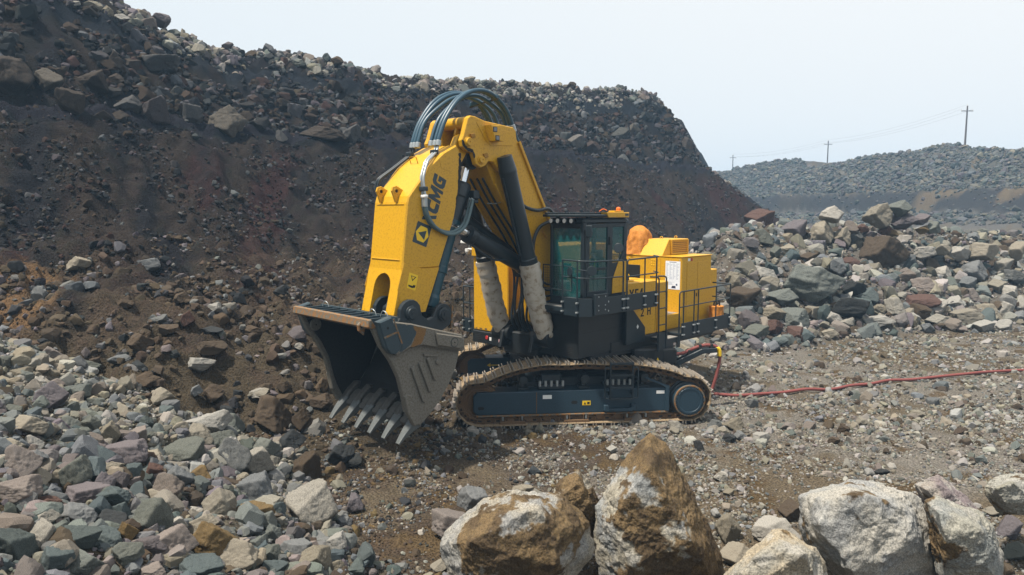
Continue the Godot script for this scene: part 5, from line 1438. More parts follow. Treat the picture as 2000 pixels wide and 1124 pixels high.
# wrinkled cloth pulled over something: rings of points whose radius follows folds
func cloth_bag(prof: Array, folds: float, seed_: int, sx: float, sz: float) -> ArrayMesh:
	var n := FastNoiseLite.new(); n.seed = seed_; n.frequency = 1.0
	var sides := 40
	var rows := 26
	var v := PackedVector3Array(); var ix := PackedInt32Array()
	for j in rows:
		var t := float(j) / (rows - 1)
		var k: float = t * (prof.size() - 1)
		var i := int(min(floor(k), prof.size() - 2))
		var p: Vector2 = prof[i].lerp(prof[i + 1], k - i)
		for s in sides:
			var a := TAU * s / sides
			var d := Vector3(cos(a), 0, sin(a))
			var r: float = p.x * (1.0 + folds * (0.6 * n.get_noise_3d(d.x * 2.2, p.y * 1.1, d.z * 2.2) + 0.5 * abs(n.get_noise_3d(d.x * 3.6 + p.y * 1.1, 3.0 + p.y * 0.6, d.z * 3.6))))
			v.append(Vector3(d.x * r * sx, p.y + 0.04 * n.get_noise_2d(d.x * 3.0, d.z * 3.0), d.z * r * sz))
	for j in rows - 1:
		for s in sides:
			var a := j * sides + s
			var b := j * sides + (s + 1) % sides
			ix.append_array([a, b, a + sides, b, b + sides, a + sides])
	return smooth_mesh(v, ix)

func smooth_mesh(v: PackedVector3Array, ix: PackedInt32Array, cols := PackedColorArray()) -> ArrayMesh:
	var n := PackedVector3Array(); n.resize(v.size())
	for i in range(0, ix.size(), 3):
		var c := (v[ix[i + 2]] - v[ix[i]]).cross(v[ix[i + 1]] - v[ix[i]])
		n[ix[i]] += c; n[ix[i + 1]] += c; n[ix[i + 2]] += c
	for i in n.size(): n[i] = n[i].normalized() if n[i].length_squared() > 0.0 else Vector3.UP
	var arr := []; arr.resize(Mesh.ARRAY_MAX)
	arr[Mesh.ARRAY_VERTEX] = v; arr[Mesh.ARRAY_NORMAL] = n; arr[Mesh.ARRAY_INDEX] = ix
	if cols.size(): arr[Mesh.ARRAY_COLOR] = cols
	var m := ArrayMesh.new(); m.add_surface_from_arrays(Mesh.PRIMITIVE_TRIANGLES, arr)
	return m

func build_covers(at: Vector3, turn: float):
	var b := Basis(Vector3.UP, turn)
	var t := thing("tarpaulin_cover", at + b * Vector3(0.02, 5.01, -4.1), "orange tarpaulin wrapped over equipment on the roof behind the cab", "tarpaulin")
	t.rotation.y = turn
	var prof := [Vector2(0.60, 0.0), Vector2(0.55, 0.10), Vector2(0.50, 0.3), Vector2(0.47, 0.5), Vector2(0.42, 0.72), Vector2(0.33, 0.90), Vector2(0.20, 1.02), Vector2(0.09, 1.07), Vector2(0.0, 1.08)]
	node("sheet", t, cloth_bag(prof, 0.62, 5, 1.0, 0.8), M.tarp)
	var g := thing("orange_bag", at + b * Vector3(2.55, 2.46, -5.55), "crumpled orange sack standing on the rear deck of the excavator", "sack")
	node("sack", g, cloth_bag([Vector2(0.22, 0.0), Vector2(0.27, 0.1), Vector2(0.26, 0.3), Vector2(0.25, 0.5), Vector2(0.27, 0.62), Vector2(0.20, 0.64), Vector2(0.0, 0.60)], 0.25, 8, 1.0, 0.9), M.tarp)
	var st := sten(); tube(st, path([Vector3(-0.1, 0.60, 0), Vector3(-0.08, 0.80, 0.02), Vector3(0.08, 0.82, 0.0), Vector3(0.12, 0.62, 0)], 4), 0.03, 6)
	part("black_strap", st, M.rubber, g)

# ------------------------------------------------------------------ operator: one surface round a skeleton of tapered capsules
func capsule(p: Vector3, a: Vector3, b: Vector3, ra: float, rb: float) -> float:
	var ab := b - a
	var t: float = clamp((p - a).dot(ab) / max(ab.length_squared(), 1e-6), 0.0, 1.0)
	return p.distance_to(a + ab * t) - lerp(ra, rb, t)

func flesh(bones: Array, cell: float, st_v: PackedVector3Array, st_i: PackedInt32Array, blend: float):
	var lo: Vector3 = bones[0][0]
	var hi: Vector3 = bones[0][0]
	for b in bones:
		for k in 2:
			lo = lo.min(b[k] - Vector3.ONE * (b[2] + 0.06)); hi = hi.max(b[k] + Vector3.ONE * (b[2] + 0.06))
	var n := Vector3i(((hi - lo) / cell).ceil()) + Vector3i.ONE
	var val := PackedFloat32Array(); val.resize(n.x * n.y * n.z)
	for z in n.z:
		for y in n.y:
			for x in n.x:
				var p := lo + Vector3(x, y, z) * cell
				var d := 1.0
				for b in bones:
					var e := capsule(p, b[0], b[1], b[2], b[3])
					d = smin(d, e, blend) if e < d + blend else d
				val[(z * n.y + y) * n.x + x] = d
	var at := {}
	for z in n.z - 1:
		for y in n.y - 1:
			for x in n.x - 1:
				var i := (z * n.y + y) * n.x + x
				var sum := Vector3.ZERO
				var cnt := 0
				for e in [[0, 0, 0, 1, 0, 0], [0, 1, 0, 1, 1, 0], [0, 0, 1, 1, 0, 1], [0, 1, 1, 1, 1, 1], [0, 0, 0, 0, 1, 0], [1, 0, 0, 1, 1, 0], [0, 0, 1, 0, 1, 1], [1, 0, 1, 1, 1, 1], [0, 0, 0, 0, 0, 1], [1, 0, 0, 1, 0, 1], [0, 1, 0, 0, 1, 1], [1, 1, 0, 1, 1, 1]]:
					var va := val[i + (e[2] * n.y + e[1]) * n.x + e[0]]
					var vb := val[i + (e[5] * n.y + e[4]) * n.x + e[3]]
					if (va < 0.0) != (vb < 0.0):
						sum += Vector3(e[0], e[1], e[2]).lerp(Vector3(e[3], e[4], e[5]), va / (va - vb)); cnt += 1
				if cnt:
					at[i] = st_v.size()
					st_v.append(lo + (Vector3(x, y, z) + sum / cnt) * cell)
	var sy := n.x
	var sz := n.x * n.y
	for i in at:
		for ax in [[1, sy, sz], [sy, sz, 1], [sz, 1, sy]]:
			var j: int = i + ax[0]
			if j >= val.size() or (val[i] < 0.0) == (val[j] < 0.0): continue
			var a: int = i - ax[1]
			var b: int = i - ax[2]
			var c: int = i - ax[1] - ax[2]
			if not (at.has(a) and at.has(b) and at.has(c)): continue
			if val[i] < 0.0: st_i.append_array([at[i], at[b], at[c], at[i], at[c], at[a]])
			else: st_i.append_array([at[i], at[a], at[c], at[i], at[c], at[b]])

func build_operator(at: Vector3, turn: float):
	var t := thing("person", at + Basis(Vector3.UP, turn) * Vector3(1.76, 4.50, 0.95), "operator in a dark jacket with bright stripes sitting at the cab controls", "person")
	t.rotation.y = turn
	var v := PackedVector3Array(); var ix := PackedInt32Array()
	var bones := [[Vector3(0, 0.12, -0.02), Vector3(0, 0.30, -0.05), 0.155, 0.145], [Vector3(0, 0.30, -0.05), Vector3(0, 0.50, -0.08), 0.15, 0.15]]
	for s in [-1.0, 1.0]:
		bones.append([Vector3(0, 0.52, -0.08), Vector3(s * 0.17, 0.53, -0.07), 0.10, 0.075])
		bones.append([Vector3(s * 0.19, 0.53, -0.07), Vector3(s * 0.25, 0.28, 0.06), 0.066, 0.052])
		bones.append([Vector3(s * 0.25, 0.28, 0.06), Vector3(s * 0.34, 0.30, 0.34), 0.050, 0.036])
		bones.append([Vector3(s * 0.09, 0.10, 0.0), Vector3(s * 0.14, 0.13, 0.42), 0.095, 0.07])
		bones.append([Vector3(s * 0.14, 0.13, 0.42), Vector3(s * 0.13, -0.30, 0.52), 0.066, 0.045])
		bones.append([Vector3(s * 0.13, -0.36, 0.50), Vector3(s * 0.14, -0.38, 0.66), 0.05, 0.042])
	bones.append([Vector3(0, 0.56, -0.07), Vector3(0, 0.68, -0.05), 0.056, 0.054])
	flesh(bones, 0.032, v, ix, 0.05)
	# head with nose, brow, chin and ears on a finer grid
	flesh([[Vector3(0, 0.68, -0.045), Vector3(0, 0.73, -0.03), 0.055, 0.06], [Vector3(0, 0.79, -0.045), Vector3(0, 0.84, -0.055), 0.093, 0.092], [Vector3(0, 0.72, 0.005), Vector3(0, 0.75, 0.0), 0.045, 0.06], [Vector3(0, 0.785, 0.045), Vector3(0, 0.765, 0.062), 0.012, 0.017], [Vector3(-0.04, 0.805, 0.03), Vector3(0.04, 0.805, 0.03), 0.017, 0.017], [Vector3(-0.025, 0.735, 0.043), Vector3(0.025, 0.735, 0.043), 0.010, 0.010], [Vector3(-0.095, 0.80, -0.05), Vector3(-0.097, 0.765, -0.045), 0.018, 0.012], [Vector3(0.095, 0.80, -0.05), Vector3(0.097, 0.765, -0.045), 0.018, 0.012]], 0.012, v, ix, 0.022)
	# hands closed round the joysticks
	for s in [-1.0, 1.0]:
		var w := Vector3(s * 0.355, 0.31, 0.37)
		var h := [[w, w + Vector3(s * 0.008, 0.005, 0.075), 0.026, 0.032]]
		for f in 4:
			var b := w + Vector3(s * 0.03, 0.03 - f * 0.020, 0.085)
			h.append([b, b + Vector3(s * 0.014, 0.0, 0.036), 0.010, 0.009])
			h.append([b + Vector3(s * 0.014, 0, 0.036), b + Vector3(-s * 0.022, -0.004, 0.052 - 0.003 * f), 0.009, 0.008])
		h.append([w + Vector3(-s * 0.022, 0.015, 0.03), w + Vector3(-s * 0.036, 0.03, 0.085), 0.012, 0.009])
		flesh(h, 0.006, v, ix, 0.008)
	var cols := PackedColorArray()
	for p in v:
		var c := Color(0.018, 0.022, 0.028)
		if p.y > 0.63: c = Color(0.36, 0.21, 0.145)
		if p.y > 0.60 and (p.y > 0.815 or p.z < -0.075): c = Color(0.012, 0.011, 0.010)
		if p.z > 0.355 and p.y > 0.2 and abs(p.x) > 0.28: c = Color(0.36, 0.21, 0.145)
		if p.y < 0.1 and p.z > 0.3: c = Color(0.02, 0.022, 0.03)
		if p.y > 0.12 and p.y < 0.6 and p.z < 0.34 and (abs(p.y - 0.30) < 0.022 or abs(abs(p.x) - 0.10) < 0.018): c = Color(0.42, 0.62, 0.03)
		cols.append(c)
	var jx := PackedInt32Array()
	var m := paint(Color(1, 1, 1), 0.85); m.vertex_color_use_as_albedo = true
	node("body", t, smooth_mesh(v, ix, cols), m)

# ------------------------------------------------------------------ stones: x, y, z, half sizes, place, colour
const STONES := [
	-6.63, 2.12, -9.07, 0.23, 0.36, 0.26, 0, 0, -9.03, 2.65, -12.88, 0.36, 0.19, 0.23, 0, 1, -7.88, 2.64, -11.05, 0.26, 0.28, 0.26, 0, 2, -10.01, 2.60, -15.08, 0.34, 0.34, 0.27, 0, 3, -10.52, 2.28, -16.87, 0.27, 0.20, 0.22, 0, 4, -8.32, 2.17, -12.54, 0.19, 0.23, 0.18, 0, 3,
	-7.86, 2.53, -11.45, 0.15, 0.15, 0.13, 0, 5, -7.28, 2.20, -11.56, 0.21, 0.31, 0.24, 0, 4, -7.41, 2.46, -10.32, 0.29, 0.20, 0.20, 0, 2, -7.82, 2.27, -12.18, 0.15, 0.18, 0.15, 0, 6, -6.92, 2.00, -11.58, 0.19, 0.24, 0.18, 0, 3, -6.48, 2.02, -11.15, 0.25, 0.17, 0.17, 0, 0,
	-7.51, 1.90, -13.44, 0.44, 0.26, 0.32, 0, 3, -7.43, 1.58, -14.10, 0.32, 0.15, 0.23, 0, 1, -7.28, 1.28, -15.20, 0.50, 0.36, 0.36, 0, 4, -7.54, 1.34, -17.33, 0.54, 0.31, 0.36, 0, 8, -7.51, 1.25, -16.52, 0.37, 0.30, 0.32, 0, 1, -7.87, 1.54, -16.36, 0.19, 0.15, 0.18, 0, 1,
	-8.16, 1.76, -15.01, 0.22, 0.20, 0.20, 0, 2, -8.23, 2.16, -13.53, 0.24, 0.14, 0.17, 0, 2, -7.10, 0.96, -16.77, 0.38, 0.38, 0.39, 0, 4, -6.41, 0.97, -15.71, 0.42, 0.49, 0.37, 0, 5, -6.06, 0.77, -16.21, 0.40, 0.36, 0.39, 0, 8, -6.25, 0.66, -17.52, 0.34, 0.26, 0.26, 0, 4,
	-6.35, 1.58, -12.63, 0.27, 0.25, 0.21, 0, 2, -6.38, 1.51, -13.17, 0.28, 0.28, 0.23, 0, 5, -6.30, 1.26, -13.92, 0.21, 0.23, 0.19, 0, 7, -6.46, 1.50, -12.32, 0.24, 0.13, 0.19, 0, 1, -5.69, 1.78, -10.80, 0.31, 0.34, 0.28, 0, 4, -5.72, 1.85, -10.17, 0.12, 0.20, 0.15, 0, 7,
	-5.42, 1.21, -12.69, 0.29, 0.34, 0.30, 0, 1, -5.35, 0.74, -14.36, 0.37, 0.41, 0.35, 0, 5, -4.75, 1.04, -12.57, 0.34, 0.21, 0.26, 0, 7, -5.09, 1.01, -12.82, 0.12, 0.12, 0.09, 0, 7, -5.85, 0.95, -14.21, 0.28, 0.19, 0.19, 0, 9, -5.53, 1.49, -11.25, 0.15, 0.12, 0.12, 0, 8,
	-5.89, 1.12, -12.55, 0.21, 0.09, 0.15, 0, 8, -5.27, 1.33, -11.57, 0.28, 0.17, 0.21, 0, 1, -5.40, 1.66, -10.11, 0.26, 0.15, 0.18, 0, 3, -5.13, 1.57, -10.33, 0.31, 0.30, 0.29, 0, 2, -4.85, 1.28, -11.12, 0.34, 0.37, 0.32, 0, 7, -4.51, 1.05, -11.08, 0.35, 0.25, 0.26, 0, 1,
	-4.81, 1.31, -10.15, 0.48, 0.17, 0.32, 0, 0, -6.67, 1.97, -10.47, 0.28, 0.24, 0.25, 0, 5, -6.71, 2.21, -9.86, 0.16, 0.13, 0.13, 0, 8, -6.47, 2.11, -9.45, 0.23, 0.26, 0.23, 0, 8, -6.04, 2.10, -9.46, 0.27, 0.16, 0.20, 0, 0, -5.90, 1.88, -9.85, 0.24, 0.18, 0.21, 0, 0,
	-6.06, 2.02, -8.99, 0.25, 0.20, 0.22, 0, 0, -5.81, 1.87, -9.17, 0.28, 0.18, 0.20, 0, 4, -5.39, 1.84, -9.51, 0.16, 0.17, 0.17, 0, 4, -5.07, 1.57, -9.55, 0.22, 0.12, 0.14, 0, 2, -6.94, 1.96, -11.22, 0.39, 0.19, 0.26, 0, 3, -7.32, 2.07, -10.79, 0.23, 0.10, 0.16, 0, 10,
	-6.51, 1.89, -10.93, 0.13, 0.10, 0.10, 0, 10, -6.30, 1.78, -10.70, 0.24, 0.18, 0.19, 0, 6, -6.25, 1.83, -10.94, 0.12, 0.15, 0.11, 0, 0, -7.68, 2.36, -11.15, 0.17, 0.15, 0.15, 0, 1, -7.49, 2.21, -11.44, 0.19, 0.14, 0.16, 0, 1, -7.21, 2.04, -12.34, 0.20, 0.13, 0.16, 0, 1,
	-6.95, 1.83, -12.53, 0.15, 0.21, 0.18, 0, 0, -7.09, 1.57, -13.21, 0.14, 0.18, 0.14, 0, 0, -6.92, 1.60, -13.24, 0.20, 0.22, 0.20, 0, 10, -6.86, 1.93, -12.00, 0.14, 0.18, 0.15, 0, 3, -8.98, 2.54, -13.02, 0.17, 0.12, 0.14, 0, 1, -8.48, 1.95, -14.53, 0.22, 0.26, 0.22, 0, 1,
	-8.97, 2.11, -14.79, 0.18, 0.20, 0.19, 0, 4, -9.33, 2.12, -14.64, 0.22, 0.22, 0.23, 0, 4, -8.72, 2.41, -12.57, 0.15, 0.17, 0.15, 0, 8, -8.53, 2.65, -11.75, 0.18, 0.12, 0.14, 0, 1, -10.02, 2.65, -13.87, 0.23, 0.14, 0.15, 0, 4, -11.26, 2.54, -16.63, 0.15, 0.17, 0.16, 0, 8,
	-11.60, 2.79, -16.52, 0.20, 0.17, 0.18, 0, 1, -11.07, 2.44, -16.88, 0.20, 0.15, 0.18, 0, 2, -10.10, 2.03, -16.86, 0.22, 0.12, 0.18, 0, 4, -4.14, 0.54, -14.08, 0.53, 0.59, 0.49, 0, 8, -5.10, 0.27, -17.06, 0.36, 0.49, 0.38, 0, 9, -3.85, 0.59, -12.13, 0.29, 0.20, 0.24, 0, 5,
	-3.41, 0.56, -11.78, 0.25, 0.27, 0.21, 0, 1, -4.00, 0.64, -11.38, 0.21, 0.14, 0.16, 0, 0, -4.14, 0.77, -11.63, 0.16, 0.16, 0.13, 0, 4, -4.37, 0.88, -11.75, 0.14, 0.20, 0.14, 0, 4, -4.35, 0.79, -12.37, 0.15, 0.21, 0.14, 0, 4, -4.52, 0.94, -12.56, 0.17, 0.19, 0.18, 0, 4,
	-4.48, 0.94, -13.06, 0.14, 0.18, 0.13, 0, 0, -3.52, 0.14, -14.30, 0.17, 0.17, 0.15, 0, 5, -3.44, 0.22, -15.00, 0.18, 0.25, 0.19, 0, 3, -3.22, 0.49, -12.61, 0.17, 0.19, 0.18, 0, 8, -3.12, 0.38, -11.94, 0.15, 0.13, 0.11, 0, 1, -8.59, 1.66, -17.19, 0.20, 0.15, 0.16, 0, 0,
	-8.52, 1.71, -16.10, 0.17, 0.19, 0.17, 0, 0, -7.52, 0.90, -18.78, 0.25, 0.28, 0.27, 0, 4, -12.38, 2.75, -18.79, 0.33, 0.25, 0.26, 0, 2, -12.23, 2.35, -19.70, 0.55, 0.17, 0.34, 0, 4, -11.55, 2.74, -16.49, 0.22, 0.17, 0.18, 0, 4, -11.31, 2.54, -16.77, 0.15, 0.15, 0.15, 0, 8,
	-11.66, 2.92, -17.07, 0.17, 0.15, 0.16, 0, 8, -4.43, 0.34, -17.89, 0.33, 0.26, 0.30, 1, 6, -4.13, 0.14, -17.88, 0.22, 0.19, 0.21, 1, 6, -5.75, 0.61, -18.09, 0.36, 0.31, 0.29, 1, 6, -6.65, 1.05, -19.31, 0.54, 0.46, 0.45, 1, 9, -5.89, 0.81, -19.41, 0.26, 0.34, 0.26, 1, 9,
	-8.40, 1.51, -19.56, 0.28, 0.26, 0.28, 1, 9, -7.29, 1.38, -20.06, 0.29, 0.16, 0.23, 1, 8, -6.69, 1.53, -20.35, 0.22, 0.19, 0.17, 1, 9, -5.64, 1.04, -20.53, 0.30, 0.22, 0.22, 1, 9, -7.97, 1.09, -19.35, 0.21, 0.18, 0.17, 1, 6, -15.06, 4.83, -24.63, 0.41, 0.25, 0.28, 1, 1,
	-13.06, 4.69, -25.67, 0.36, 0.26, 0.25, 1, 5, -10.73, 2.88, -20.24, 0.37, 0.26, 0.32, 1, 9, -11.29, 2.38, -20.05, 0.31, 0.16, 0.20, 1, 5, -9.08, 2.21, -20.37, 0.45, 0.21, 0.30, 1, 8, -10.63, 3.38, -21.14, 0.30, 0.16, 0.23, 1, 5, -10.64, 3.84, -22.75, 0.26, 0.21, 0.22, 1, 9,
	-10.16, 3.16, -20.77, 0.27, 0.16, 0.19, 1, 9, -8.89, 2.60, -20.83, 0.41, 0.22, 0.29, 1, 9, -8.28, 2.79, -22.63, 0.44, 0.21, 0.30, 1, 9, -9.24, 3.00, -21.58, 0.34, 0.11, 0.22, 1, 6, -9.32, 3.48, -23.26, 0.21, 0.18, 0.16, 1, 8, -9.53, 3.57, -22.61, 0.18, 0.15, 0.15, 1, 8,
	-7.74, 2.71, -23.49, 0.18, 0.15, 0.14, 1, 3, -7.25, 2.68, -23.49, 0.18, 0.15, 0.15, 1, 9, -6.78, 2.17, -23.26, 0.18, 0.15, 0.17, 1, 9, -6.33, 2.11, -22.93, 0.21, 0.18, 0.18, 1, 9, -6.86, 2.33, -22.43, 0.18, 0.12, 0.14, 1, 8, -8.42, 1.56, -19.61, 0.28, 0.21, 0.24, 1, 9,
	-8.72, 1.68, -19.24, 0.15, 0.18, 0.17, 1, 5, -7.31, 1.39, -20.06, 0.29, 0.16, 0.20, 1, 1, -9.88, 3.34, -21.41, 0.19, 0.28, 0.22, 1, 10, -12.10, 3.75, -22.09, 0.23, 0.14, 0.17, 1, 9, -11.80, 3.91, -23.45, 0.18, 0.15, 0.15, 1, 9, -9.92, 2.10, -18.79, 0.37, 0.20, 0.27, 1, 9,
	20.68, 5.98, -59.98, 1.27, 0.93, 0.94, 2, 10, 18.18, 5.36, -45.84, 0.87, 0.71, 0.73, 2, 3, 20.08, 5.21, -45.85, 0.87, 0.92, 0.85, 2, 1, 20.63, 6.48, -46.07, 0.77, 0.56, 0.58, 2, 8, 23.58, 6.38, -46.03, 0.87, 0.82, 0.68, 2, 1, 24.98, 6.83, -46.10, 0.77, 0.56, 0.60, 2, 4,
	25.30, 6.02, -46.04, 0.61, 0.56, 0.53, 2, 3, 26.28, 6.17, -46.07, 0.61, 0.36, 0.46, 2, 3, 21.24, 5.00, -45.90, 0.51, 0.67, 0.61, 2, 1, 21.83, 5.61, -46.02, 0.46, 0.46, 0.45, 2, 2, 22.62, 5.56, -46.05, 0.36, 0.31, 0.31, 2, 10, 22.19, 5.05, -45.97, 0.46, 0.41, 0.42, 2, 5,
	24.14, 5.46, -46.02, 0.51, 0.31, 0.40, 2, 10, 24.57, 5.25, -46.03, 0.41, 0.26, 0.27, 2, 7, 26.49, 5.46, -46.01, 0.56, 0.26, 0.42, 2, 7, 27.21, 5.61, -46.02, 0.46, 0.41, 0.43, 2, 4, 23.12, 5.15, -45.99, 0.46, 0.31, 0.39, 2, 3, 17.19, 5.26, -45.63, 0.41, 0.36, 0.38, 2, 5,
	15.49, 5.08, -43.69, 0.54, 0.54, 0.48, 2, 4, 16.79, 4.23, -43.17, 0.63, 0.48, 0.50, 2, 1, 15.72, 4.17, -42.48, 0.33, 0.43, 0.31, 2, 4, 17.71, 3.89, -42.45, 0.52, 0.33, 0.41, 2, 9, 23.59, 3.93, -44.91, 1.51, 1.15, 1.08, 2, 9, 25.17, 3.61, -45.28, 0.61, 0.46, 0.43, 2, 5,
	26.64, 4.03, -45.85, 0.67, 0.41, 0.46, 2, 8, 27.78, 4.18, -45.88, 0.56, 0.36, 0.39, 2, 1, 28.83, 3.93, -45.82, 0.67, 0.46, 0.50, 2, 8, 30.49, 4.04, -45.78, 1.02, 0.61, 0.67, 2, 1, 32.63, 4.08, -45.85, 0.51, 0.61, 0.45, 2, 1, 13.91, 3.18, -39.65, 0.84, 0.53, 0.58, 2, 8,
	12.28, 3.06, -38.96, 0.61, 0.35, 0.40, 2, 1, 12.09, 2.13, -37.18, 0.88, 0.63, 0.67, 2, 9, 14.19, 2.61, -39.12, 0.66, 0.48, 0.46, 2, 1, 14.61, 2.00, -38.30, 0.86, 0.52, 0.70, 2, 4, 16.72, 2.77, -39.30, 1.72, 1.10, 1.35, 2, 4, 19.34, 2.26, -39.93, 0.63, 0.49, 0.47, 2, 6,
	20.19, 1.91, -39.81, 0.58, 0.49, 0.46, 2, 0, 19.01, 3.44, -41.50, 0.51, 0.56, 0.47, 2, 5, 20.54, 3.46, -43.18, 0.48, 0.43, 0.41, 2, 10, 18.25, 1.42, -38.11, 0.90, 0.60, 0.62, 2, 6, 19.38, 1.47, -39.02, 0.40, 0.40, 0.40, 2, 2, 20.42, 1.17, -39.29, 0.44, 0.35, 0.42, 2, 1,
	21.47, 1.30, -39.28, 0.62, 0.58, 0.55, 2, 8, 23.83, 2.72, -42.76, 0.53, 0.48, 0.46, 2, 2, 24.32, 2.28, -41.40, 0.88, 0.51, 0.57, 2, 2, 27.23, 2.75, -44.58, 0.65, 0.50, 0.47, 2, 8, 28.34, 2.73, -44.90, 0.35, 0.35, 0.31, 2, 1, 29.55, 2.81, -45.07, 1.01, 0.76, 0.77, 2, 5,
	28.37, 2.20, -44.11, 0.59, 0.45, 0.52, 2, 5, 27.17, 2.36, -43.47, 0.44, 0.29, 0.31, 2, 8, 23.24, 1.42, -40.08, 0.90, 0.59, 0.60, 2, 10, 24.17, 1.35, -39.97, 0.50, 0.41, 0.47, 2, 8, 25.31, 1.48, -40.36, 0.55, 0.41, 0.44, 2, 8, 27.87, 1.57, -42.66, 0.53, 0.48, 0.42, 2, 2,
	30.10, 2.01, -44.01, 0.59, 0.44, 0.49, 2, 1, 31.71, 3.17, -45.76, 0.56, 0.51, 0.43, 2, 8, 31.82, 2.53, -44.83, 0.65, 0.45, 0.52, 2, 5, 30.68, 1.78, -43.40, 0.49, 0.34, 0.43, 2, 8, 22.24, 0.76, -39.03, 0.44, 0.31, 0.38, 2, 8, 23.52, 0.66, -39.09, 0.79, 0.35, 0.56, 2, 8,
	25.42, 0.80, -39.33, 0.84, 0.44, 0.56, 2, 1, 27.64, 0.89, -40.66, 0.73, 0.46, 0.53, 2, 1, 29.38, 0.81, -41.84, 0.47, 0.57, 0.44, 2, 8, 25.86, 0.38, -38.60, 0.57, 0.35, 0.45, 2, 8, 27.33, 0.31, -39.08, 0.57, 0.40, 0.45, 2, 8, 22.66, 0.34, -38.34, 0.39, 0.26, 0.32, 2, 5,
	14.64, 1.08, -36.33, 0.74, 0.57, 0.58, 2, 4, 16.24, 1.17, -38.00, 0.47, 0.39, 0.37, 2, 1, 17.08, 1.39, -38.28, 0.39, 0.34, 0.37, 2, 4, 17.22, 0.96, -37.69, 0.47, 0.34, 0.42, 2, 8, 13.59, 1.37, -36.63, 0.74, 0.37, 0.56, 2, 1, 13.18, 0.85, -35.22, 0.48, 0.44, 0.46, 2, 10,
	11.97, 0.73, -34.48, 0.66, 0.39, 0.53, 2, 4, 12.14, 1.16, -35.24, 0.44, 0.28, 0.35, 2, 2, 11.79, 1.39, -35.91, 0.45, 0.28, 0.31, 2, 2, 11.15, 1.06, -35.39, 0.36, 0.32, 0.32, 2, 1, 14.22, 0.56, -35.00, 0.47, 0.36, 0.37, 2, 10, 13.04, 0.31, -34.16, 0.39, 0.27, 0.27, 2, 0,
	16.44, 0.35, -36.24, 0.41, 0.25, 0.26, 2, 1, 17.80, 0.70, -37.43, 0.51, 0.30, 0.35, 2, 8, 19.91, 0.73, -38.08, 0.82, 0.30, 0.48, 2, 8, 18.73, 0.38, -37.05, 0.34, 0.25, 0.29, 2, 1, 11.33, 0.43, -34.16, 0.31, 0.31, 0.32, 2, 0, 9.95, 0.27, -33.39, 0.30, 0.19, 0.22, 2, 1,
	10.08, 0.66, -34.41, 0.31, 0.19, 0.26, 2, 9, 16.48, 0.71, -37.11, 0.29, 0.17, 0.24, 2, 1, -23.29, 12.84, -34.12, 0.85, 1.11, 1.02, 3, 9, -22.41, 12.91, -35.20, 0.62, 0.62, 0.55, 3, 1, -20.34, 11.62, -33.23, 0.54, 0.63, 0.50, 3, 9, -21.37, 13.13, -36.90, 0.83, 0.60, 0.61, 3, 9,
	-19.06, 11.91, -35.98, 0.63, 0.50, 0.48, 3, 5, -17.99, 11.68, -36.54, 0.64, 0.83, 0.62, 3, 3, -17.42, 11.78, -39.37, 0.64, 0.74, 0.66, 3, 5, -16.05, 11.64, -40.62, 0.92, 0.97, 0.97, 3, 1, -21.27, 14.60, -39.02, 0.39, 0.54, 0.47, 3, 9, -21.01, 14.69, -40.18, 0.50, 0.40, 0.42, 3, 9,
	-20.39, 15.11, -42.01, 1.10, 0.63, 0.83, 3, 5, -21.63, 15.03, -39.28, 0.49, 0.29, 0.39, 3, 6, -20.85, 13.54, -38.41, 0.43, 0.34, 0.32, 3, 9, -19.03, 11.21, -35.05, 0.44, 0.31, 0.36, 3, 9, -19.26, 11.08, -34.05, 0.43, 0.26, 0.35, 3, 9, -16.23, 13.59, -46.20, 0.52, 0.41, 0.46, 3, 10,
	-16.75, 13.29, -45.69, 0.57, 0.29, 0.42, 3, 6, -15.01, 13.54, -47.46, 0.60, 0.42, 0.47, 3, 9, -14.93, 14.40, -48.44, 0.61, 0.36, 0.41, 3, 6, -14.68, 11.64, -42.26, 0.53, 0.43, 0.48, 3, 6, -13.61, 11.03, -42.49, 0.37, 0.37, 0.33, 3, 5, -11.74, 11.38, -44.76, 1.35, 0.51, 0.93, 3, 9,
	-10.14, 11.43, -45.71, 0.63, 0.75, 0.72, 3, 5, -11.57, 12.70, -48.15, 0.55, 0.36, 0.41, 3, 8, -20.67, 12.76, -37.68, 0.38, 0.33, 0.32, 3, 6, -20.59, 13.69, -39.77, 0.20, 0.25, 0.23, 3, 10, 4.10, 16.07, -68.62, 0.39, 0.47, 0.42, 3, 1, 5.66, 12.73, -64.06, 0.73, 0.80, 0.64, 3, 8,
	7.45, 12.49, -67.06, 0.76, 0.69, 0.60, 3, 10, 10.89, 14.44, -73.39, 0.92, 0.75, 0.70, 3, 4, 12.83, 15.15, -76.07, 0.60, 0.69, 0.66, 3, 1, 11.52, 13.51, -73.08, 0.75, 0.42, 0.58, 3, 10, 10.06, 12.67, -70.88, 0.48, 0.73, 0.51, 3, 9, 11.62, 12.65, -72.58, 0.58, 0.41, 0.50, 3, 5,
	4.39, 12.61, -63.55, 0.43, 0.36, 0.41, 3, 10, 1.30, 12.79, -61.10, 0.35, 0.42, 0.37, 3, 5, 3.86, 13.01, -63.28, 0.29, 0.36, 0.29, 3, 8, 18.83, 13.50, -77.51, 0.53, 1.06, 0.74, 3, 2, 14.39, 16.86, -78.15, 0.53, 0.53, 0.44, 3, 0, -24.00, 18.29, -41.99, 0.57, 0.31, 0.35, 4, 1,
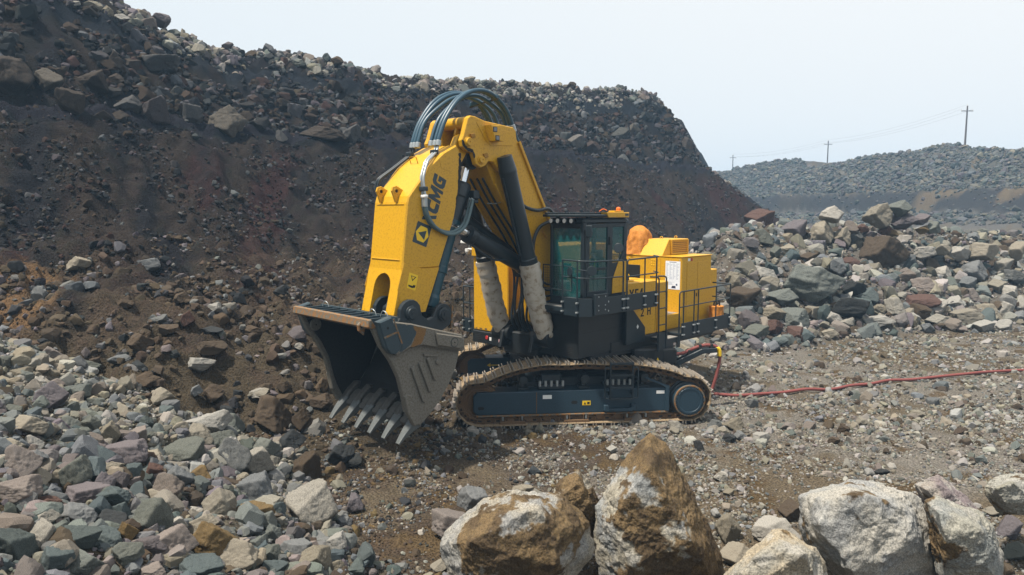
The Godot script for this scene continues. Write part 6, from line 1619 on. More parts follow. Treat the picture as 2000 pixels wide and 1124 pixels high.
	-24.50, 18.11, -41.02, 0.41, 0.20, 0.32, 4, 8, -23.21, 18.05, -42.21, 0.31, 0.31, 0.30, 4, 1, -22.98, 17.96, -43.21, 0.48, 0.27, 0.35, 4, 8, -22.13, 17.95, -44.60, 0.50, 0.39, 0.46, 4, 2, -22.67, 18.93, -47.37, 0.59, 0.47, 0.48, 4, 3, -22.70, 18.40, -44.69, 0.39, 0.33, 0.37, 4, 3,
	-22.54, 17.82, -43.90, 0.44, 0.27, 0.36, 4, 4, -21.94, 18.11, -47.73, 0.47, 0.30, 0.33, 4, 4, -20.52, 17.47, -47.93, 0.36, 0.36, 0.31, 4, 4, -18.84, 17.58, -50.60, 0.38, 0.32, 0.30, 4, 6, -18.51, 17.75, -51.95, 0.52, 0.32, 0.36, 4, 9, -17.09, 17.37, -51.34, 0.38, 0.38, 0.36, 4, 6,
	-16.82, 17.87, -53.13, 0.40, 0.40, 0.34, 4, 6, -16.27, 17.23, -52.18, 0.26, 0.39, 0.29, 4, 10, -15.79, 17.99, -53.70, 0.40, 0.33, 0.31, 4, 6, -15.18, 17.22, -52.47, 0.52, 0.33, 0.44, 4, 4, -14.38, 17.53, -53.63, 0.54, 0.33, 0.39, 4, 3, -14.08, 18.22, -55.38, 0.35, 0.35, 0.32, 4, 0,
	-13.12, 17.90, -54.80, 0.48, 0.34, 0.39, 4, 9, -12.49, 17.59, -55.61, 0.56, 0.35, 0.46, 4, 0, 6.30, 19.91, -76.81, 0.52, 0.43, 0.43, 4, 9, 2.32, 18.95, -71.69, 0.32, 0.48, 0.42, 4, 9, 1.36, 19.26, -72.13, 0.49, 0.32, 0.38, 4, 9, 12.41, 19.93, -80.48, 0.45, 0.36, 0.38, 4, 6,
	13.53, 19.24, -80.61, 0.45, 0.36, 0.38, 4, 0, 14.04, 18.75, -80.32, 0.45, 0.36, 0.33, 4, 5, 15.11, 18.72, -80.71, 0.36, 0.36, 0.33, 4, 6, 6.82, 0.12, -21.22, 0.30, 0.25, 0.28, 5, 1, 6.29, 0.07, -19.99, 0.21, 0.18, 0.20, 5, 6, 7.21, 0.08, -19.97, 0.26, 0.18, 0.19, 5, 8,
	6.73, 0.04, -20.33, 0.18, 0.16, 0.16, 5, 5, 8.51, 0.01, -21.37, 0.25, 0.14, 0.20, 5, 2, 9.12, 0.06, -21.24, 0.22, 0.14, 0.18, 5, 2, 9.95, 0.11, -20.73, 0.19, 0.16, 0.15, 5, 9, 9.27, 0.06, -19.87, 0.18, 0.13, 0.13, 5, 9, 10.53, 0.07, -21.22, 0.14, 0.14, 0.13, 5, 1,
	10.98, 0.07, -21.68, 0.20, 0.14, 0.14, 5, 1, 13.22, 0.04, -22.57, 0.26, 0.17, 0.19, 5, 1, 12.29, 0.04, -25.21, 0.10, 0.13, 0.09, 5, 6, 12.68, 0.07, -24.95, 0.13, 0.13, 0.12, 5, 8, 5.22, 0.03, -17.15, 0.18, 0.11, 0.14, 5, 8, 5.20, 0.15, -19.13, 0.15, 0.17, 0.17, 5, 6,
	9.48, -0.02, -17.59, 0.18, 0.07, 0.11, 5, 6, 5.03, 0.14, -21.06, 0.22, 0.16, 0.19, 5, 8, 4.84, 0.09, -20.70, 0.16, 0.13, 0.14, 5, 1, 6.23, 0.09, -21.34, 0.25, 0.19, 0.18, 5, 5, 6.31, 0.09, -20.70, 0.19, 0.13, 0.16, 5, 1, 8.17, 0.13, -23.68, 0.18, 0.18, 0.19, 5, 5,
	10.88, 0.13, -23.66, 0.18, 0.18, 0.16, 5, 8, 10.69, 0.01, -29.49, 0.26, 0.13, 0.21, 5, 8, -0.89, 0.27, -15.12, 0.37, 0.34, 0.32, 6, 5, -1.20, 0.28, -13.90, 0.47, 0.31, 0.36, 6, 2, 0.26, 0.11, -16.19, 0.24, 0.11, 0.18, 6, 1, -1.83, 0.06, -19.00, 0.13, 0.11, 0.12, 6, 5,
	-1.84, 0.07, -20.02, 0.16, 0.11, 0.11, 6, 6, -1.35, 0.05, -12.57, 0.17, 0.13, 0.14, 6, 1, 2.74, 0.08, -19.05, 0.15, 0.11, 0.12, 6, 8, 5.20, 0.04, -17.14, 0.17, 0.13, 0.14, 6, 8, 5.10, 0.03, -16.11, 0.14, 0.09, 0.10, 6, 1, 4.37, 0.22, -13.80, 0.26, 0.33, 0.26, 6, 1,
	6.10, 0.04, -15.03, 0.25, 0.25, 0.25, 6, 9, 5.30, 0.17, -13.72, 0.50, 0.28, 0.31, 6, 8, 4.24, 0.15, -12.79, 0.33, 0.23, 0.27, 6, 1, 10.19, 0.12, -14.03, 0.25, 0.27, 0.24, 6, 3, 10.76, 0.02, -15.18, 0.29, 0.10, 0.16, 6, 1, 9.74, 0.08, -13.10, 0.30, 0.16, 0.20, 6, 4,
]
const HULLS := {
	"pointed": [Vector3(2.37, 1.44, -11.82), [0.02, 1.37, -0.14, 0.30, 1.14, -0.12, 0.69, 0.36, -0.04, 1.01, -0.21, 0.02, 1.28, -0.87, 0.09, 1.31, -1.58, 0.17, -0.60, -1.66, 0.18, -0.90, -0.87, 0.09, -0.97, -0.34, 0.04, -0.92, 0.10, -0.01, -0.69, 0.49, -0.05, -0.35, 0.89, -0.09, -0.17, 1.19, -0.13, -0.17, 1.09, 0.83, 0.19, 0.65, -0.98, 0.20, 0.51, 0.72, 0.72, -0.16, -1.03, 0.46, -0.03, 0.99, 1.17, -1.10, -0.93, -0.46, -0.53, 0.84, -0.29, -1.59, -0.67, -0.65, 0.14, 0.75, -0.55, -0.67, -0.92, -0.51, 0.60, 0.77, -0.36, 0.04, -0.80, -0.26, 0.98, 0.78, 0.07, 0.47, -1.08]],
	"dirty": [Vector3(0.10, 1.30, -11.10), [-1.25, -0.10, 0.01, -1.06, 0.23, -0.02, -0.65, 0.56, -0.06, -0.23, 0.73, -0.08, 0.36, 0.75, -0.08, 0.73, 0.64, -0.07, 1.15, 0.27, -0.03, 1.22, -0.23, 0.02, 0.90, -0.64, 0.07, -0.10, -1.14, 0.12, -1.06, -1.06, 0.11, -0.72, 0.40, 0.96, -0.86, -0.45, -0.78, -0.38, 0.69, 0.73, -0.45, -0.07, -1.02, 0.20, 0.85, 0.84, 0.26, 0.09, -0.98, 0.66, 0.51, 0.73, 0.80, -0.16, -0.75, 0.50, 0.07, 0.95, 0.64, -0.85, -0.79, -0.62, -0.26, 0.80, -0.74, -1.22, -0.91]],
	"lobe": [Vector3(1.15, 1.44, -12.22), [-0.41, 0.16, -0.02, -0.28, 0.38, -0.04, 0.04, 0.56, -0.06, 0.21, 0.34, -0.04, 0.39, -0.02, 0.00, 0.36, -0.71, 0.07, -0.32, -0.71, 0.07, -0.29, 0.28, 0.44, -0.23, -0.10, -0.49, -0.01, 0.49, 0.34, 0.08, 0.17, -0.52, 0.20, 0.14, 0.37, 0.31, -0.22, -0.48, -0.23, -0.24, 0.47, -0.18, -0.65, -0.36]],
	"bigpale": [Vector3(6.04, 1.35, -11.71), [-1.09, -0.08, 0.01, -1.08, 0.39, -0.04, -0.95, 0.47, -0.05, -0.73, 0.54, -0.06, -0.26, 0.63, -0.07, 0.02, 0.62, -0.07, 0.51, 0.49, -0.05, 0.85, 0.42, -0.04, 1.03, 0.21, -0.02, 1.20, 0.00, -0.00, 1.23, -0.39, 0.04, 1.32, -1.09, 0.12, -0.24, -1.27, 0.13, -0.77, -0.61, 0.06, -1.03, -0.35, 0.04, -1.20, 0.38, 0.97, -0.28, -0.55, -1.08, -1.06, 0.70, 0.84, -0.28, -0.02, -0.87, -0.66, 0.83, 0.92, 0.25, 0.09, -0.92, -0.10, 0.69, 0.79, 0.81, -0.01, -0.88, 0.26, 0.50, 0.79, 1.22, -0.22, -0.87, 0.33, 0.15, 0.92, 1.38, -0.69, -0.86, -0.69, -0.35, 1.12, 0.27, -1.35, -0.78, -1.15, 0.20, 0.97, -0.34, -0.64, -0.82]],
	"slab": [Vector3(7.49, 1.28, -11.30), [-0.64, 0.56, -0.06, -0.42, 0.63, -0.07, -0.21, 0.53, -0.06, 0.25, 0.38, -0.04, 0.50, 0.12, -0.01, 0.65, -0.33, 0.04, 0.67, -0.89, 0.09, -0.34, -0.98, 0.10, -0.47, -0.03, 0.00, -0.78, 0.62, 0.58, -0.07, 0.13, -0.58, -0.52, 0.59, 0.56, 0.21, 0.11, -0.58, -0.17, 0.40, 0.69, 0.78, -0.22, -0.67, 0.01, -0.25, 0.64, 0.89, -0.91, -0.58, -0.76, 0.33, 0.74, 0.05, -0.28, -0.56]],
	"purple": [Vector3(7.89, 1.41, -12.52), [-0.52, 0.24, -0.03, -0.44, 0.31, -0.03, -0.10, 0.38, -0.04, 0.13, 0.21, -0.02, 0.69, -0.26, 0.03, 0.58, -0.45, 0.05, 0.07, -0.36, 0.04, -0.41, -0.08, 0.01, -0.67, 0.38, 0.56, -0.03, -0.05, -0.53, -0.39, 0.44, 0.50, 0.30, 0.02, -0.61, 0.09, 0.05, 0.52, 0.79, -0.39, -0.50, -0.31, 0.02, 0.58, 0.43, -0.49, -0.58]],
	"rim": [Vector3(9.44, 1.33, -12.92), [-0.48, 0.12, -0.01, -0.28, 0.26, -0.03, -0.01, 0.32, -0.03, 0.51, 0.31, -0.03, 0.65, -0.20, 0.02, 0.25, -0.40, 0.04, -0.19, -0.34, 0.04, -0.45, -0.07, 0.01, -0.70, 0.31, 0.57, 0.17, -0.19, -0.68, -0.48, 0.45, 0.63, 0.45, -0.04, -0.66, -0.04, 0.12, 0.60, 0.86, -0.37, -0.56, -0.49, 0.01, 0.54, 0.26, -0.45, -0.51]],
	"tan": [Vector3(4.08, 1.24, -10.39), [-0.80, -0.18, 0.02, -0.66, -0.01, 0.00, -0.47, 0.13, -0.01, -0.12, 0.44, -0.05, -0.00, 0.48, -0.05, 0.14, 0.45, -0.05, 0.56, 0.23, -0.02, 0.71, 0.04, -0.00, 0.80, -0.27, 0.03, 0.63, -0.70, 0.07, -0.79, -0.62, 0.07, -0.76, 0.18, 0.60, -0.31, -0.52, -0.73, -0.56, 0.41, 0.62, -0.11, -0.22, -0.62, -0.23, 0.62, 0.56, 0.30, -0.04, -0.80, 0.06, 0.54, 0.76, 0.71, -0.20, -0.74, 0.28, 0.15, 0.66, 0.84, -0.52, -0.61, -0.77, -0.08, 0.68, -0.32, -0.81, -0.63]],
}

# ------------------------------------------------------------------ rock shapes
var ico_cache := {}
func icosphere(sub: int) -> Array:
	if ico_cache.has(sub): return ico_cache[sub]
	var v := PackedVector3Array(); var ix := PackedInt32Array()
	if sub == 0:
		var t := (1.0 + sqrt(5.0)) / 2.0
		for p in [[-1, t, 0], [1, t, 0], [-1, -t, 0], [1, -t, 0], [0, -1, t], [0, 1, t], [0, -1, -t], [0, 1, -t], [t, 0, -1], [t, 0, 1], [-t, 0, -1], [-t, 0, 1]]:
			v.append(Vector3(p[0], p[1], p[2]).normalized())
		ix = PackedInt32Array([0, 11, 5, 0, 5, 1, 0, 1, 7, 0, 7, 10, 0, 10, 11, 1, 5, 9, 5, 11, 4, 11, 10, 2, 10, 7, 6, 7, 1, 8, 3, 9, 4, 3, 4, 2, 3, 2, 6, 3, 6, 8, 3, 8, 9, 4, 9, 5, 2, 4, 11, 6, 2, 10, 8, 6, 7, 9, 8, 1])
	else:
		var low: Array = icosphere(sub - 1)
		v = low[0].duplicate()
		var mids := {}
		var li: PackedInt32Array = low[1]
		for i in range(0, li.size(), 3):
			var m := []
			for e in [[0, 1], [1, 2], [2, 0]]:
				var a: int = min(li[i + e[0]], li[i + e[1]])
				var b: int = max(li[i + e[0]], li[i + e[1]])
				var key := a * 1000003 + b
				if not mids.has(key):
					mids[key] = v.size(); v.append((v[a] + v[b]).normalized())
				m.append(mids[key])
			ix.append_array([li[i], m[0], m[2], li[i + 1], m[1], m[0], li[i + 2], m[2], m[1], m[0], m[1], m[2]])
	ico_cache[sub] = [v, ix]
	return ico_cache[sub]

# broken block: a convex body cut by random planes, then chipped by noise; fits the cube of half size 1
func rock_points(seed_: int, sub: int, cuts: int, rough: float) -> PackedVector3Array:
	var r := RandomNumberGenerator.new(); r.seed = seed_
	var n := FastNoiseLite.new(); n.seed = seed_; n.frequency = 1.0; n.fractal_type = FastNoiseLite.FRACTAL_FBM; n.fractal_octaves = 4; n.fractal_gain = 0.55
	var planes := []
	# three rough pairs of joint faces and a few chance breaks
	var b := Basis(Quaternion(Vector3(r.randfn(), r.randfn(), r.randfn()).normalized(), r.randf() * TAU))
	for a in [b.x, b.y, b.z]:
		for s in [-1.0, 1.0]:
			planes.append([(a * s + Vector3(r.randfn(), r.randfn(), r.randfn()) * 0.22).normalized(), r.randf_range(0.60, 0.92)])
	for k in cuts:
		planes.append([Vector3(r.randfn(), r.randfn(), r.randfn()).normalized(), r.randf_range(0.62, 0.98)])
	var dirs: PackedVector3Array = icosphere(sub)[0]
	var out := PackedVector3Array()
	for d in dirs:
		var rad := 1.35
		for p in planes:
			var c: float = p[0].dot(d)
			if c > 0.02: rad = min(rad, p[1] / c)
		var q: Vector3 = d * rad
		if rough > 0.0:
			q += d * rough * (n.get_noise_3dv(q * 1.6) + 0.5 * n.get_noise_3dv(q * 5.0 + Vector3(9, 0, 0)))
		out.append(q)
	# scale to the unit box
	var lo := out[0]
	var hi := out[0]
	for q in out: lo = lo.min(q); hi = hi.max(q)
	var mid := (lo + hi) * 0.5
	var half := (hi - lo) * 0.5
	for i in out.size(): out[i] = (out[i] - mid) / half
	return out

func flat_mesh(v: PackedVector3Array, ix: PackedInt32Array) -> ArrayMesh:
	var pv := PackedVector3Array(); var pn := PackedVector3Array()
	for i in range(0, ix.size(), 3):
		var n := (v[ix[i + 2]] - v[ix[i]]).cross(v[ix[i + 1]] - v[ix[i]])
		n = n.normalized()
		if n.dot(v[ix[i]]) < 0.0: n = -n
		for k in [0, 2, 1]:
			pv.append(v[ix[i + k]]); pn.append(n)
	var arr := []; arr.resize(Mesh.ARRAY_MAX)
	arr[Mesh.ARRAY_VERTEX] = pv; arr[Mesh.ARRAY_NORMAL] = pn
	var m := ArrayMesh.new(); m.add_surface_from_arrays(Mesh.PRIMITIVE_TRIANGLES, arr)
	return m

# smooth normals, triangles turned so that fronts run clockwise
func rock_mesh(v: PackedVector3Array, ix: PackedInt32Array, cols := PackedColorArray()) -> ArrayMesh:
	var jx := PackedInt32Array()
	for i in range(0, ix.size(), 3): jx.append_array([ix[i], ix[i + 2], ix[i + 1]])
	return smooth_mesh(v, jx, cols)

const TINT := [Color(0.092, 0.113, 0.116), Color(0.245, 0.225, 0.185), Color(0.200, 0.176, 0.163), Color(0.142, 0.129, 0.139), Color(0.146, 0.159, 0.148), Color(0.159, 0.168, 0.174), Color(0.043, 0.047, 0.050), Color(0.168, 0.119, 0.060), Color(0.327, 0.318, 0.294), Color(0.086, 0.067, 0.050), Color(0.098, 0.062, 0.053)]
const TINT_WORD := ["teal", "beige", "pinkish", "purple-grey", "grey-green", "steel-grey", "near-black", "ochre", "pale", "brown", "red-brown"]
const PLACE_WORD := ["in the broken stone heap", "in the rubble behind the bucket", "in the boulder bank", "lodged in the dump slope", "on the dump rim", "on the gravel floor", "among the pale boulders"]
const PLACE_GROUP := ["stones of the broken heap", "rocks in the rubble behind the bucket", "boulders of the bank", "rocks lodged in the dump slope", "rocks on the rim of the dump", "stones on the gravel floor", "stones among the pale boulders"]

func build_stones():
	var meshes := []
	var ix: PackedInt32Array = icosphere(4)[1]
	for k in 22: meshes.append(rock_mesh(rock_points(100 + k, 4, 4 + k % 5, 0.10), ix))
	var mats := []
	for c in TINT: mats.append([rock_mat(lin(c.r, c.g, c.b), false, 0.9), rock_mat(lin(c.r * 0.86, c.g * 0.84, c.b * 0.80), false, 0.7), rock_mat(lin(c.r * 1.14, c.g * 1.12, c.b * 1.10), false, 1.1)])
	var slope_mats := []
	for c in TINT: slope_mats.append(rock_mat(lin(c.r * 0.34 + 0.028, c.g * 0.33 + 0.026, c.b * 0.33 + 0.025), false, 0.8))
	var beside := neighbours()
	for i in range(0, STONES.size(), 8):
		var pl: int = STONES[i + 6]
		var tint: int = STONES[i + 7]
		var half := Vector3(STONES[i + 3], STONES[i + 4], STONES[i + 5])
		var o := MeshInstance3D.new()
		o.mesh = meshes[rng.randi() % meshes.size()]
		var pickm := rng.randi() % 3
		o.material_override = slope_mats[tint] if pl == 3 else mats[tint][pickm]
		o.name = numbered("boulder" if half.x > 0.6 else "stone")
		add_child(o)
		var yaw: float = (PI if rng.randf() < 0.5 else 0.0) + rng.randf_range(-0.25, 0.25)
		var b := Basis(Vector3.FORWARD, rng.randf_range(-0.22, 0.22)) * Basis(Vector3.UP, yaw)
		# the mesh keeps its box about the axes of the place: turn first, then stretch
		o.transform = Transform3D(Basis.from_scale(half * 1.04) * b, Vector3(STONES[i], STONES[i + 1], STONES[i + 2]))
		var size: String = "small" if half.x < 0.22 else ("medium" if half.x < 0.45 else ("large" if half.x < 0.9 else "huge"))
		var shape: String = "flat" if half.y < half.x * 0.55 else ("tall" if half.y > half.x * 1.15 else "blocky")
		var kind := "boulder" if half.x > 0.6 else "stone"
		var other: int = beside[i / 8]
		var rel := "beside a %s %s one" % [("bigger" if STONES[other * 8 + 3] > half.x else "smaller"), TINT_WORD[STONES[other * 8 + 7]]]
		tag(o, "%s %s %s %s %s, %s" % [size, shape, TINT_WORD[tint], kind, rel, PLACE_WORD[pl]], kind, PLACE_GROUP[pl])

func neighbours() -> Array:
	var out := []
	var n := STONES.size() / 8
	for i in n:
		var best := -1
		var bd := 1e9
		for j in n:
			if j == i or STONES[j * 8 + 6] != STONES[i * 8 + 6]: continue
			var d: float = Vector3(STONES[i * 8], STONES[i * 8 + 1], STONES[i * 8 + 2]).distance_squared_to(Vector3(STONES[j * 8], STONES[j * 8 + 1], STONES[j * 8 + 2]))
			if d < bd: bd = d; best = j
		out.append(best)
	return out

# planes of the convex hull of a few points
func hull_planes(p: Array) -> Array:
	var out := []
	for a in p.size():
		for b in range(a + 1, p.size()):
			for c in range(b + 1, p.size()):
				var n: Vector3 = (p[b] - p[a]).cross(p[c] - p[a])
				if n.length_squared() < 1e-8: continue
				n = n.normalized()
				var d: float = n.dot(p[a])
				if d < 0.0: n = -n; d = -d
				var ok := true
				for q in p:
					if n.dot(q) > d + 1e-4: ok = false; break
				if ok: out.append([n, d])
	return out

func build_boulders():
	# name, label, stone colour, second colour, how much earth sticks to it, where it sticks, seed
	var info := {
		"pointed": ["tall pointed boulder smeared with brown earth", Color(0.36, 0.335, 0.275), Color(0.30, 0.31, 0.31), 0.17, Vector3(0.95, 0.35, -0.1), 3],
		"dirty": ["broad pale boulder caked with brown earth beside the pointed boulder", Color(0.37, 0.345, 0.29), Color(0.29, 0.29, 0.28), 0.02, Vector3(0.1, 0.1, 0.35), 4],
		"lobe": ["brown earth-covered boulder between the pointed and the caked boulder", Color(0.34, 0.31, 0.25), Color(0.26, 0.24, 0.2), 0.10, Vector3(0.4, -0.2, 0.2), 5],
		"bigpale": ["largest pale grey boulder with a stepped top", Color(0.42, 0.405, 0.365), Color(0.33, 0.335, 0.33), -0.32, Vector3(-0.2, 0.3, 0.0), 6],
		"slab": ["upright pale slab leaning against the largest pale boulder", Color(0.36, 0.35, 0.305), Color(0.27, 0.28, 0.27), -0.30, Vector3(-0.5, 0.2, 0.0), 7],
		"purple": ["purplish jagged boulder behind the upright pale slab", Color(0.25, 0.21, 0.215), Color(0.33, 0.30, 0.27), -0.30, Vector3(0, 0.3, 0), 8],
		"rim": ["rounded pale boulder beyond the upright slab", Color(0.37, 0.365, 0.33), Color(0.28, 0.27, 0.22), -0.22, Vector3(-0.3, -0.4, 0), 9],
		"tan": ["tan wedge-shaped boulder in front of the largest pale boulder", Color(0.41, 0.355, 0.265), Color(0.36, 0.34, 0.29), -0.40, Vector3(0, 0.2, 0), 10]}
	var m := rock_mat(Color(1, 1, 1), true, 1.1)
	m.normal_scale = 1.0
	for key in HULLS:
		var a: Array = info[key]
		var raw: Array = HULLS[key][1]
		var p := []
		for i in range(0, raw.size(), 3): p.append(Vector3(raw[i], raw[i + 1], raw[i + 2]))
		var planes := hull_planes(p)
		var n := FastNoiseLite.new(); n.seed = a[5]; n.frequency = 1.0; n.fractal_octaves = 5; n.fractal_gain = 0.55
		var rg := FastNoiseLite.new(); rg.seed = a[5] + 50; rg.frequency = 1.0; rg.fractal_type = FastNoiseLite.FRACTAL_RIDGED; rg.fractal_octaves = 3
		var ce := FastNoiseLite.new(); ce.seed = a[5] + 90; ce.frequency = 1.0; ce.noise_type = FastNoiseLite.TYPE_CELLULAR; ce.cellular_return_type = FastNoiseLite.RETURN_CELL_VALUE
		var ico: Array = icosphere(6)
		var v := PackedVector3Array(); var c := PackedColorArray()
		for d in ico[0]:
			var rad := 9.0
			for q in planes:
				var k: float = q[0].dot(d)
				if k > 0.01: rad = min(rad, q[1] / k)
			var w: Vector3 = d * rad
			var e := 0.05 * n.get_noise_3dv(w * 0.9) + 0.045 * n.get_noise_3dv(w * 3.1) + 0.05 * rg.get_noise_3dv(w * 1.3)
			e += 0.035 * ce.get_noise_3dv(w * 1.5 + Vector3.ONE * 0.3 * n.get_noise_3dv(w * 2.0)) # stepped breaks
			e += 0.012 * n.get_noise_3dv(w * 11.0)
			# earth cakes the face in patches with a ragged edge
			var mask: float = a[3] + a[4].dot(d) * 0.42 + 0.75 * n.get_noise_3dv(w * 0.8 + Vector3(20, 0, 0)) + 0.28 * n.get_noise_3dv(w * 4.0)
			var t := step01(-0.03, 0.07, mask)
			e += 0.012 * t * (1.0 + n.get_noise_3dv(w * 9.0))
			v.append(w + d * e)
			var col: Color = a[1].lerp(a[2], step01(-0.15, 0.25, n.get_noise_3dv(w * 1.1 + Vector3(0, 7, 0))))
			col = col.lerp(Color(0.45, 0.44, 0.41), 0.55 * step01(0.12, 0.40, n.get_noise_3dv(w * 2.3 + Vector3(3, 0, 5))))
			var earth := Color(0.185, 0.132, 0.072).lerp(Color(0.110, 0.080, 0.050), step01(-0.2, 0.3, n.get_noise_3dv(w * 1.7 + Vector3(0, 0, 11))))
			c.append(col.lerp(earth, t))
		var o := MeshInstance3D.new()
		o.mesh = rock_mesh(v, ico[1], c); o.material_override = m
		o.name = numbered("boulder"); add_child(o)
		o.position = HULLS[key][0]
		tag(o, a[0], "boulder", "pale boulders below the crawler tracks")

# ------------------------------------------------------------------ loose stones by the thousand
func scatter(called: String, label: String, count: int, variants: Array, mat: Material, where: Callable, seed_: int):
	var root := Node3D.new(); root.name = called
	tag(root, label, "rubble", "", "stuff")
	add_child(root)
	var r := RandomNumberGenerator.new(); r.seed = seed_
	var sets := []
	for k in variants.size(): sets.append([])
	var made := 0
	for k in count:
		var e = where.call(r)
		if e == null: continue
		sets[r.randi() % variants.size()].append(e)
	for k in variants.size():
		if sets[k].is_empty(): continue
		var mm := MultiMesh.new()
		mm.transform_format = MultiMesh.TRANSFORM_3D
		mm.use_colors = true
		mm.mesh = variants[k]
		mm.instance_count = sets[k].size()
		var i := 0
		for e in sets[k]:
			var s: float = e[1]
			var q := Quaternion(Vector3(r.randfn(), r.randfn(), r.randfn()).normalized(), r.randf() * TAU)
			var b := Basis(q) * Basis.from_scale(Vector3(s * r.randf_range(0.8, 1.25), s * r.randf_range(0.55, 0.95), s * r.randf_range(0.75, 1.1)))
			mm.set_instance_transform(i, Transform3D(b, e[0]))
			mm.set_instance_color(i, e[2])
			i += 1
		var o := MultiMeshInstance3D.new()
		o.name = "stones"; o.multimesh = mm; o.material_override = mat
		root.add_child(o, true)

func power_size(r: RandomNumberGenerator, lo: float, hi: float, k := 2.2) -> float:
	return lo * pow(1.0 - r.randf() * (1.0 - pow(lo / hi, k)), -1.0 / k)

func vary(r: RandomNumberGenerator, c: Color, f := 0.25) -> Color:
	var m := 1.0 + r.randf_range(-f, f)
	return Color(c.r * m * r.randf_range(0.94, 1.06), c.g * m, c.b * m * r.randf_range(0.92, 1.08))

func pick(r: RandomNumberGenerator, list: Array) -> Color:
	return vary(r, TINT[list[r.randi() % list.size()]])

func build_rubble():
	var fine := []
	var mid := []
	for k in 4: fine.append(flat_mesh(rock_points(300 + k, 1, 3, 0.0), icosphere(1)[1]))
	for k in 6: mid.append(flat_mesh(rock_points(340 + k, 2, 5, 0.04), icosphere(2)[1]))
	var m := rock_mat(Color(1, 1, 1), true, 0.8)
	# floor
	var floor_at := func(r: RandomNumberGenerator, lo: float, hi: float, near: bool):
		var z: float = -4.0 - 21.0 * pow(r.randf(), 0.8) if near else -r.randf_range(20.0, 48.0)
		var x: float = r.randf_range(-14.0, 26.0) if near else r.randf_range(-8.0, 52.0)
		var y := height(x, z)
		if zone != 0 and not (zone == 1 and y < 0.6): return null
		var s: float = power_size(r, lo, hi) * (1.0 if near else 1.5)
		var dens := nf.get_noise_2d(x * 0.4 + 50.0, z * 0.4)
		if r.randf() > 0.55 + dens * 0.9: return null
		var dark: float = step01(3.0, -3.0, x + 2.0 * dens)
		var c: Color
		if r.randf() < dark * 0.75: c = pick(r, [9, 9, 9, 6, 5, 7])
		else: c = pick(r, [1, 1, 1, 8, 8, 4, 5, 2, 9])
		return [Vector3(x, y + s * 0.22, z), s, c]
	scatter("gravel", "small loose gravel strewn over the pit floor", 170000, fine, m, func(r): return floor_at.call(r, 0.018, 0.07, true), 1)
	scatter("far_gravel", "loose gravel on the open floor near the boulder bank", 75000, fine, m, func(r): return floor_at.call(r, 0.025, 0.08, false), 2)
	scatter("cobbles", "fist-sized to head-sized stones scattered over the pit floor", 8500, mid, m, func(r): return floor_at.call(r, 0.07, 0.19, r.randf() < 0.6), 3)
	# dump slope
	var slope_at := func(r: RandomNumberGenerator, lo: float, hi: float, qa: float, qb: float):
		var q: float = r.randf_range(qa, qb)
		var s: float = -4.0 + 100.0 * pow(r.randf(), 1.25)
		var x := -0.702 * q + 0.712 * s
		var z := -0.712 * q - 0.702 * s
		if z > -12.0: return null
		var y := height(x, z)
		if zone != 1: return null
		if r.randf() < 0.85 and (face_q > 39.6 and face_q < 41.5 or face_q > 46.2 and face_q < 47.5): return null
		var size: float = power_size(r, lo, hi, 2.6)
		var c: Color
		if y < 5.0 + 2.0 * nz.get_noise_2d(x * 0.3, z * 0.3) and s < 30.0:
			c = pick(r, [9, 9, 9, 9, 6, 5, 9, 9, 3])
			c = Color(c.r * 1.05, c.g * 1.03, c.b * 1.0)
		elif q > 47.0: c = pick(r, [4, 5, 3, 1, 6, 8, 2])
		else:
			c = pick(r, [9, 6, 6, 10, 3, 5, 9, 6])
			c = Color(c.r * 0.55, c.g * 0.55, c.b * 0.57)
		if r.randf() > 0.5 + 1.1 * nf.get_noise_2d(s * 0.25, q * 0.25): return null
		return [Vector3(x, y + size * 0.15, z), size, c]
	scatter("slope_rubble", "fine dark rubble covering the dump slope", 70000, fine, m, func(r): return slope_at.call(r, 0.05, 0.22, 22.0, 50.0), 4)
	scatter("upper_tier_rocks", "angular rocks packed into the upper tier of the dump", 25000, mid, m, func(r): return slope_at.call(r, 0.14, 0.60, 41.4, 48.0), 5)
	scatter("toe_rubble", "brown angular rubble heaped at the foot of the dump slope", 16000, mid, m, func(r): return slope_at.call(r, 0.09, 0.34, 16.5, 27.5), 6)
	scatter("lower_face_rocks", "scattered dark rocks on the lower tier of the dump", 3200, mid, m, func(r): return slope_at.call(r, 0.08, 0.26, 27.0, 40.5), 7)
	scatter("rim_stones", "pale and grey stones lining the rim of the dump", 9000, mid, m, func(r): return slope_at.call(r, 0.16, 0.50, 48.0, 52.0), 8)
	# heap of broken stone
	var heap_at := func(r: RandomNumberGenerator, lo: float, hi: float):
		var z := -r.randf_range(6.5, 27.0)
		var x: float = r.randf_range(-21.0, 0.0)
		var y := height(x, z)
		if zone != 2: return null
		var size: float = power_size(r, lo, hi, 2.0)
		var up: float = step01(-13.0, -17.0, z)
		return [Vector3(x, y + size * 0.3, z), size, pick(r, [1, 8, 1, 4, 5, 1] if r.randf() < up else [1, 2, 3, 4, 5, 0, 4, 5, 9])]
	scatter("heap_chips", "small chips filling the gaps of the broken stone heap", 36000, fine, m, func(r): return heap_at.call(r, 0.03, 0.10), 9)
	scatter("heap_blocks", "larger angular blocks packed in the broken stone heap", 750, mid, m, func(r): return heap_at.call(r, 0.18, 0.30), 20)
	scatter("heap_stones", "small angular stones of the broken heap", 9500, mid, m, func(r): return heap_at.call(r, 0.08, 0.22), 10)
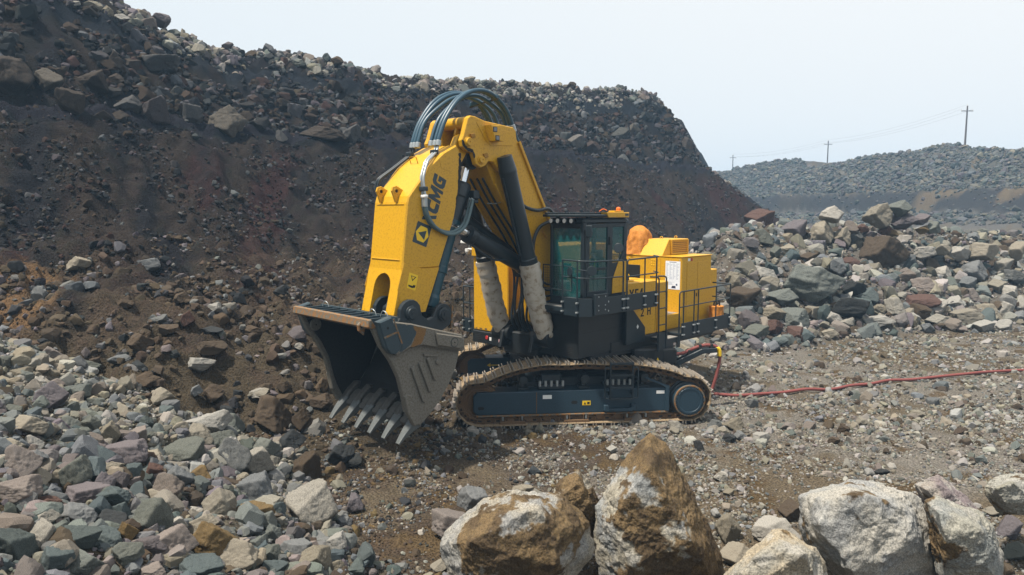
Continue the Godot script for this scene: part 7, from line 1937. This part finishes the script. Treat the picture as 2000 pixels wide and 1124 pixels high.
	# boulder bank
	var bank_at := func(r: RandomNumberGenerator, lo: float, hi: float):
		var z := -r.randf_range(31.0, 62.0)
		var x: float = r.randf_range(7.0, 56.0)
		var y := height(x, z)
		if zone != 3: return null
		var size: float = power_size(r, lo, hi, 2.1)
		return [Vector3(x, y + size * 0.3, z), size, pick(r, [1, 8, 5, 4, 2, 8, 3, 1, 0, 9])]
	scatter("bank_chips", "small stones between the boulders of the bank", 28000, fine, m, func(r): return bank_at.call(r, 0.05, 0.16), 11)
	scatter("bank_stones", "lesser angular blocks of the boulder bank", 6800, mid, m, func(r): return bank_at.call(r, 0.17, 0.60), 12)
	# far dump
	var far_at := func(r: RandomNumberGenerator, lo: float, hi: float):
		var u := r.randf_range(-90.0, 40.0)
		var g := r.randf_range(0.0, 34.0)
		var x := 62.0 + 0.944 * g + 0.331 * u
		var z := -140.0 - 0.331 * g + 0.944 * u
		var y := height(x, z)
		if zone != 4: return null
		if far_g > 8.0 and far_g < 13.5 and r.randf() < 0.92: return null
		if far_g < 8.0 and r.randf() < 0.5: return null
		var size: float = power_size(r, lo, hi, 2.0)
		var fc := pick(r, [4, 5, 0, 4, 1, 5, 3])
		return [Vector3(x, y + size * 0.25, z), size, Color(fc.r * 0.75, fc.g * 0.75, fc.b * 0.75)]
	scatter("far_dump_rocks", "grey rocks covering the hazy far dump", 34000, mid, m, func(r): return far_at.call(r, 0.17, 0.75), 13)

# ------------------------------------------------------------------ utility poles, wires and the supply cable
func build_poles():
	var wood := paint(lin(0.09, 0.07, 0.06), 0.9)
	var tops := []
	for e in [[Vector3(103.6, 0, -165.0), 31.0, "tall concrete utility pole on the highest part of the far dump"], [Vector3(103.0, 0, -235.0), 30.1, "middle utility pole behind the far dump, between two others"], [Vector3(89.0, 0, -290.0), 29.9, "farthest and smallest utility pole behind the far dump"]]:
		var p: Vector3 = e[0]
		p.y = height(p.x, p.z) - 0.3
		e[1] = e[1] - p.y - 0.6
		var t := thing("utility_pole", p, e[2], "utility pole", "poles of the power line")
		var st := sten(); cyl(st, Vector3.ZERO, Vector3(0, e[1] + 0.3, 0), 0.24, 10, 0.15)
		part("mast", st, wood, t)
		block("crossarm", t, wood, Vector3(-1.35, e[1] - 0.95, -0.08), Vector3(1.35, e[1] - 0.78, 0.08), 0.01)
		for x in [-1.25, 1.25]: rod("insulator", t, M.white, Vector3(x, e[1] - 0.8, 0), Vector3(x, e[1] - 0.5, 0), 0.09, 8)
		rod("insulator", t, M.white, Vector3(0, e[1] + 0.28, 0), Vector3(0, e[1] + 0.6, 0), 0.09, 8)
		tops.append([p + Vector3(-1.25, e[1] - 0.5, 0), p + Vector3(1.25, e[1] - 0.5, 0), p + Vector3(0, e[1] + 0.6, 0)])
	for k in 2:
		for j in 3:
			var a: Vector3 = tops[k][j]
			var b: Vector3 = tops[k + 1][j]
			var pts := []
			for i in 17:
				var f := i / 16.0
				pts.append(a.lerp(b, f) - Vector3(0, 5.0 * f * (1.0 - f), 0))
			var st := sten(); tube(st, pts, 0.014, 4)
			var w := part(numbered("overhead_wire"), st, wood, self)
			tag(w, ["topmost " if j == 2 else "lower ", ""][0] + ["thin overhead wire between the tall and middle utility poles", "thin overhead wire between the middle and farthest utility poles"][k], "wire", "wires of the power line")

func build_cable():
	var pts := []
	# from the cable box along the arm, over its end, down to the floor and away
	var b := Basis(Vector3.UP, deg_to_rad(-84.5))
	var at := Vector3(2.0, 0, -24.5)
	for p in [Vector3(1.1, 1.80, -3.30), Vector3(1.1, 1.84, -3.70), Vector3(1.1, 2.0, -4.10), Vector3(1.1, 2.10, -4.45), Vector3(1.1, 2.08, -4.75), Vector3(1.1, 1.98, -4.95), Vector3(1.1, 1.70, -5.02), Vector3(1.1, 1.20, -4.95), Vector3(1.1, 0.7, -4.82), Vector3(1.0, 0.28, -4.72)]:
		pts.append(at + b * p)
	for g in [Vector2(7.1, -25.1), Vector2(7.6, -24.98), Vector2(8.1, -24.95), Vector2(9.0, -25.15), Vector2(9.9, -25.35), Vector2(10.8, -25.5), Vector2(11.8, -25.8), Vector2(12.8, -26.3), Vector2(13.7, -26.6), Vector2(14.6, -27.0), Vector2(15.6, -27.25), Vector2(17.2, -27.6), Vector2(18.2, -27.75), Vector2(19.1, -28.05), Vector2(21.0, -28.6), Vector2(24.0, -29.3), Vector2(28.0, -29.8), Vector2(36.0, -31.0)]:
		pts.append(Vector3(g.x, max(height(g.x, g.y), height(g.x + 0.3, g.y)) + 0.085, g.y))
	var st := sten(); tube(st, path(pts, 6), 0.058, 8)
	var c := part("power_cable", st, M.red_cable, self)
	tag(c, "red power cable hanging from the excavator and trailing across the gravel", "cable")

# evenly hazy sky, whiter round the veiled sun and bluer away from it
const SUN_AT := Vector3(-0.58, 1.40, 0.30)
func sky_panorama(sun: Vector3) -> PanoramaSkyMaterial:
	var w := 256
	var h := 128
	var im := Image.create(w, h, false, Image.FORMAT_RGBF)
	for j in h:
		var el := (0.5 - (j + 0.5) / h) * PI
		for i in w:
			var az := ((i + 0.5) / w) * TAU
			var d := Vector3(sin(az - PI) * cos(el), sin(el), -cos(az - PI) * cos(el))
			var a := acos(clamp(d.dot(sun), -1.0, 1.0))
			var glow := exp(-a * a / 1.1)
			var c := Color(0.525, 0.585, 0.625).lerp(Color(0.665, 0.67, 0.672), clamp(glow * 1.7, 0.0, 1.0))
			c = c * (1.0 + 0.35 * exp(-a * a / 0.16))
			if el < 0.0: c = c.lerp(Color(0.20, 0.185, 0.165), clamp(-el * 6.0, 0.0, 1.0))
			im.set_pixel(i, j, c)
	var m := PanoramaSkyMaterial.new()
	m.panorama = ImageTexture.create_from_image(im)
	return m

func _ready():
	rng.seed = 4242
	# ---- camera
	var cam := Camera3D.new()
	cam.name = "camera"
	cam.fov = 44.07
	cam.position = Vector3(0, CAM_H, 0)
	cam.rotation_degrees = Vector3(-6.0455, 0, 0)
	cam.near = 0.1; cam.far = 3000.0
	add_child(cam); cam.current = true
	# ---- hazy bright sky
	var we := WorldEnvironment.new(); we.name = "world_environment"
	var e := Environment.new()
	e.background_mode = Environment.BG_SKY
	var sky := Sky.new(); sky.sky_material = sky_panorama(SUN_AT.normalized())
	e.sky = sky
	e.tonemap_mode = Environment.TONE_MAPPER_LINEAR
	e.tonemap_exposure = 1.5
	e.sdfgi_enabled = true; e.ssao_enabled = true; e.ssil_enabled = true
	e.fog_enabled = FOG
	e.fog_density = 0.0010
	e.fog_light_color = Color(0.68, 0.85, 1.0)
	we.environment = e
	add_child(we)
	# ---- veiled sun, high behind the dump
	var sun := DirectionalLight3D.new(); sun.name = "sun"
	sun.light_color = Color(1.0, 0.96, 0.90)
	sun.light_energy = 1.6
	sun.light_angular_distance = 2.0
	sun.shadow_enabled = true
	sun.look_at_from_position(SUN_AT, Vector3.ZERO, Vector3.UP)
	add_child(sun)
	# ---- structure
	setup_noise()
	setup_textures()
	build_ground()
	setup_machine_mats()
	build_excavator()
	build_cable()
	build_boulders()
	build_stones()
	build_rubble()
	build_poles()
